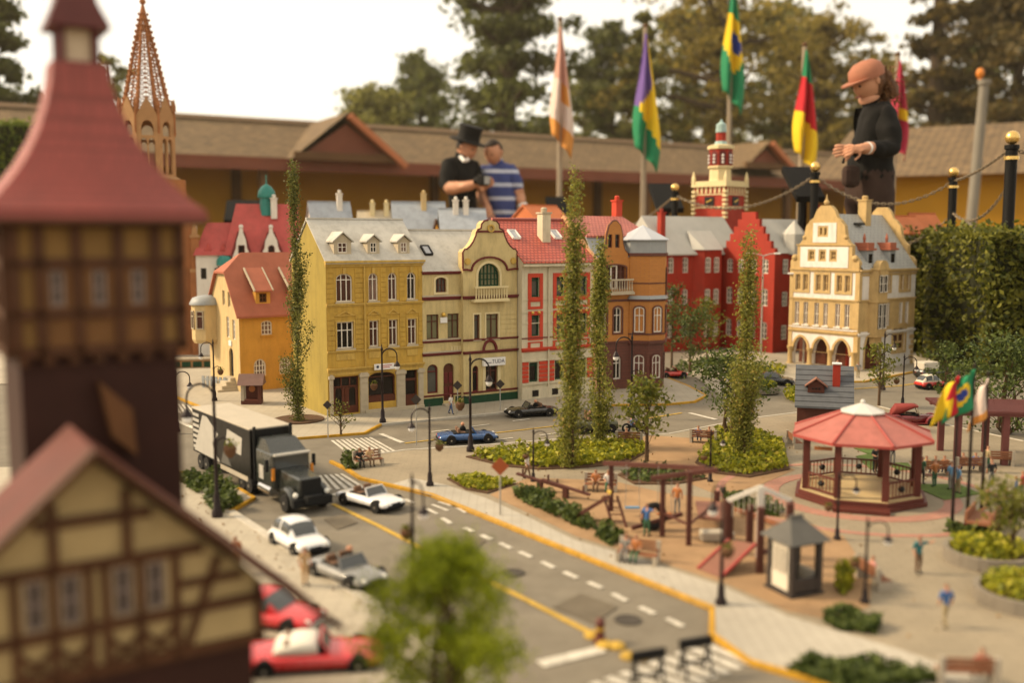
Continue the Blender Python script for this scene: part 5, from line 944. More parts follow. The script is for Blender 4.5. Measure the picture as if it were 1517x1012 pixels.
# --- long open shelter
M_shing2 = brick_mat('brown_wood_shingles', (.165,.105,.048), (.12,.077,.035), (.065,.04,.02), 5, 3, .25, .9, .6, var=.35)
M_shw = pm('ochre_shelter_wall', (.42,.21,.014), .8, .12, .8, .15, grain=30); M_rust = pm('rust_red_fascia', (.16,.05,.028), .7, .15, 2, .1, grain=30); M_post = pm('dark_shelter_post', (.10,.05,.02), .8, .2, 2)
A = Vector((-7.18,21.7)); sd_ = Vector((21.5,12.3)).normalized(); ang = math.atan2(sd_.y, sd_.x); S0 = A - sd_*14; LS = 55
sh = thing('shelter', 'long low open shelter with brown shingle roof and ochre back wall', 'shelter', (S0.x,S0.y,-.1), ang); zr_, ze_ = 3.3, 2.32
B('back_wall', M_shw, sh, lambda m: m.box(0,LS,.3,.45,0,zr_-.4)); B('roof', M_shing2, sh, lambda m: m.add([(0,-2.1,ze_),(LS,-2.1,ze_),(LS,0,zr_),(0,0,zr_),(0,2.1,ze_),(LS,2.1,ze_),(0,-2.1,ze_-.08),(LS,-2.1,ze_-.08),(LS,0,zr_-.1),(0,0,zr_-.1)],[(0,1,2,3),(3,2,5,4),(6,7,8,9),(0,1,7,6)]))
B('fascia', M_rust, sh, lambda m: m.box(0,LS,-2.16,-2.1,ze_-.24,ze_+.02)); B('ridge_cap', pm('pale_ridge', (.36,.25,.16), .8, .1, 2), sh, lambda m: m.box(0,LS,-.12,.12,zr_-.02,zr_+.06))
for i in range(12): B('post', M_post, sh, lambda m: m.box(.5+i*4.9,.68+i*4.9,-2.0,-1.82,0,ze_-.1)); B('wall_post', M_post, sh, lambda m: m.box(.5+i*4.9,.68+i*4.9,.15,.3,0,ze_+.6))
def porch(px, yap, half, off):
    d = ray(px, 300); Sf = S0 + Vector((sd_.y,-sd_.x))*off; t = (Sf.x*sd_.y - Sf.y*sd_.x)/(d.x*sd_.y - d.y*sd_.x); x = (Vector((d.x,d.y))*t - Sf).dot(sd_)
    Dp = d.y*t; z = rat(px, yap, Dp).z + .1; hw = half/1475*Dp; zb_ = z - hw*.78
    p = B('porch_gable', M_rust, sh, lambda m: m.wall([(x-hw*.8,zb_+.1),(x+hw*.8,zb_+.1),(x,z-.15)], [], -off+.15, 0, .1)); 
    for s_ in (1,-1): B('verge_board', pm('terracotta_paint', (.40,.14,.06), .6, .1, 2), p, lambda m: m.bar((x,-off,z),(x+s_*hw*1.08,-off,z-hw*.86), .12, .2, up=(0,1,0)))
    B('porch_roof', M_shing2, p, lambda m: [m.add([(x,-off,z+.08),(x+s_*hw*1.05,-off,z-hw*.78),(x+s_*hw*1.05,0,z-hw*.78),(x,0,z+.08)],[(0,1,2,3)]) for s_ in (1,-1)])
    B('porch_tie', M_post, p, lambda m: m.box(x-hw,x+hw,-off,-off+.12,zb_-.02,zb_+.14)); B('porch_emblem', M_post, p, lambda m: m.lathe([(.35,0),(.3,.04)], (0,0,0), 12, sy=.5)); e = p.children[-1]; e.location = (x,-off+.12,zb_+.45); e.rotation_euler = (R(90),0,0)
porch(519,171,82,2.5); porch(1140,212,46,2.5)
p2 = rat(1545,300,16); s2 = thing('pavilion', 'second shelter roof poking in at the right edge', 'shelter', (p2.x,p2.y,-.1), R(60)); B('roof', M_shing2, s2, lambda m: m.add([(-2.6,-2,1.6),(2.6,-2,1.6),(0,-2,2.55),(-2.6,3,1.6),(2.6,3,1.6),(0,3,2.55)],[(0,2,5,3),(1,4,5,2),(0,1,2)])); B('verge_board', M_rust, s2, lambda m: [m.bar((0,-2.05,2.6),(sx*2.7,-2.05,1.6), .12, .2, up=(0,1,0)) for sx in (1,-1)]); B('wall', M_shw, s2, lambda m: m.box(-2.2,2.2,-1.6,2.6,0,1.7))
# --- flags
def flag(px, ytop, ybot, wpx, D, cols, fn, label, poletop, lean=0):
    t0, b0 = rat(px, ytop, D), rat(px, ybot, D); h = t0.z - b0.z; w = wpx/1475*D
    t = thing('flag', label, 'flag', (t0.x, t0.y, -.1), 0, 'full-size flags on poles'); zt = rat(px, poletop, D).z + .1; z0 = t0.z + .1
    p = B('pole', pm('grey_flagpole', (.30,.24,.17), .6, .15, 3), t, lambda m: m.tube([(0,0,0),(lean,0,zt)], [.03,.02], 8), smooth=True); B('finial', M_post, p, lambda m: m.ball((lean,0,zt), .026, 8), smooth=True)
    nu, nv = 16, 24; vs = []; 
    for j in range(nv+1):
        for i in range(nu+1):
            u, v = i/nu, j/nv; sp = min(1, .12 + 1.25*v**1.1); x = lean + w*(u-.42)*sp*(1 if v < .85 else 1-(v-.85)*1.2); y = -.06 + .055*math.sin(u*11+v*3.0)*sp; z = z0 - v*h*(.86+.14*u) - .05*h*u*u
            vs.append((x,y,z))
    m = MB(); fs = [(j*(nu+1)+i, j*(nu+1)+i+1, (j+1)*(nu+1)+i+1, (j+1)*(nu+1)+i) for j in range(nv) for i in range(nu)]; m.v = vs; m.f = fs; m.m = [fn((k%nu+.5)/nu, (k//nu+.5)/nv) for k in range(len(fs))]
    c = m.build('cloth', [pm('flag_'+c_, FC[c_], .85, .06, 5, .1, grain=200) for c_ in cols], t, smooth=True); sdm = c.modifiers.new('thickness', 'SOLIDIFY'); sdm.thickness = .004
FC = dict(white=(.62,.5,.44), orange=(.60,.26,.06), purple=(.15,.09,.30), yellow=(.70,.47,.02), green=(.02,.20,.09), red=(.45,.02,.03), blue=(.03,.05,.25), rose=(.55,.30,.24), crimson=(.36,.03,.06))
flag(830,40,226,34,9.6,['white','rose','orange'], lambda u,v: 2 if (.45<v<.62 and .45<u<.85) or v>.85 else (1 if v < .45 else 0), 'faded white and orange flag, leftmost of the large flags', 28)
flag(956,50,246,40,9.4,['purple','yellow','green'], lambda u,v: 0 if v < .58-.35*u+.1 and u < .9 and v < .62 else (2 if v > .68+.25*(u-.3) else 1), 'purple, yellow and green flag on the second pole', 38)
flag(1085,-30,162,34,10.5,['green','yellow','blue'], lambda u,v: (0 if v < .3 else (2 if (u-.62)**2*4+(v-.5)**2*40 < .35 else (1 if .3<v<.78-.4*abs(u-.5) else 0))), 'green and yellow flag with a blue disc, tallest', -60, 0)
flag(1192,75,250,36,8.4,['green','red','yellow'], lambda u,v: 0 if v < .25 else (1 if v < .56+.12*u else 2), 'green, red and yellow flag left of the woman', 66)
flag(1330,90,232,30,9.0,['crimson','yellow'], lambda u,v: 1 if .5 < v < .62 and u > .3 else 0, 'crimson flag behind the woman', 80)
# --- posts, chains, reading stands
M_pblk = pm('black_post_paint', (.006,.0055,.005), .6, .2, 10, .05, spec=.15); M_brass = pm('brass_ball', (.72,.48,.16), .28, .1, 20, .03, .85); M_chain = pm('pale_chain', (.24,.19,.13), .5, .2, 60, .1, .4)
def post(px, yb, D, r, label):
    p = rat(px, yb, D); t = thing('barrier_post', label, 'post', (p.x,p.y,-.1), 0, 'black barrier posts with brass balls'); z = p.z + .1
    s_ = B('shaft', M_pblk, t, lambda m: m.lathe([(r*1.5,0),(r*1.5,.05),(r,.07),(r,z-r*2.4),(r*1.25,z-r*2.3),(r*1.25,z-r*1.6)], (0,0,0), 14), smooth=True); B('ball', M_brass, t, lambda m: m.ball((0,0,z-.3*r), r*1.25, 16), smooth=True); B('collar', M_brass, s_, lambda m: m.lathe([(r*1.3,z-r*4.2),(r*1.3,z-r*3.6)], (0,0,0), 14)); return p
pA = post(1000,276,5.9,.019,'barrier post with brass ball left of the clock tower'); pB = post(1208,245,5.2,.021,'barrier post behind the golden stone house, by the woman'); pC = post(1413,253,5.0,.02,'barrier post behind the hedge near the grey pole'); pD = post(1500,201,4.5,.025,'tallest barrier post at the right edge')
def chain(a, b, sag, label, dz=.05):
    a = a - Vector((0,0,dz)); b = b - Vector((0,0,dz)); L = (b-a).length*1.05; n = int(L/.017)
    def f(m):
        for i in range(n):
            t = (i+.5)/n; c = a.lerp(b,t) - Vector((0,0,4*sag*t*(1-t))); d = ((b-a)/L - Vector((0,0,4*sag*(1-2*t)/L))).normalized(); s_ = d.cross(Vector((0,0,1))).normalized(); u = s_ if i % 2 else s_.cross(d)
            pts = [c + d*.0125*math.cos(q*math.pi/4) + u*.0065*math.sin(q*math.pi/4) for q in range(9)]; m.tube(pts, .0028, 4, cap=False)
    tag(B('chain', M_chain, None, f), label, 'chain', 'chains between the barrier posts')
chain(pA,pB,.12,'chain hanging between the clock tower post and its right neighbour'); chain(pB,pC,.13,'upper chain crossing in front of the woman'); chain(pC,pD,.02,'chain rising to the tallest post')
chain(pB,pC,.18,'lower chain under the one crossing the woman',.22); chain(pC,pD,.1,'lower chain beside the tallest post',.2); chain(pD,pD+Vector((.7,-.1,-.05)),.08,'chain leaving the tallest post to the right')
chain(rat(880,330,7.5), pA, .08, 'chain left of the clock tower')
def stand(px, py, D, w, label):
    p = rat(px, py, D); t = thing('reading_stand', label, 'sign stand', (p.x,p.y,-.1), R(8), 'black reading stands'); z = p.z+.1
    B('board', M_pblk, t, lambda m: m.add([(-w,-.09,z-.1),(w,-.09,z-.1),(w,.12,z+.07),(-w,.12,z+.07),(-w,-.08,z-.13),(w,-.08,z-.13),(w,.13,z+.04),(-w,.13,z+.04)],[(0,1,2,3),(7,6,5,4),(0,1,5,4),(1,2,6,5),(2,3,7,6),(3,0,4,7)])); B('stem', M_pblk, t, lambda m: m.tube([(0,0,0),(0,.02,z-.05)], .025, 8))
stand(826,302,9.0,.09,'small black reading stand under the leftmost flag'); stand(988,286,6.6,.09,'black reading stand left of the clock tower'); stand(1192,264,5.4,.078,'black reading stand under the red and yellow flag'); stand(362,308,8.5,.16,'black reading stand behind the white mansion')
pp = rat(1443,300,11); cp = thing('lamp_pole', 'thick grey concrete pole with small orange lamp at right', 'pole', (pp.x,pp.y,-.1), 0); zt_ = rat(1450,122,11).z+.1
B('shaft', pm('grey_concrete', (.21,.19,.155), .85, .15, 3, .3, grain=40), cp, lambda m: m.tube([(-.06,0,0),(.05,0,zt_)], [.062,.05], 12), smooth=True); B('lamp', pm('orange_lamp', (.6,.2,.03), .4, .1, 10), cp, lambda m: (m.lathe([(.02,zt_),(.02,zt_+.06)], (.0,0,0), 8), m.ball((0,0,zt_+.1), .045, 10, sz=1.3)), smooth=True); B('cap', pm('grey_concrete', (.3,.27,.22)), cp, lambda m: m.lathe([(.07,zt_-.02),(.07,zt_+.03)], (.05,0,0), 12))
# --- hedges
def hedge(c, a, L, T, Hh, n, ls, label, mat, group='clipped hedges'):
    t = thing('hedge', label, 'hedge', (c.x,c.y,0), a, group); core = B('shade_core', pm('hedge_shade', (.02,.022,.008), .9, .3, 20), t, lambda m: m.box(.03,L-.03,.03,T-.03,0,Hh-.03))  # plain dark box stands in for the shade inside the leaf shell
    f = rng.random(n); x = rng.uniform(0,L,n); y = rng.uniform(0,T,n); z = rng.uniform(0,Hh,n); k = f < .55; y[k] = rng.normal(.012,.012,k.sum()); k = (f >= .55) & (f < .85); z[k] = Hh + rng.normal(0,.012,k.sum()) + .05*rng.random(k.sum())**6; k = f >= .85; x[k] = rng.normal(.01,.012,k.sum())
    bump = .02*np.sin(x*19)*np.sin(z*15) ; y2 = y + bump*(y < T/2); cards('leaves', np.stack([x,y2,z+.012*np.sin(x*23)],1), ls, mat, t, 0, .6)
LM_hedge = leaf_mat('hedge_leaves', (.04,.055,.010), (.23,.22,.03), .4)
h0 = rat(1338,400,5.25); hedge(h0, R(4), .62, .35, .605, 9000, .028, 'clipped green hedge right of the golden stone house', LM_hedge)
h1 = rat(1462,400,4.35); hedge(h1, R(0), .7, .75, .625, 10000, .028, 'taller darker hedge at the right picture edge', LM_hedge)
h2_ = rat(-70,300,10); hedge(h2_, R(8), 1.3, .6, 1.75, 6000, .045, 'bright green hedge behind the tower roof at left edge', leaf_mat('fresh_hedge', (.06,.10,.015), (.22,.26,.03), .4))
# ---------------------------------------------------------------- figures
def body(name, J, E, mats, parent=None, sub=2, seg=None):
    """one continuous skin grown over a joint graph. J: joint -> (pos, radius); E: (a, b, material index)."""
    names = list(J); me = bpy.data.meshes.new('skeleton'); me.from_pydata([tuple(Vector(J[k][0])*U) for k in names], [(names.index(a), names.index(b)) for a, b, _ in E], [])
    o = bpy.data.objects.new('skeleton', me); COL.objects.link(o); sk = o.modifiers.new('skin','SKIN'); sk.use_smooth_shade = True; sk.branch_smoothing = .3
    for i, k in enumerate(names):
        r = J[k][1]; r = (r,r) if not isinstance(r,(tuple,list)) else r; me.skin_vertices[0].data[i].radius = (r[0]*U, r[1]*U)
    me.skin_vertices[0].data[0].use_root = True; ss = o.modifiers.new('sub','SUBSURF'); ss.levels = sub; ss.render_levels = sub
    dg = bpy.context.evaluated_depsgraph_get(); m2 = bpy.data.meshes.new_from_object(o.evaluated_get(dg)); bpy.data.objects.remove(o); m2.name = name
    m2.materials.clear()
    for m in mats: m2.materials.append(m)
    n = len(m2.polygons); cen = np.empty(n*3); m2.polygons.foreach_get('center', cen); cen = cen.reshape(-1,3)/U; best = np.full(n, 1e9); idx = np.zeros(n, int)
    for a, b, mi in E:
        A_, B_ = np.array(J[a][0],float), np.array(J[b][0],float); d = B_-A_; t = np.clip(((cen-A_)@d)/max(1e-9,d@d),0,1); ra = np.mean(J[a][1]); rb_ = np.mean(J[b][1])
        q = np.linalg.norm(cen-(A_+t[:,None]*d),axis=1)/(ra+(rb_-ra)*t); k = q < best; best[k] = q[k]; idx[k] = mi
    m2.polygons.foreach_set('material_index', idx.astype(np.int32)); m2.polygons.foreach_set('use_smooth', np.ones(n,bool))
    ob = bpy.data.objects.new(name, m2); COL.objects.link(ob); ob.parent = parent
    if sub >= 3:                         # soft folds in the clothing
        dp = ob.modifiers.new('folds', 'DISPLACE'); dp.texture = FOLD; dp.strength = .022; dp.mid_level = .5
    return ob
FOLD = bpy.data.textures.new('cloth_folds', 'CLOUDS'); FOLD.noise_scale = .07; FOLD.noise_depth = 2
M_skin = pm('skin', (.50,.25,.15), .55, .08, 20, .05); M_hair = pm('dark_hair', (.03,.02,.014), .7, .2, 20); M_cloth_b = pm('black_cloth', (.006,.0055,.005), .9, .25, 12, .2, grain=150)
M_trous = pm('brown_trousers', (.045,.026,.02), .9, .2, 8, .2, grain=150); M_capo = pm('orange_cap', (.34,.14,.085), .8, .12, 20, .1, grain=200); M_hat = pm('black_felt', (.006,.0055,.0055), .8, .2, 12)
def stripe_mat():
    m = bpy.data.materials.new('striped_shirt'); m.use_nodes = True; n = m.node_tree.nodes; l = m.node_tree.links; tc = n.new('ShaderNodeTexCoord'); sx = n.new('ShaderNodeSeparateXYZ'); l.new(tc.outputs['Object'], sx.inputs[0])
    mo = n.new('ShaderNodeMath'); mo.operation = 'MULTIPLY_ADD'; mo.inputs[1].default_value = 8.2; mo.inputs[2].default_value = .15; l.new(sx.outputs[2], mo.inputs[0]); fr_ = n.new('ShaderNodeMath'); fr_.operation = 'FRACT'; l.new(mo.outputs[0], fr_.inputs[0])
    cr = n.new('ShaderNodeValToRGB'); cr.color_ramp.interpolation = 'CONSTANT'; cr.color_ramp.elements[0].color = (.035,.05,.17,1); cr.color_ramp.elements[1].position = .72; cr.color_ramp.elements[1].color = (.42,.45,.55,1); l.new(fr_.outputs[0], cr.inputs[0]); l.new(cr.outputs[0], n['Principled BSDF'].inputs['Base Color']); n['Principled BSDF'].inputs['Roughness'].default_value = .9; return m
M_stripe = stripe_mat()
def hand(J, E, k, wr, d, sp, s=1.0, mi=0, curl=.5):
    """palm, four bent fingers of different length and a thumb, rooted at joint k at position wr; d = pointing direction, sp = across the palm."""
    wr = Vector(wr); d = Vector(d).normalized(); sp = Vector(sp); sp = (sp - d*sp.dot(d)).normalized(); n = d.cross(sp)
    J[k+'p'] = (wr + d*.05*s, (.030*s,.018*s)); E.append((k, k+'p', mi))
    for i, (o, L) in enumerate(((-.028,.062),(-.009,.072),(.010,.068),(.028,.052))):
        a = wr + d*.085*s + sp*o*s; J[f'{k}a{i}'] = (a, .0105*s); b = a + (d*(1-curl*.4)+n*curl*.7).normalized()*L*.5*s; J[f'{k}b{i}'] = (b, .0095*s); c = b + (d*(1-curl)+n*curl).normalized()*L*.5*s; J[f'{k}c{i}'] = (c, .008*s); E += [(k+'p',f'{k}a{i}',mi),(f'{k}a{i}',f'{k}b{i}',mi),(f'{k}b{i}',f'{k}c{i}',mi)]
    a = wr + d*.035*s - sp*.042*s; b = a + (d*.7 - sp*.45 + n*.3).normalized()*.045*s; J[k+'t'] = (a, .012*s); J[k+'u'] = (b, .010*s); E += [(k+'p',k+'t',mi),(k+'t',k+'u',mi)]
def head(par, c, r, yaw, pitch_, skin, hair=None, long=0):
    """head with brow, nose, mouth, eyes, ears; c = centre in the parent's frame, face along local -y before turning."""
    mb = MB(); nl, ns = 14, 18; vs = []
    for i in range(nl+1):
        t = math.pi*i/nl
        for j in range(ns):
            a = 2*math.pi*j/ns; x = math.sin(t)*math.cos(a)*.78; y = math.sin(t)*math.sin(a)*.95; z = math.cos(t)*1.12
            if z < -.2: k = 1 - .32*(-z-.2); x *= k; y = y*k - .06*(-z-.2)
            f = max(0, -y-.45)
            if f > 0 and abs(x) < .2: y -= (.28*math.exp(-((z+.12)/.16)**2) + .05*math.exp(-((z+.52)/.07)**2))*(1-abs(x)/.2)
            if f > 0 and .12 < abs(x) < .5: y += .09*math.exp(-((z-.06)/.12)**2)
            vs.append((x*r, y*r, z*r))
    mb.add(vs, [(i*ns+j, i*ns+(j+1)%ns, (i+1)*ns+(j+1)%ns, (i+1)*ns+j) for i in range(nl) for j in range(ns)]); h = mb.build('head', skin, par, smooth=60, sub=1); h.location = Vector(c)*U; h.rotation_euler = (pitch_, 0, yaw)
    for s_ in (1,-1):
        B('eye', M_hair, h, lambda m: m.ball((s_*.3*r,-.8*r,.06*r), .085*r, 8)); B('ear', skin, h, lambda m: m.lathe([(.05*r,-.2*r),(.16*r,0),(.1*r,.24*r)], (s_*.8*r,.05*r,0), 8, sx=.4), smooth=True)
    B('mouth', pm('lips', (.32,.1,.08), .5), h, lambda m: m.box(-.22*r,.22*r,-.93*r,-.86*r,-.53*r,-.46*r))
    if hair:
        def hf(m):
            vs = [(x*1.03, y*1.03+.05*r, z*1.03+.02*r) for x,y,z in vs0]; keep = [f for f in fs0 if all(vs0[i][2] > (.6*r if vs0[i][1] < -.25*r else (-.35-long)*r) for i in f)]; m.add(vs, keep)
        vs0, fs0 = mb.v, mb.f; hm_ = B('hair', hair, h, hf, smooth=60); q = hm_.modifiers.new('thickness','SOLIDIFY'); q.thickness = .08*r*U
    return h
# the woman in the orange cap
WD = 5.46; wo = rat(1288,300,WD); per = thing('person', 'woman in orange cap and black top looking down at her hands', 'person', (wo.x,wo.y,-.1), 0)
def L_(px, py, dy=0.0, D=WD, o=None):
    p = rat(px, py, D+dy); o = o or wo; return (p.x-o.x, p.y-o.y, p.z+.1)
J = {'hip': (L_(1288,262), (.15,.125)), 'waist': (L_(1290,228), (.135,.12)), 'chest': (L_(1292,185,.02), (.15,.135)), 'neck': (L_(1292,152,.02), (.075,.07)), 'nk2': (L_(1284,136,.0), .055),
     'shA': (L_(1312,168,-.1), .075), 'elA': (L_(1321,222,-.16), .062), 'waA': (L_(1290,219,-.24), .038), 'wrA': (L_(1282,219,-.27), .03),
     'shB': (L_(1283,168,.1), .065), 'elB': (L_(1281,215,.16), .055), 'wrB': (L_(1262,222,-.12), .03),
     'thA': (L_(1296,290,-.05), .11), 'knA': (L_(1299,390,-.05), .07), 'anA': ((.03,-.05,.10), .045), 'toA': ((-.11,-.07,.035), .04), 'thB': (L_(1277,290,.06), .105), 'knB': (L_(1280,390,.06), .068), 'anB': ((-.02,.08,.10), .045), 'toB': ((-.16,.06,.035), .04)}
E_ = [('hip','waist',1),('waist','chest',1),('chest','neck',1),('neck','nk2',0),('chest','shA',1),('shA','elA',1),('elA','waA',1),('waA','wrA',0),('chest','shB',1),('shB','elB',1),('elB','wrB',1),('hip','thA',2),('thA','knA',2),('knA','anA',2),('anA','toA',3),('hip','thB',2),('thB','knB',2),('knB','anB',2),('anB','toB',3)]
hand(J, E_, 'wrA', L_(1282,219,-.27), (-1,.05,-.1), (0,.3,1), .85, 0, .8); hand(J, E_, 'wrB', L_(1262,222,-.12), (-.75,-.6,-.05), (0,.2,1), .85, 0, .8)
body('body', J, E_, [M_skin, M_cloth_b, M_trous, M_cloth_b], per, 3)
hd = head(per, L_(1286,122), .096, R(-92), R(0), M_skin, pm('brown_hair', (.12,.055,.025), .6, .25, 30), .75); hd.rotation_euler = (R(24),0,R(-72))
B('cap', M_capo, hd, lambda m: (m.lathe([(.092,.02),(.096,.05),(.087,.085),(.052,.112),(.008,.12)], (0,.006,0), 18), m.add([(x,y,z) for z in (.036,.028) for x,y in [(.082*math.cos(a),-.03-.125*math.sin(a)) for a in [math.pi*i/10 for i in range(11)]]], [tuple(range(11)), tuple(range(21,10,-1))]+[(i,i+1,i+12,i+11) for i in range(10)])), smooth=40)
B('hair_bun', pm('brown_hair', (.12,.055,.025)), hd, lambda m: (m.ball((0,.1,-.02), .05, 10, sz=1.3), m.ball((.03,.1,-.08), .042, 8, sz=1.4), m.ball((-.03,.09,-.1), .04, 8, sz=1.3)), smooth=True)
hq = rng.normal(size=(420,3))*[.045,.03,.05]+[0,.085,-.045]; cards('hair_strands', hq, .06, leaf_mat('hair_strand', (.09,.04,.018), (.30,.15,.06), .2), hd, -.4, .12)['kind'] = 'stuff'
B('watch', M_sign, per, lambda m: m.tube([L_(1286,219,-.255), L_(1284,219,-.262)], .032, 12))
bag = thing('handbag', 'dark handbag hanging at the front of the woman', 'bag', (wo.x+L_(1254,262,-.05)[0], wo.y-.12, wo.z*0+L_(1254,285)[2]-.1), R(15)); B('pouch', M_trous, bag, lambda m: m.box(-.05,.05,-.03,.03,.02,.14), bev=.03); B('strap', M_cloth_b, bag, lambda m: m.tube([(-.05,0,.15),(.0,.03,.24),(.05,.0,.15)], .008, 6))
# the two men
MD = 8.9; mo_ = rat(684,300,MD); per2 = thing('person', 'man in black shirt and top hat looking at a camera', 'person', (mo_.x,mo_.y,-.1), 0)
Lm = lambda x,y,dy=0.0: L_(x,y,dy,MD,mo_)
J = {'hip': (Lm(686,308), (.17,.13)), 'waist': (Lm(685,290), (.17,.14)), 'chest': (Lm(682,258,.02), (.18,.15)), 'neck': (Lm(684,233,.02), (.09,.08)), 'nk2': (Lm(690,222), .06), 'shA': (Lm(664,246,-.12), .09), 'elA': (Lm(662,280,-.2), .07), 'waA': (Lm(690,276,-.33), .045), 'wrA': (Lm(705,271,-.36), .036), 'shB': (Lm(703,246,.12), .085), 'elB': (Lm(708,276,.05), .06), 'wrB': (Lm(720,274,-.26), .036),
     'thA': (Lm(680,322,-.04), .11), 'knA': (Lm(678,400), .075), 'anA': ((-.06,0,.1), .05), 'toA': ((-.04,-.16,.04), .045), 'thB': (Lm(694,322,.04), .11), 'knB': (Lm(696,400), .075), 'anB': ((.09,0,.1), .05), 'toB': ((.13,-.15,.04), .045)}
E_ = [('hip','waist',1),('waist','chest',1),('chest','neck',1),('neck','nk2',0),('chest','shA',1),('shA','elA',1),('elA','waA',0),('waA','wrA',0),('chest','shB',1),('shB','elB',1),('elB','wrB',0),('hip','thA',1),('thA','knA',1),('knA','anA',1),('anA','toA',1),('hip','thB',1),('thB','knB',1),('knB','anB',1),('anB','toB',1)]
hand(J, E_, 'wrA', Lm(705,271,-.36), (1,-.1,0), (0,.3,1), 1.1, 0, .5); hand(J, E_, 'wrB', Lm(720,274,-.26), (.1,-1,.2), (1,.2,.3), 1.1, 0, .5)
body('body', J, E_, [M_skin, M_cloth_b], per2, 3); hd = head(per2, Lm(692,219), .104, 0, 0, M_skin, M_hair, 0); hd.rotation_euler = (R(18),0,R(58))
B('top_hat', M_hat, hd, lambda m: (m.lathe([(.165,.05),(.167,.062),(.108,.068),(.102,.09),(.098,.15),(.112,.19),(.108,.197)], (0,.01,0), 22)), smooth=50); B('shirt_collar', M_sign, per2, lambda m: m.tube([Lm(682,232,-.06),Lm(688,238,-.12),Lm(694,236,-.1)], .018, 6))
cm = thing('camera', 'small dark camera held by the man in the top hat', 'camera', (mo_.x+Lm(719,271)[0], mo_.y-.42, Lm(719,271)[2]-.1), R(60)); B('camera_body', M_pblk, cm, lambda m: m.box(-.065,.065,-.03,.03,-.045,.045), bev=.012); B('lens', M_pblk, cm, lambda m: m.tube([(0,.03,0),(0,.09,0)], .032, 14)); B('screen', pm('camera_screen', (.35,.36,.36), .2), cm, lambda m: m.box(-.045,.045,-.034,-.03,-.032,.032))
so = rat(741,300,9.15); per3 = thing('person', 'man in blue and white striped shirt leaning in to look', 'person', (so.x,so.y,-.1), 0); Ls = lambda x,y,dy=0.0: L_(x,y,dy,9.15,so)
J = {'hip': (Ls(744,322), (.17,.14)), 'waist': (Ls(742,300), (.175,.15)), 'chest': (Ls(738,264,.0), (.18,.15)), 'neck': (Ls(732,240,-.02), (.09,.08)), 'nk2': (Ls(732,233,-.05), .06), 'shA': (Ls(758,251,-.02), .085), 'slA': (Ls(765,276,-.03), .072), 'elA': (Ls(769,288,-.03), .05), 'wrA': (Ls(776,310,-.1), .036), 'shB': (Ls(717,252,-.05), .08), 'slB': (Ls(714,276,-.05), .07), 'elB': (Ls(713,288,-.05), .05), 'wrB': (Ls(722,308,-.18), .036),
     'thA': (Ls(750,335,-.03), .11), 'knA': (Ls(752,405), .075), 'anA': ((.1,0,.1), .05), 'toA': ((.12,-.16,.04), .045), 'thB': (Ls(735,335,.03), .11), 'knB': (Ls(734,405), .075), 'anB': ((-.05,0,.1), .05), 'toB': ((-.07,-.15,.04), .045)}
E_ = [('hip','waist',1),('waist','chest',1),('chest','neck',1),('neck','nk2',0),('chest','shA',1),('shA','slA',1),('slA','elA',0),('elA','wrA',0),('chest','shB',1),('shB','slB',1),('slB','elB',0),('elB','wrB',0),('hip','thA',2),('thA','knA',2),('knA','anA',2),('anA','toA',2),('hip','thB',2),('thB','knB',2),('knB','anB',2),('anB','toB',2)]
hand(J, E_, 'wrA', Ls(776,310,-.1), (.1,-.4,-1), (0,1,0), 1.1, 0, .4); hand(J, E_, 'wrB', Ls(722,308,-.18), (.3,-.6,-.8), (1,0,0), 1.1, 0, .4)
body('body', J, E_, [M_skin, M_stripe, M_trous], per3, 3); hd = head(per3, Ls(731,226,-.08), .104, 0, 0, M_skin, M_hair, 0); hd.rotation_euler = (R(22),0,R(-28)); B('wrist_watch', M_sign, per3, lambda m: m.tube([Ls(774,303,-.08),Ls(775,307,-.09)], .045, 12))
U = MINI
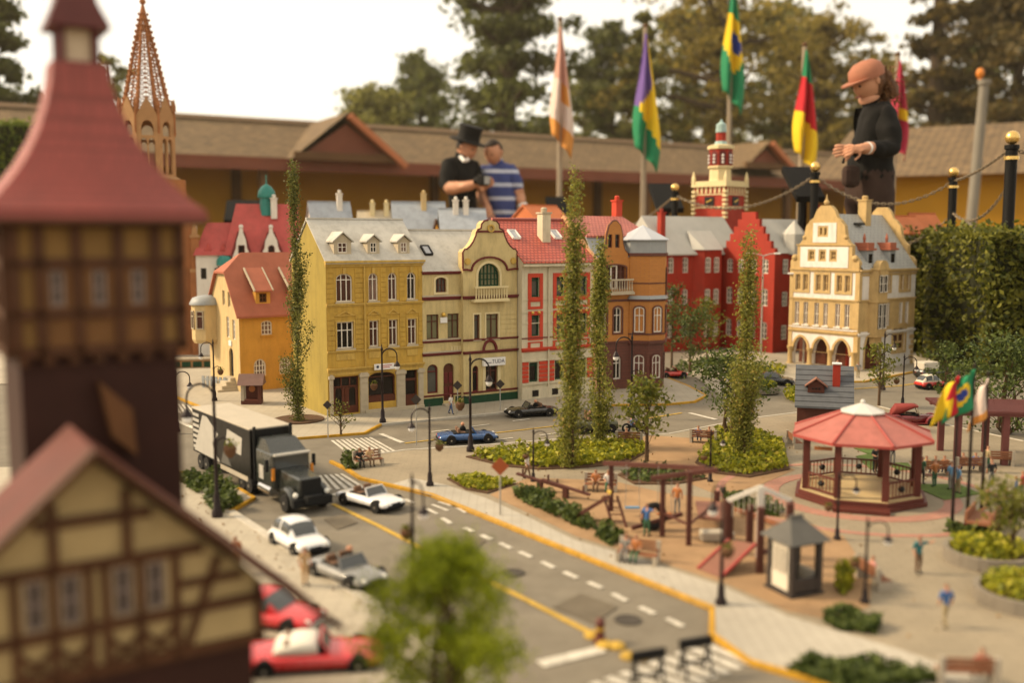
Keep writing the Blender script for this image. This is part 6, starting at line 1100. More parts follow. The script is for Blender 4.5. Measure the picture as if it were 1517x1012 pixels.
# ---------------------------------------------------------------- miniature planting
LM_pop = leaf_mat('poplar_leaves', (.085,.10,.02), (.35,.34,.065), .5, (.5,.33,.09)); LM_dpop = leaf_mat('dark_poplar_leaves', (.05,.06,.014), (.22,.22,.05), .45)
LM_yel = leaf_mat('golden_cover', (.11,.14,.012), (.46,.43,.03), .4, (.66,.54,.11)); LM_grn = leaf_mat('green_cover', (.03,.05,.013), (.13,.165,.035), .35); LM_fresh = leaf_mat('fresh_tree_leaves', (.06,.085,.012), (.24,.23,.035), .45)
M_stem = pm('plant_stem', (.09,.055,.03), .9, .2, 40)
def mini_tree(px, py, ztop, zl, w, n, ls, mat, label, name='small_tree', cat='tree', kind='col', group=None, seed=0, stems=1, z0=.15):
    p = g(px, py, z0); t = thing(name, label, cat, (p.x,p.y,z0), 0, group); r_ = np.random.default_rng(seed+50); nb = 38 if kind == 'col' else 34; C = []; br = []
    for i in range(nb):
        u = r_.random() if kind == 'col' else r_.random()**.7; an = r_.random()*6.28; z = zl + (ztop-zl)*u
        rr = w*(((1-u)**.75*.93+.07)*(.45+.55*min(1,u*6)) if kind == 'col' else math.sin(math.pi*(.15+.75*u))**.7)*r_.uniform(.15,1.2)
        br.append((math.cos(an)*rr, math.sin(an)*rr, z))
        if kind == 'col':
            for s_ in np.linspace(0,1,8): C.append((math.cos(an)*rr*(.2+.8*s_), math.sin(an)*rr*(.2+.8*s_), z - (1-s_)*w*1.3 + s_*w*.9))
        else: C.append(br[-1])
    def tk(m):
        for k in range(stems):
            a = 6.28*k/stems + seed; o = .12*w*(stems>1); m.tube([(math.cos(a)*o*.4,math.sin(a)*o*.4,0),(math.cos(a)*o*2,math.sin(a)*o*2,zl),(0,0,ztop*.9)], [.045*w+.07,.03*w+.05,.02], 6)
        for b in br: m.tube([(0,0,max(.3*zl,b[2]-abs(b[0]+b[1])*.3-w*(1.2 if kind=='col' else .5))), b], [.035,.015], 4)
    B('trunk', M_stem, t, tk, smooth=True); C = np.array(C); P = clumps(C, (.30 if kind == 'col' else .42)*w, max(3, n//len(C)), 1.1 if kind == 'col' else .7); P[:,2] = np.maximum(P[:,2], .2)
    cards('crown', P, ls, mat, t, 0, .55); return t
mini_tree(443,625,19.7,.8,1.5,10000,.2,LM_dpop,'tall slim dark poplar in front of the yellow house corner','poplar_tree',group='slim poplars',seed=1)
mini_tree(848,693,18.0,1.2,1.65,13000,.2,LM_pop,'tallest olive poplar in the flower bed before the red-trimmed house','poplar_tree',group='slim poplars',seed=2)
mini_tree(887,664,13.6,1.2,1.45,10000,.2,LM_pop,'shorter poplar just right of the tallest one','poplar_tree',group='slim poplars',seed=3)
mini_tree(1102,678,14.2,1.4,1.7,11000,.2,LM_pop,'poplar in front of the red stepped gable','poplar_tree',group='slim poplars',seed=4)
mini_tree(958,684,5.4,2.0,1.9,900,.36,LM_fresh,'small pale green tree beside the playground swings',kind='r',seed=5); mini_tree(1082,648,6.6,1.0,2.4,1700,.32,LM_grn,'bushy multi-stemmed green tree behind the poplar bed',kind='r',seed=6,stems=5)
mini_tree(1022,552,7.2,2.0,2.4,1300,.36,LM_grn,'round green tree in front of the red school wing',kind='r',seed=7); mini_tree(1047,540,7.8,2.4,1.8,700,.36,LM_fresh,'thin tree against the red school corner',kind='r',seed=8); mini_tree(995,545,9.5,3,1.9,900,.36,LM_grn,'dark tree close to the orange turret house',kind='r',seed=9)
mini_tree(1302,602,5.4,1.8,1.6,420,.36,LM_fresh,'spindly sapling in front of the golden stone house',kind='r',seed=10); mini_tree(1400,580,4.6,.6,1.5,900,.32,LM_grn,'leafy shrub beside the red small car',kind='r',seed=11)
mini_tree(1500,826,3.6,1.2,1.5,900,.26,LM_fresh,'small tree growing in the nearer-left round planter',kind='r',seed=12,z0=.5); mini_tree(505,644,2.6,.4,.8,180,.22,LM_fresh,'tiny sapling at the corner of the yellow house',kind='r',seed=13)
mini_tree(1490,640,7.0,.4,3.6,3000,.36,LM_grn,'broad dark shrub under the right hedge',kind='r',seed=14,stems=3)
mini_tree(662,1120,6.0,2.2,1.9,6500,.22,leaf_mat('near_bush_leaves', (.12,.17,.010), (.52,.56,.035), .6),'large blurred bushy tree in the near foreground',name='bushy_tree',kind='r',seed=15,stems=5)
def plants(name, pts, n, hgt, ls, mat, label, cat='plants', z0=.2):
    poly = np.array([g(*p)[:2] for p in pts]); lo, hi = poly.min(0), poly.max(0); Q = []
    while len(Q) < n:
        q = rng.uniform(lo, hi, (4*n,2)); ins = np.zeros(len(q), bool); j = len(poly)-1
        for i in range(len(poly)):
            xi, yi = poly[i]; xj, yj = poly[j]; c = ((yi > q[:,1]) != (yj > q[:,1])) & (q[:,0] < (xj-xi)*(q[:,1]-yi)/(yj-yi+1e-12)+xi); ins ^= c; j = i
        Q = np.vstack([Q, q[ins]]) if len(Q) else q[ins]
    Q = Q[:n]; h = hgt*(.55+.45*np.sin(Q[:,0]*2.3)*np.sin(Q[:,1]*2.9)); z = z0 + rng.random(n)*np.abs(h)+.05
    return tag(cards(name, np.column_stack([Q, z]), ls, mat, None, .2, .7), label, cat, kind='stuff')
plants('ground_cover', ((694,680),(745,673),(850,661),(938,656),(960,672),(930,688),(870,695),(800,698),(745,693)), 4200, .75, .34, LM_yel, 'yellow-green ground cover under the two middle poplars')
plants('ground_cover', ((1034,688),(1062,642),(1110,642),(1157,657),(1167,698),(1110,709),(1062,704)), 3600, .7, .34, LM_yel, 'yellow-green ground cover under the right poplar')
plants('ground_cover', ((664,713),(700,711),(763,722),(722,734),(690,729)), 900, .45, .28, LM_yel, 'low fresh ground cover on the small roadside bed')
plants('ground_cover', ((918,708),(950,693),(1000,699),(1045,713),(1000,720),(940,720)), 700, .4, .3, LM_grn, 'sparse olive ground cover behind the swings')
plants('shrub_row', ((757,740),(790,732),(860,772),(885,785),(870,792),(800,762)), 1300, .9, .3, LM_grn, 'row of dark green shrubs along the playground edge', 'shrubs', .15)
plants('shrub_row', ((1160,560),(1165,546),(1090,545),(1100,565)), 900, .9, .36, LM_yel, 'yellow-green shrubs before the golden arcade', 'shrubs', .1)
plants('shrub', ((1218,925),(1262,912),(1305,935),(1298,948),(1240,940)), 900, .55, .28, LM_grn, 'low spreading green plant near the small booth', 'shrub', .15)
plants('shrub_row', ((1165,1000),(1230,985),(1330,1000),(1390,1020),(1250,1030)), 1500, .6, .3, LM_grn, 'dark green planting at the bottom edge by the yellow kerb', 'shrubs', .15)
plants('shrub', ((505,690),(520,680),(538,686),(530,700),(512,700)), 500, 1.0, .28, LM_grn, 'dark green shrub behind the corner bench', 'shrub', .15)
plants('shrub', ((262,715),(320,712),(345,728),(290,735)), 700, 1.0, .34, LM_grn, 'dark shrub on the corner behind the truck lamp', 'shrub', .15); plants('shrub', ((300,745),(345,735),(360,752),(320,768)), 700, 1.1, .34, LM_grn, 'dark shrub at the foot of the lamp beside the truck', 'shrub', .15)
plants('shrub', ((1235,880),(1250,860),(1265,875),(1250,890)), 400, 1.3, .3, LM_yel, 'yellow-green bush right of the small booth', 'shrub', .15); plants('shrub', ((880,800),(900,795),(925,805),(905,815)), 350, .9, .3, LM_grn, 'small shrub beside the playground bench', 'shrub', .15)
plants('shrub_row', ((1065,735),(1110,750),(1160,762),(1150,772),(1090,758)), 900, .7, .3, LM_grn, 'green planting behind the climbing frame', 'shrubs', .15); plants('shrub', ((1395,792),(1440,786),(1475,790),(1440,800)), 700, .6, .3, LM_grn, 'green planting round the three small flagpoles', 'shrub', .15)
plants('shrub', ((600,1120),(640,1080),(700,1100),(660,1160)), 500, .8, .34, LM_yel, 'bright low plant under the near bushy tree', 'shrub', .15); plants('shrub', ((1178,600),(1160,590),(1180,583),(1190,592)), 500, 1.2, .34, LM_yel, 'yellow-green shrub left of the brown cabin', 'shrub', .1)
plants('shrub_row', ((985,560),(1060,545),(1100,540),(1100,530),(1010,540)), 700, .8, .4, LM_grn, 'green strip along the red school', 'shrubs', .1)
plants('shrub', ((1372,570),(1400,560),(1420,575),(1390,585)), 500, 1.0, .36, LM_grn, 'green tuft between the small red car and the hedge', 'shrub', .0)
M_plr = pm('planter_stone', (.22,.19,.15), .85, .2, 20, .3, grain=300, dirt=.2)
for i, (px, py, r, lb) in enumerate(((1464,836,2.0,'round stone planter with golden plants, farther of the pair'), (1518,898,2.0,'round stone planter with golden plants, cut by the right edge'), (1130,583,1.6,'small round planter near the black car by the school'))):
    p = g(px, py); t = thing('round_planter', lb, 'planter', (p.x,p.y,.15), 0, 'round planters'); B('wall', M_plr, t, lambda m: m.ring((0,0,0), r-.25, r, 0, .6, 28)); B('soil', M_soil, t, lambda m: m.lathe([(r-.24,.3),(r-.24,.48)], (0,0,0), 24)); a = rng.uniform(0,6.28,700); q = np.sqrt(rng.random(700))*(r-.3); cards('plants', np.column_stack([np.cos(a)*q, np.sin(a)*q, .5+rng.random(700)*.75*(1-.5*(q/r)**2)]), .3, LM_yel, t, .2, .7)
tag(B('tree_pit', M_soil, None, lambda m: m.ring((g(443,625).x, g(443,625).y, 0), .01, 2.1, .16, .26, 20)), 'round bed of dark soil at the foot of the slim dark poplar', 'flower bed')

def scatter_leaves(n, pts, mat, label):
    o = plants('fallen_leaves', pts, n, .0, .16, mat, label, 'leaves', .16); return o
LM_fall = leaf_mat('fallen_leaf', (.10,.05,.015), (.30,.17,.05), .2)
scatter_leaves(260, ((700,760),(1050,900),(1500,1000),(1500,720),(1200,640),(800,660)), LM_fall, 'small fallen leaves strewn over the plaza'); scatter_leaves(120, ((345,765),(620,950),(700,1005),(300,1005),(265,720)), LM_fall, 'small fallen leaves on the pavement by the parked cars')
# ---------------------------------------------------------------- vehicles
M_rub = pm('tyre_rubber', (.018,.017,.016), .85, .2, 60, .1); M_rim = pm('wheel_rim', (.45,.43,.40), .3, .1, 60, .02, .8); M_cglass = glass_mat('car_glass', (.05,.055,.055), .04, .8); M_chrome = pm('chrome', (.6,.58,.55), .15, .1, 40, .02, .95); M_seat = pm('car_seat', (.18,.10,.06), .7, .15, 40); M_hl = pm('headlight_glass', (.8,.78,.7), .1, .05, 40); M_tl = pm('tail_light', (.45,.02,.015), .2, .1, 40); M_under = pm('car_underside', (.012,.012,.012), .9)
def paint(n, c, rough=.28): return pm('paint_'+n, c, rough, .05, 30, .02, 0, .5, .6)
def loft(m, S, ring):
    n = len(ring); vs = [(x, hw*u, zl + (zt-zl)*v) for x, hw, zl, zt in S for u, v in ring]; k = len(S)
    m.add(vs, [(i*n+j, (i+1)*n+j, (i+1)*n+(j+1)%n, i*n+(j+1)%n) for i in range(k-1) for j in range(n)] + [tuple(range(n)), tuple((k-1)*n+j for j in range(n))[::-1]])
RING = [(-.9,0),(-1,.22),(-1.0,.62),(-.93,.88),(-.62,1.0),(0,1.04),(.62,1.0),(.93,.88),(1.0,.62),(1,.22),(.9,0)]
def wheel(par, x, y, r, w=.22, rim=None):
    s_ = 1 if y > 0 else -1; o = B('wheel', M_rub, par, lambda m: m.lathe([(r*.6,-w/2),(r*.93,-w/2),(r,-w*.3),(r,w*.3),(r*.93,w/2),(r*.6,w/2)], (0,0,0), 18), smooth=50); o.location = (x*U,y*U,r*U); o.rotation_euler = (R(90),0,0)
    B('rim', rim or M_rim, o, lambda m: (m.lathe([(r*.6,-w*.42),(r*.6,w*.42)], (0,0,0), 14), m.lathe([(r*.2,-w*.55),(r*.2,w*.55)], (0,0,0), 8)), smooth=40)
def car(label, px, py, rz, L, W, style, mat, group='miniature cars', driver=False, rim=None, top=None, cat='car', name='car', H_=None, seatm=None):
    p = g(px, py); t = thing(name, label, cat, (p.x,p.y,.0), rz, group); hw = W/2; h = L/2
    bh = {'hatch':.88,'conv':.80,'sedan':.85,'jeep':1.0,'vint':.95}[style]; zl = .26
    if style == 'vint': S = [(-h,hw*.6,zl+.1,bh*.7),(-h*.9,hw*.85,zl,bh*.9),(-h*.3,hw*.9,zl,bh),(h*.1,hw*.85,zl,bh),(h*.25,hw*.5,zl,bh*.98),(h*.85,hw*.42,zl,bh*.95),(h*.93,hw*.4,zl+.05,bh*.9)]
    elif style == 'jeep': S = [(-h,hw*.96,zl+.1,bh*.95),(-h*.95,hw,zl,bh),(h*.2,hw,zl,bh),(h*.3,hw*.9,zl,bh*1.0),(h*.9,hw*.86,zl,bh*.98),(h*.97,hw*.84,zl+.05,bh*.92)]
    else: S = [(-h,hw*.84,zl+.12,bh*.76),(-h*.95,hw*.96,zl+.02,bh*.9),(-h*.62,hw,zl,bh*.97),(-h*.1,hw,zl,bh),(h*.3,hw,zl,bh*.97),(h*.7,hw*.99,zl,bh*.88),(h*.93,hw*.93,zl+.04,bh*.78),(h,hw*.8,zl+.12,bh*.66)]
    b = B('body', mat, t, lambda m: loft(m, [(a_,b_*1.06 if style != 'vint' else b_,c_,d_) for a_,b_,c_,d_ in S], RING), smooth=70, sub=1 if style != 'jeep' else 0)
    B('underside', M_under, t, lambda m: m.box(-h*.9,h*.9,-hw*.82,hw*.82,.14,.3))
    wr = .33 if style != 'vint' else .38
    for x in (-h*.6, h*.64):
        for y in (-hw*.97, hw*.97):
            wheel(t, x, y, wr, .2, rim); B('wheel_arch', M_under, b, lambda m: m.tube([(x,y*1.085,wr+.03),(x,y*.8,wr+.03)], wr*1.14, 16))  # dark disc stands in for the shaded hollow round the wheel
    ht = H_ or {'hatch':1.5,'conv':1.2,'sedan':1.42,'jeep':1.75,'vint':1.7}[style]
    if style in ('hatch','sedan'):
        a, c, d, e = (-h*.93,-h*.62,h*.1,h*.48) if style == 'hatch' else (-h*.72,-h*.35,h*.08,h*.42)
        CR = [(-1,0),(-.985,.3),(-.9,.68),(-.74,.92),(-.4,1),(0,1.02),(.4,1),(.74,.92),(.9,.68),(.985,.3),(1,0)]; zb_ = bh*.9
        CS = [(a,hw*.78,zb_-.1,zb_+.02),(a+(c-a)*.5,hw*.86,zb_-.08,zb_+(ht-zb_)*.62),(c,hw*.88,zb_-.06,ht-.06),((c+d)/2,hw*.9,zb_-.05,ht+.02),(d,hw*.89,zb_-.06,ht-.05),(d+(e-d)*.5,hw*.87,zb_-.08,zb_+(ht-zb_)*.55),(e,hw*.8,zb_-.1,zb_+.02)]
        cb = B('cabin', top or mat, t, lambda m: loft(m, CS, CR), smooth=50)
        def patch(m, S2, j0, j1, o):
            R2 = [(u*(1+o), v*(1+o*.6)) for u, v in CR[j0:j1+1]]; n = len(R2); vs = [(x, hw_*u, zl_+(zt_-zl_)*v) for x, hw_, zl_, zt_ in S2 for u, v in R2]; m.add(vs, [(i*n+q, (i+1)*n+q, (i+1)*n+q+1, i*n+q+1) for i in range(len(S2)-1) for q in range(n-1)])
        def mix(p_, q_, f): return tuple(x+(y-x)*f for x, y in zip(p_, q_))
        B('windscreen', M_cglass, cb, lambda m: patch(m, [mix(CS[4],CS[5],.22), CS[5], mix(CS[5],CS[6],.8)], 3, 7, .03)); B('rear_window', M_cglass, cb, lambda m: patch(m, [mix(CS[0],CS[1],.3), CS[1], mix(CS[1],CS[2],.75)], 3, 7, .03))
        for j0 in (1, 7):
            B('side_window', M_cglass, cb, lambda m: patch(m, [mix(CS[3],CS[4],.12), CS[4], mix(CS[4],CS[5],.75)], j0, j0+2, .025)); B('side_window', M_cglass, cb, lambda m: patch(m, [mix(CS[1],CS[2],.35), CS[2], mix(CS[2],CS[3],.9)], j0, j0+2, .025))
    else:
        xw = h*.2 if style != 'vint' else h*.12; B('windscreen', M_cglass, t, lambda m: m.bar((xw+.12,0,bh*.95),(xw-.12,0,ht), W*.8, .04, up=(1,0,0)) if 0 else m.add([(xw+.15,-hw*.82,bh*.94),(xw+.15,hw*.82,bh*.94),(xw-.15,hw*.7,ht),(xw-.15,-hw*.7,ht)],[(0,1,2,3)]))
        B('screen_frame', M_chrome if style == 'vint' else mat, t, lambda m: [m.bar(a_, b_, .06, .06) for a_, b_ in (((xw+.15,-hw*.82,bh*.94),(xw-.15,-hw*.7,ht)),((xw+.15,hw*.82,bh*.94),(xw-.15,hw*.7,ht)),((xw-.15,-hw*.7,ht),(xw-.15,hw*.7,ht)))])
        B('cockpit', M_under, t, lambda m: m.box(-h*.5,xw,-hw*.74,hw*.74,bh*.86,bh*1.05), bev=.05)
        for sy in (-.2,.2): B('seat', seatm or M_seat, t, lambda m: (m.box(-h*.28,-h*.08,sy*W-.26,sy*W+.26,bh*.8,bh*1.08), m.box(-h*.36,-h*.28,sy*W-.26,sy*W+.26,bh*.8,ht-.05)) if abs(sy) < 1 else None, bev=.06)
        if top and style == 'conv': B('soft_top', top, t, lambda m: loft(m, [(-h*.5,hw*.7,bh*.9,bh*1.02),(-h*.42,hw*.8,bh*.88,ht-.14),(-h*.15,hw*.82,bh*.88,ht-.04),(h*.06,hw*.78,bh*.9,ht-.06),(h*.1,hw*.74,bh*.9,ht-.16)], RING), smooth=60)
        if top and style == 'jeep': B('canvas_top', top, t, lambda m: m.box(-h*.98,xw-.05,-hw*.92,hw*.92,bh+.02,ht+.1), bev=.08)
        if top and style == 'vint': B('hood', top, t, lambda m: loft(m, [(-h*.75,hw*.7,bh*.9,bh*1.2),(-h*.6,hw*.8,bh*.9,ht),(0,hw*.8,ht-.18,ht+.05),(xw,hw*.75,ht-.15,ht)], RING), smooth=60)
    if style == 'vint':
        for sy in (-1,1):
            [B('fender', mat, t, lambda m: m.tube([(x0+.5*math.cos(a_)*1.05,sy*hw*.88,.33+.52*math.sin(a_)) for a_ in [math.pi*i/8 for i in range(9)]], .13, 8)) for x0 in (-h*.6,h*.64)]; B('headlight', M_chrome, t, lambda m: m.tube([(h*.8,sy*hw*.55,bh*.85),(h*.95,sy*hw*.55,bh*.85)], .14, 10))
        B('running_board', mat, t, lambda m: m.box(-h*.4,h*.45,-hw*.98,hw*.98,.25,.32))
    else:
        for sy in (-1,1): B('headlight', M_hl, t, lambda m: m.ball((h*.93,sy*hw*.62,bh*.62), .14, 10)); B('tail_light', M_tl, t, lambda m: m.ball((-h*.95,sy*hw*.62,bh*.68), .12, 8))
    B('bumper', M_chrome if style in ('vint','sedan') else M_under, t, lambda m: m.box(h*.96,h*1.02,-hw*.7,hw*.7,.3,.46), bev=.03); B('bumper', M_chrome if style in ('vint','sedan') else M_under, t, lambda m: m.box(-h*1.02,-h*.96,-hw*.75,hw*.75,.32,.46), bev=.03)
    B('grille', M_under, t, lambda m: m.box(h*.97,h*1.0,-hw*.35,hw*.35,.4,.55))
    if driver: 
        q = t.matrix_basis @ Vector((-h*.1*U,.35*U,bh*U*.75)) if 0 else None
        B('driver_figure', [M_skin, M_cloth_b], t, lambda m: (m.lathe([(.2,bh*.8),(.26,bh+.1),(.2,bh+.3),(.08,bh+.38)], (-h*.12,.36,0), 8, 1), m.ball((-h*.12,.36,bh+.52), .15, 8, 0)), smooth=True)
    return t
RD = R(-52); RBD = R(13)
car('small rounded white hatchback parked behind the black truck', 443, 813, RD, 3.7, 1.75, 'hatch', paint('white',(.72,.71,.70)))
car('silver grey convertible with dark driver parked behind the white hatchback', 514, 860, RD+R(8), 4.2, 1.8, 'conv', paint('silver',(.20,.195,.18)), driver=True)
car('white open convertible driving towards the crossing near the truck', 549, 750, R(-40), 4.3, 1.8, 'conv', paint('white',(.72,.71,.70)))
car('metallic blue convertible in the cross street', 692, 655, RBD, 4.5, 1.85, 'conv', paint('blue',(.02,.075,.22)), driver=True)
car('black convertible in front of the red-trimmed house', 787, 616, R(197), 4.5, 1.85, 'conv', paint('black',(.012,.012,.012)), driver=True)
car('olive open jeep half hidden by the poplars', 880, 640, RBD, 3.6, 1.7, 'jeep', paint('olive',(.075,.075,.03),.6), driver=True, top=None)
car('bright red classic car with white soft top near the timber house', 462, 988, R(8), 5.2, 2.0, 'conv', paint('red',(.55,.022,.025)), rim=M_rim, top=pm('cream_canvas',(.74,.70,.62),.6))
car('red car half hidden behind the timber roof', 398, 925, R(-20), 4.6, 1.9, 'sedan', paint('red',(.55,.022,.025)))
car('tiny red racing car near the orange turret house', 996, 560, R(10), 3.2, 1.6, 'conv', paint('scarlet',(.5,.03,.02)))
car('black car parked near the red school', 1146, 570, R(-15), 4.3, 1.8, 'sedan', paint('black',(.012,.012,.012)))
car('dark jeep with pale canvas top by the hedge', 1380, 560, R(20), 3.6, 1.7, 'jeep', paint('black',(.012,.012,.012)), top=pm('canvas',(.5,.46,.38),.9))
car('small boxy red car with cream roof by the hedge', 1380, 576, R(15), 3.2, 1.6, 'hatch', paint('scarlet',(.5,.03,.02)), top=pm('cream_roof',(.66,.60,.48),.4))
car('dark red vintage car behind the bandstand', 1352, 630, R(-12), 4.6, 1.7, 'vint', paint('wine',(.16,.015,.018)), top=pm('wine_hood',(.20,.03,.025),.7))
car('dark red car parked against the right hedge', 1468, 545, R(-20), 4.4, 1.8, 'sedan', paint('wine',(.16,.015,.018)))
# truck and trailer
TO = g(372,735).xy + Vector((.8,.6))*1.3; tk = thing('truck', 'black long-nosed truck with grey graphic box trailer', 'truck', (TO.x,TO.y,0), R(-53))
M_tr = pm('trailer_black', (.010,.0095,.009), .4, .2, 20, .05, dirt=.1); M_trt = pm('trailer_roof', (.42,.37,.29), .6, .08, 14, .05, dirt=.12); M_tgw = pm('graphic_grey', (.40,.38,.34), .5, .1, 30); M_tgd = pm('graphic_dark_grey', (.10,.095,.085), .5, .1, 30); M_cabp = pm('cab_dark_paint', (.022,.025,.022), .3, .15, 20, .03, 0, .5, .5)
LT, HT = 9.8, 3.95
tb = B('trailer', M_tr, tk, lambda m: m.box(-LT,0,-1.3,1.3,1.05,HT), bev=.05); B('trailer_roof', M_trt, tb, lambda m: m.box(-LT-.04,.04,-1.34,1.34,HT,HT+.1), bev=.03)
def tside(s_):
    y = s_*1.312
    B('side_graphic', M_tgw, tb, lambda m: m.wall([(-LT*.97,1.2),(-LT*.5,1.15),(-LT*.62,2.0),(-LT*.52,2.9),(-LT*.72,3.75),(-LT*.8,3.75),(-LT*.82,1.2)][:6], [], y, 0, .01)); B('side_graphic', M_tgw, tb, lambda m: m.wall([(-LT*.4,2.3),(-LT*.14,2.2),(-LT*.12,3.3),(-LT*.36,3.5)], [], y, 0, .01)); B('side_graphic', M_tgd, tb, lambda m: m.wall([(-LT*.48,1.2),(-LT*.3,1.2),(-LT*.42,2.2)], [], y, 0, .01))
    for j in range(7): B('side_stripe', M_tgw, tb, lambda m: m.wall(H(-LT*.985,-LT*.87,1.35+j*.36,1.55+j*.36), [], y*1.003, 0, .01))
tside(-1); tside(1)
B('trailer_skirt', M_trt, tb, lambda m: (m.box(-LT*.5,-.5,-1.28,-1.2,.75,1.05), m.box(-LT*.5,-.5,1.2,1.28,.75,1.05)), kind='stuff'); B('chassis', M_under, tk, lambda m: m.box(-LT,6.0,-.5,.5,.6,1.05))
for x in (-LT+1.2,-LT+2.3,-1.5,-.4,4.6):
    for y in (-1.05,1.05): wheel(tk, x, y, .52, .45, M_rim)
cabb = B('cab', M_cabp, tk, lambda m: m.box(.45,2.9,-1.15,1.15,.9,3.0), bev=.12); B('cab_roof', M_cabp, cabb, lambda m: m.add([(.45,-1.1,2.95),(2.6,-1.1,2.95),(2.6,1.1,2.95),(.45,1.1,2.95),(.5,-.95,3.6),(1.5,-.95,3.6),(1.5,.95,3.6),(.5,.95,3.6)],[(0,1,5,4),(1,2,6,5),(2,3,7,6),(3,0,4,7),(4,5,6,7)]))
B('windscreen', M_cglass, cabb, lambda m: m.box(2.88,2.94,-1.0,1.0,2.1,2.85)); B('side_window', M_cglass, cabb, lambda m: m.box(1.7,2.6,-1.18,-1.14,2.1,2.75)); B('side_window', M_cglass, cabb, lambda m: m.box(1.7,2.6,1.14,1.18,2.1,2.75)); B('door_badge', M_tgw, cabb, lambda m: m.box(1.0,1.6,-1.18,-1.15,1.3,2.1)); B('sun_visor', M_tgw, cabb, lambda m: m.box(2.85,3.15,-1.1,1.1,2.88,2.98))
bn = B('bonnet', M_cabp, tk, lambda m: m.add([(2.9,-.85,.9),(5.4,-.72,.9),(5.4,.72,.9),(2.9,.85,.9),(2.9,-.8,2.15),(5.4,-.65,1.95),(5.4,.65,1.95),(2.9,.8,2.15)],[(0,1,5,4),(1,2,6,5),(2,3,7,6),(3,0,4,7),(4,5,6,7)]), bev=.1)
B('grille', M_under, bn, lambda m: m.box(5.4,5.48,-.6,.6,.85,1.9)); B('bumper', M_under, tk, lambda m: m.box(5.35,5.7,-1.2,1.2,.4,.9), bev=.06)
for s_ in (-1,1):
    B('fender', M_cabp, bn, lambda m: m.tube([(4.6+.75*math.cos(a_),s_*1.0,.5+.75*math.sin(a_)) for a_ in [math.pi*i/8 for i in range(9)]], .22, 8), smooth=True); B('headlight', M_hl, bn, lambda m: m.ball((5.45,s_*.95,1.1), .16, 8)); B('exhaust_stack', M_under, cabb, lambda m: m.tube([(.35,s_*1.15,1.0),(.35,s_*1.15,4.2)], .1, 8)); B('marker_lamp', pm('amber_lamp',(.6,.22,.03),.3), bn, lambda m: m.box(3.0,3.12,s_*1.2-.08,s_*1.2+.08,1.5,2.2)); B('mirror', M_under, cabb, lambda m: m.box(2.75,2.85,s_*1.45-.1,s_*1.45+.1,2.0,2.7)); B('fuel_tank', M_chrome, tk, lambda m: m.tube([(.9,s_*.95,.75),(2.6,s_*.95,.75)], .32, 12), smooth=True)
# ---------------------------------------------------------------- street lamps
M_lamp = pm('lamp_glass', (.82,.80,.76), .15, .03, 40); M_iron = pm('lamp_iron', (.018,.010,.010), .45, .2, 60, .05, grain=300); M_gpole = pm('galvanised_pole', (.42,.40,.36), .45, .1, 40, .03, .4)
def lamp_proto():
    t = thing('street_lamp', 'lamp', 'street lamp', (0,0,.15), 0, 'dark iron street lamps')
    B('post', M_iron, t, lambda m: m.lathe([(.24,0),(.24,.18),(.16,.3),(.14,.75),(.085,.9),(.075,2.6),(.11,2.7),(.07,2.8),(.06,4.7),(.1,4.8),(.05,4.95),(.02,5.15)], (0,0,0), 10), smooth=50)
    a = B('arm', M_iron, t, lambda m: m.tube([(0,0,4.2)]+[(.55-.55*math.cos(q*math.pi/8), 0, 4.35+.5*math.sin(q*math.pi/8)) for q in range(9)]+[(1.1,0,3.95)], .045, 6), smooth=True)
    B('lamp_shade', M_iron, a, lambda m: m.lathe([(.05,4.0),(.12,3.9),(.24,3.72),(.25,3.68)], (1.1,0,0), 12), smooth=50); B('bulb', M_lamp, a, lambda m: m.ball((1.1,0,3.6), .2, 12), smooth=True)
    k = B('basket_arm', M_iron, t, lambda m: m.tube([(0,0,2.75),(-.35,0,2.9),(-.6,0,2.75),(-.6,0,2.5)], .03, 5), smooth=True); B('flower_basket', pm('basket_brown',(.12,.06,.03),.9), k, lambda m: m.lathe([(.1,2.15),(.24,2.3),(.28,2.5),(.2,2.6)], (-.6,0,0), 10), smooth=True)
    q = rng.normal(size=(60,3))*[.14,.14,.08]+[-.6,0,2.62]; cards('flowers', q, .14, LM_fresh, k); return t
lp = lamp_proto(); first = [True]
def lamp(px, py, ytop, rz, label):
    p = g(px, py, .15); h = (at(px, ytop, p.y).z - .15)/5.15
    if first[0]: o = lp; first[0] = False; o['label'] = label; o.location = (p.x*U,p.y*U,.15*U); o.rotation_euler = (0,0,rz); o.scale = (h**.6,h**.6,h)
    else: o = dup(lp, (p.x,p.y,.15), rz, label); o.scale = (h**.6,h**.6,h)
for a in ((567,626,510,R(20),'iron lamp before the brown double door of the yellow house'),(637,720,598,R(190),'iron lamp on the plaza corner nearest the white convertible'),(697,669,523,R(0),'tall iron lamp before the cream house'),(790,714,634,R(-5),'short iron lamp by the walking figure near the flower bed'),(1068,896,714,R(100),'near iron lamp in front of the playground ramp'),(1281,894,766,R(5),'near iron lamp right of the small booth'),(1240,800,698,R(0),'iron lamp standing before the bandstand rails'),(322,766,556,R(190),'tall iron lamp beside the truck trailer'),(318,594,502,R(175),'iron lamp beside the ochre house doorway'),(1337,602,524,R(-15),'iron lamp with arched arm before the golden stone house'),(1052,714,636,R(20),'iron lamp between the right poplar and the swings'),(935,618,492,R(180),'iron lamp against the orange turret house'),(1308,578,490,R(20),'iron lamp close to the golden house side window'),(612,880,700,R(-60),'blurred iron lamp behind the near bushy tree'),(263,640,545,R(0),'iron lamp at the timber tower edge by the far crossing')): lamp(*a)
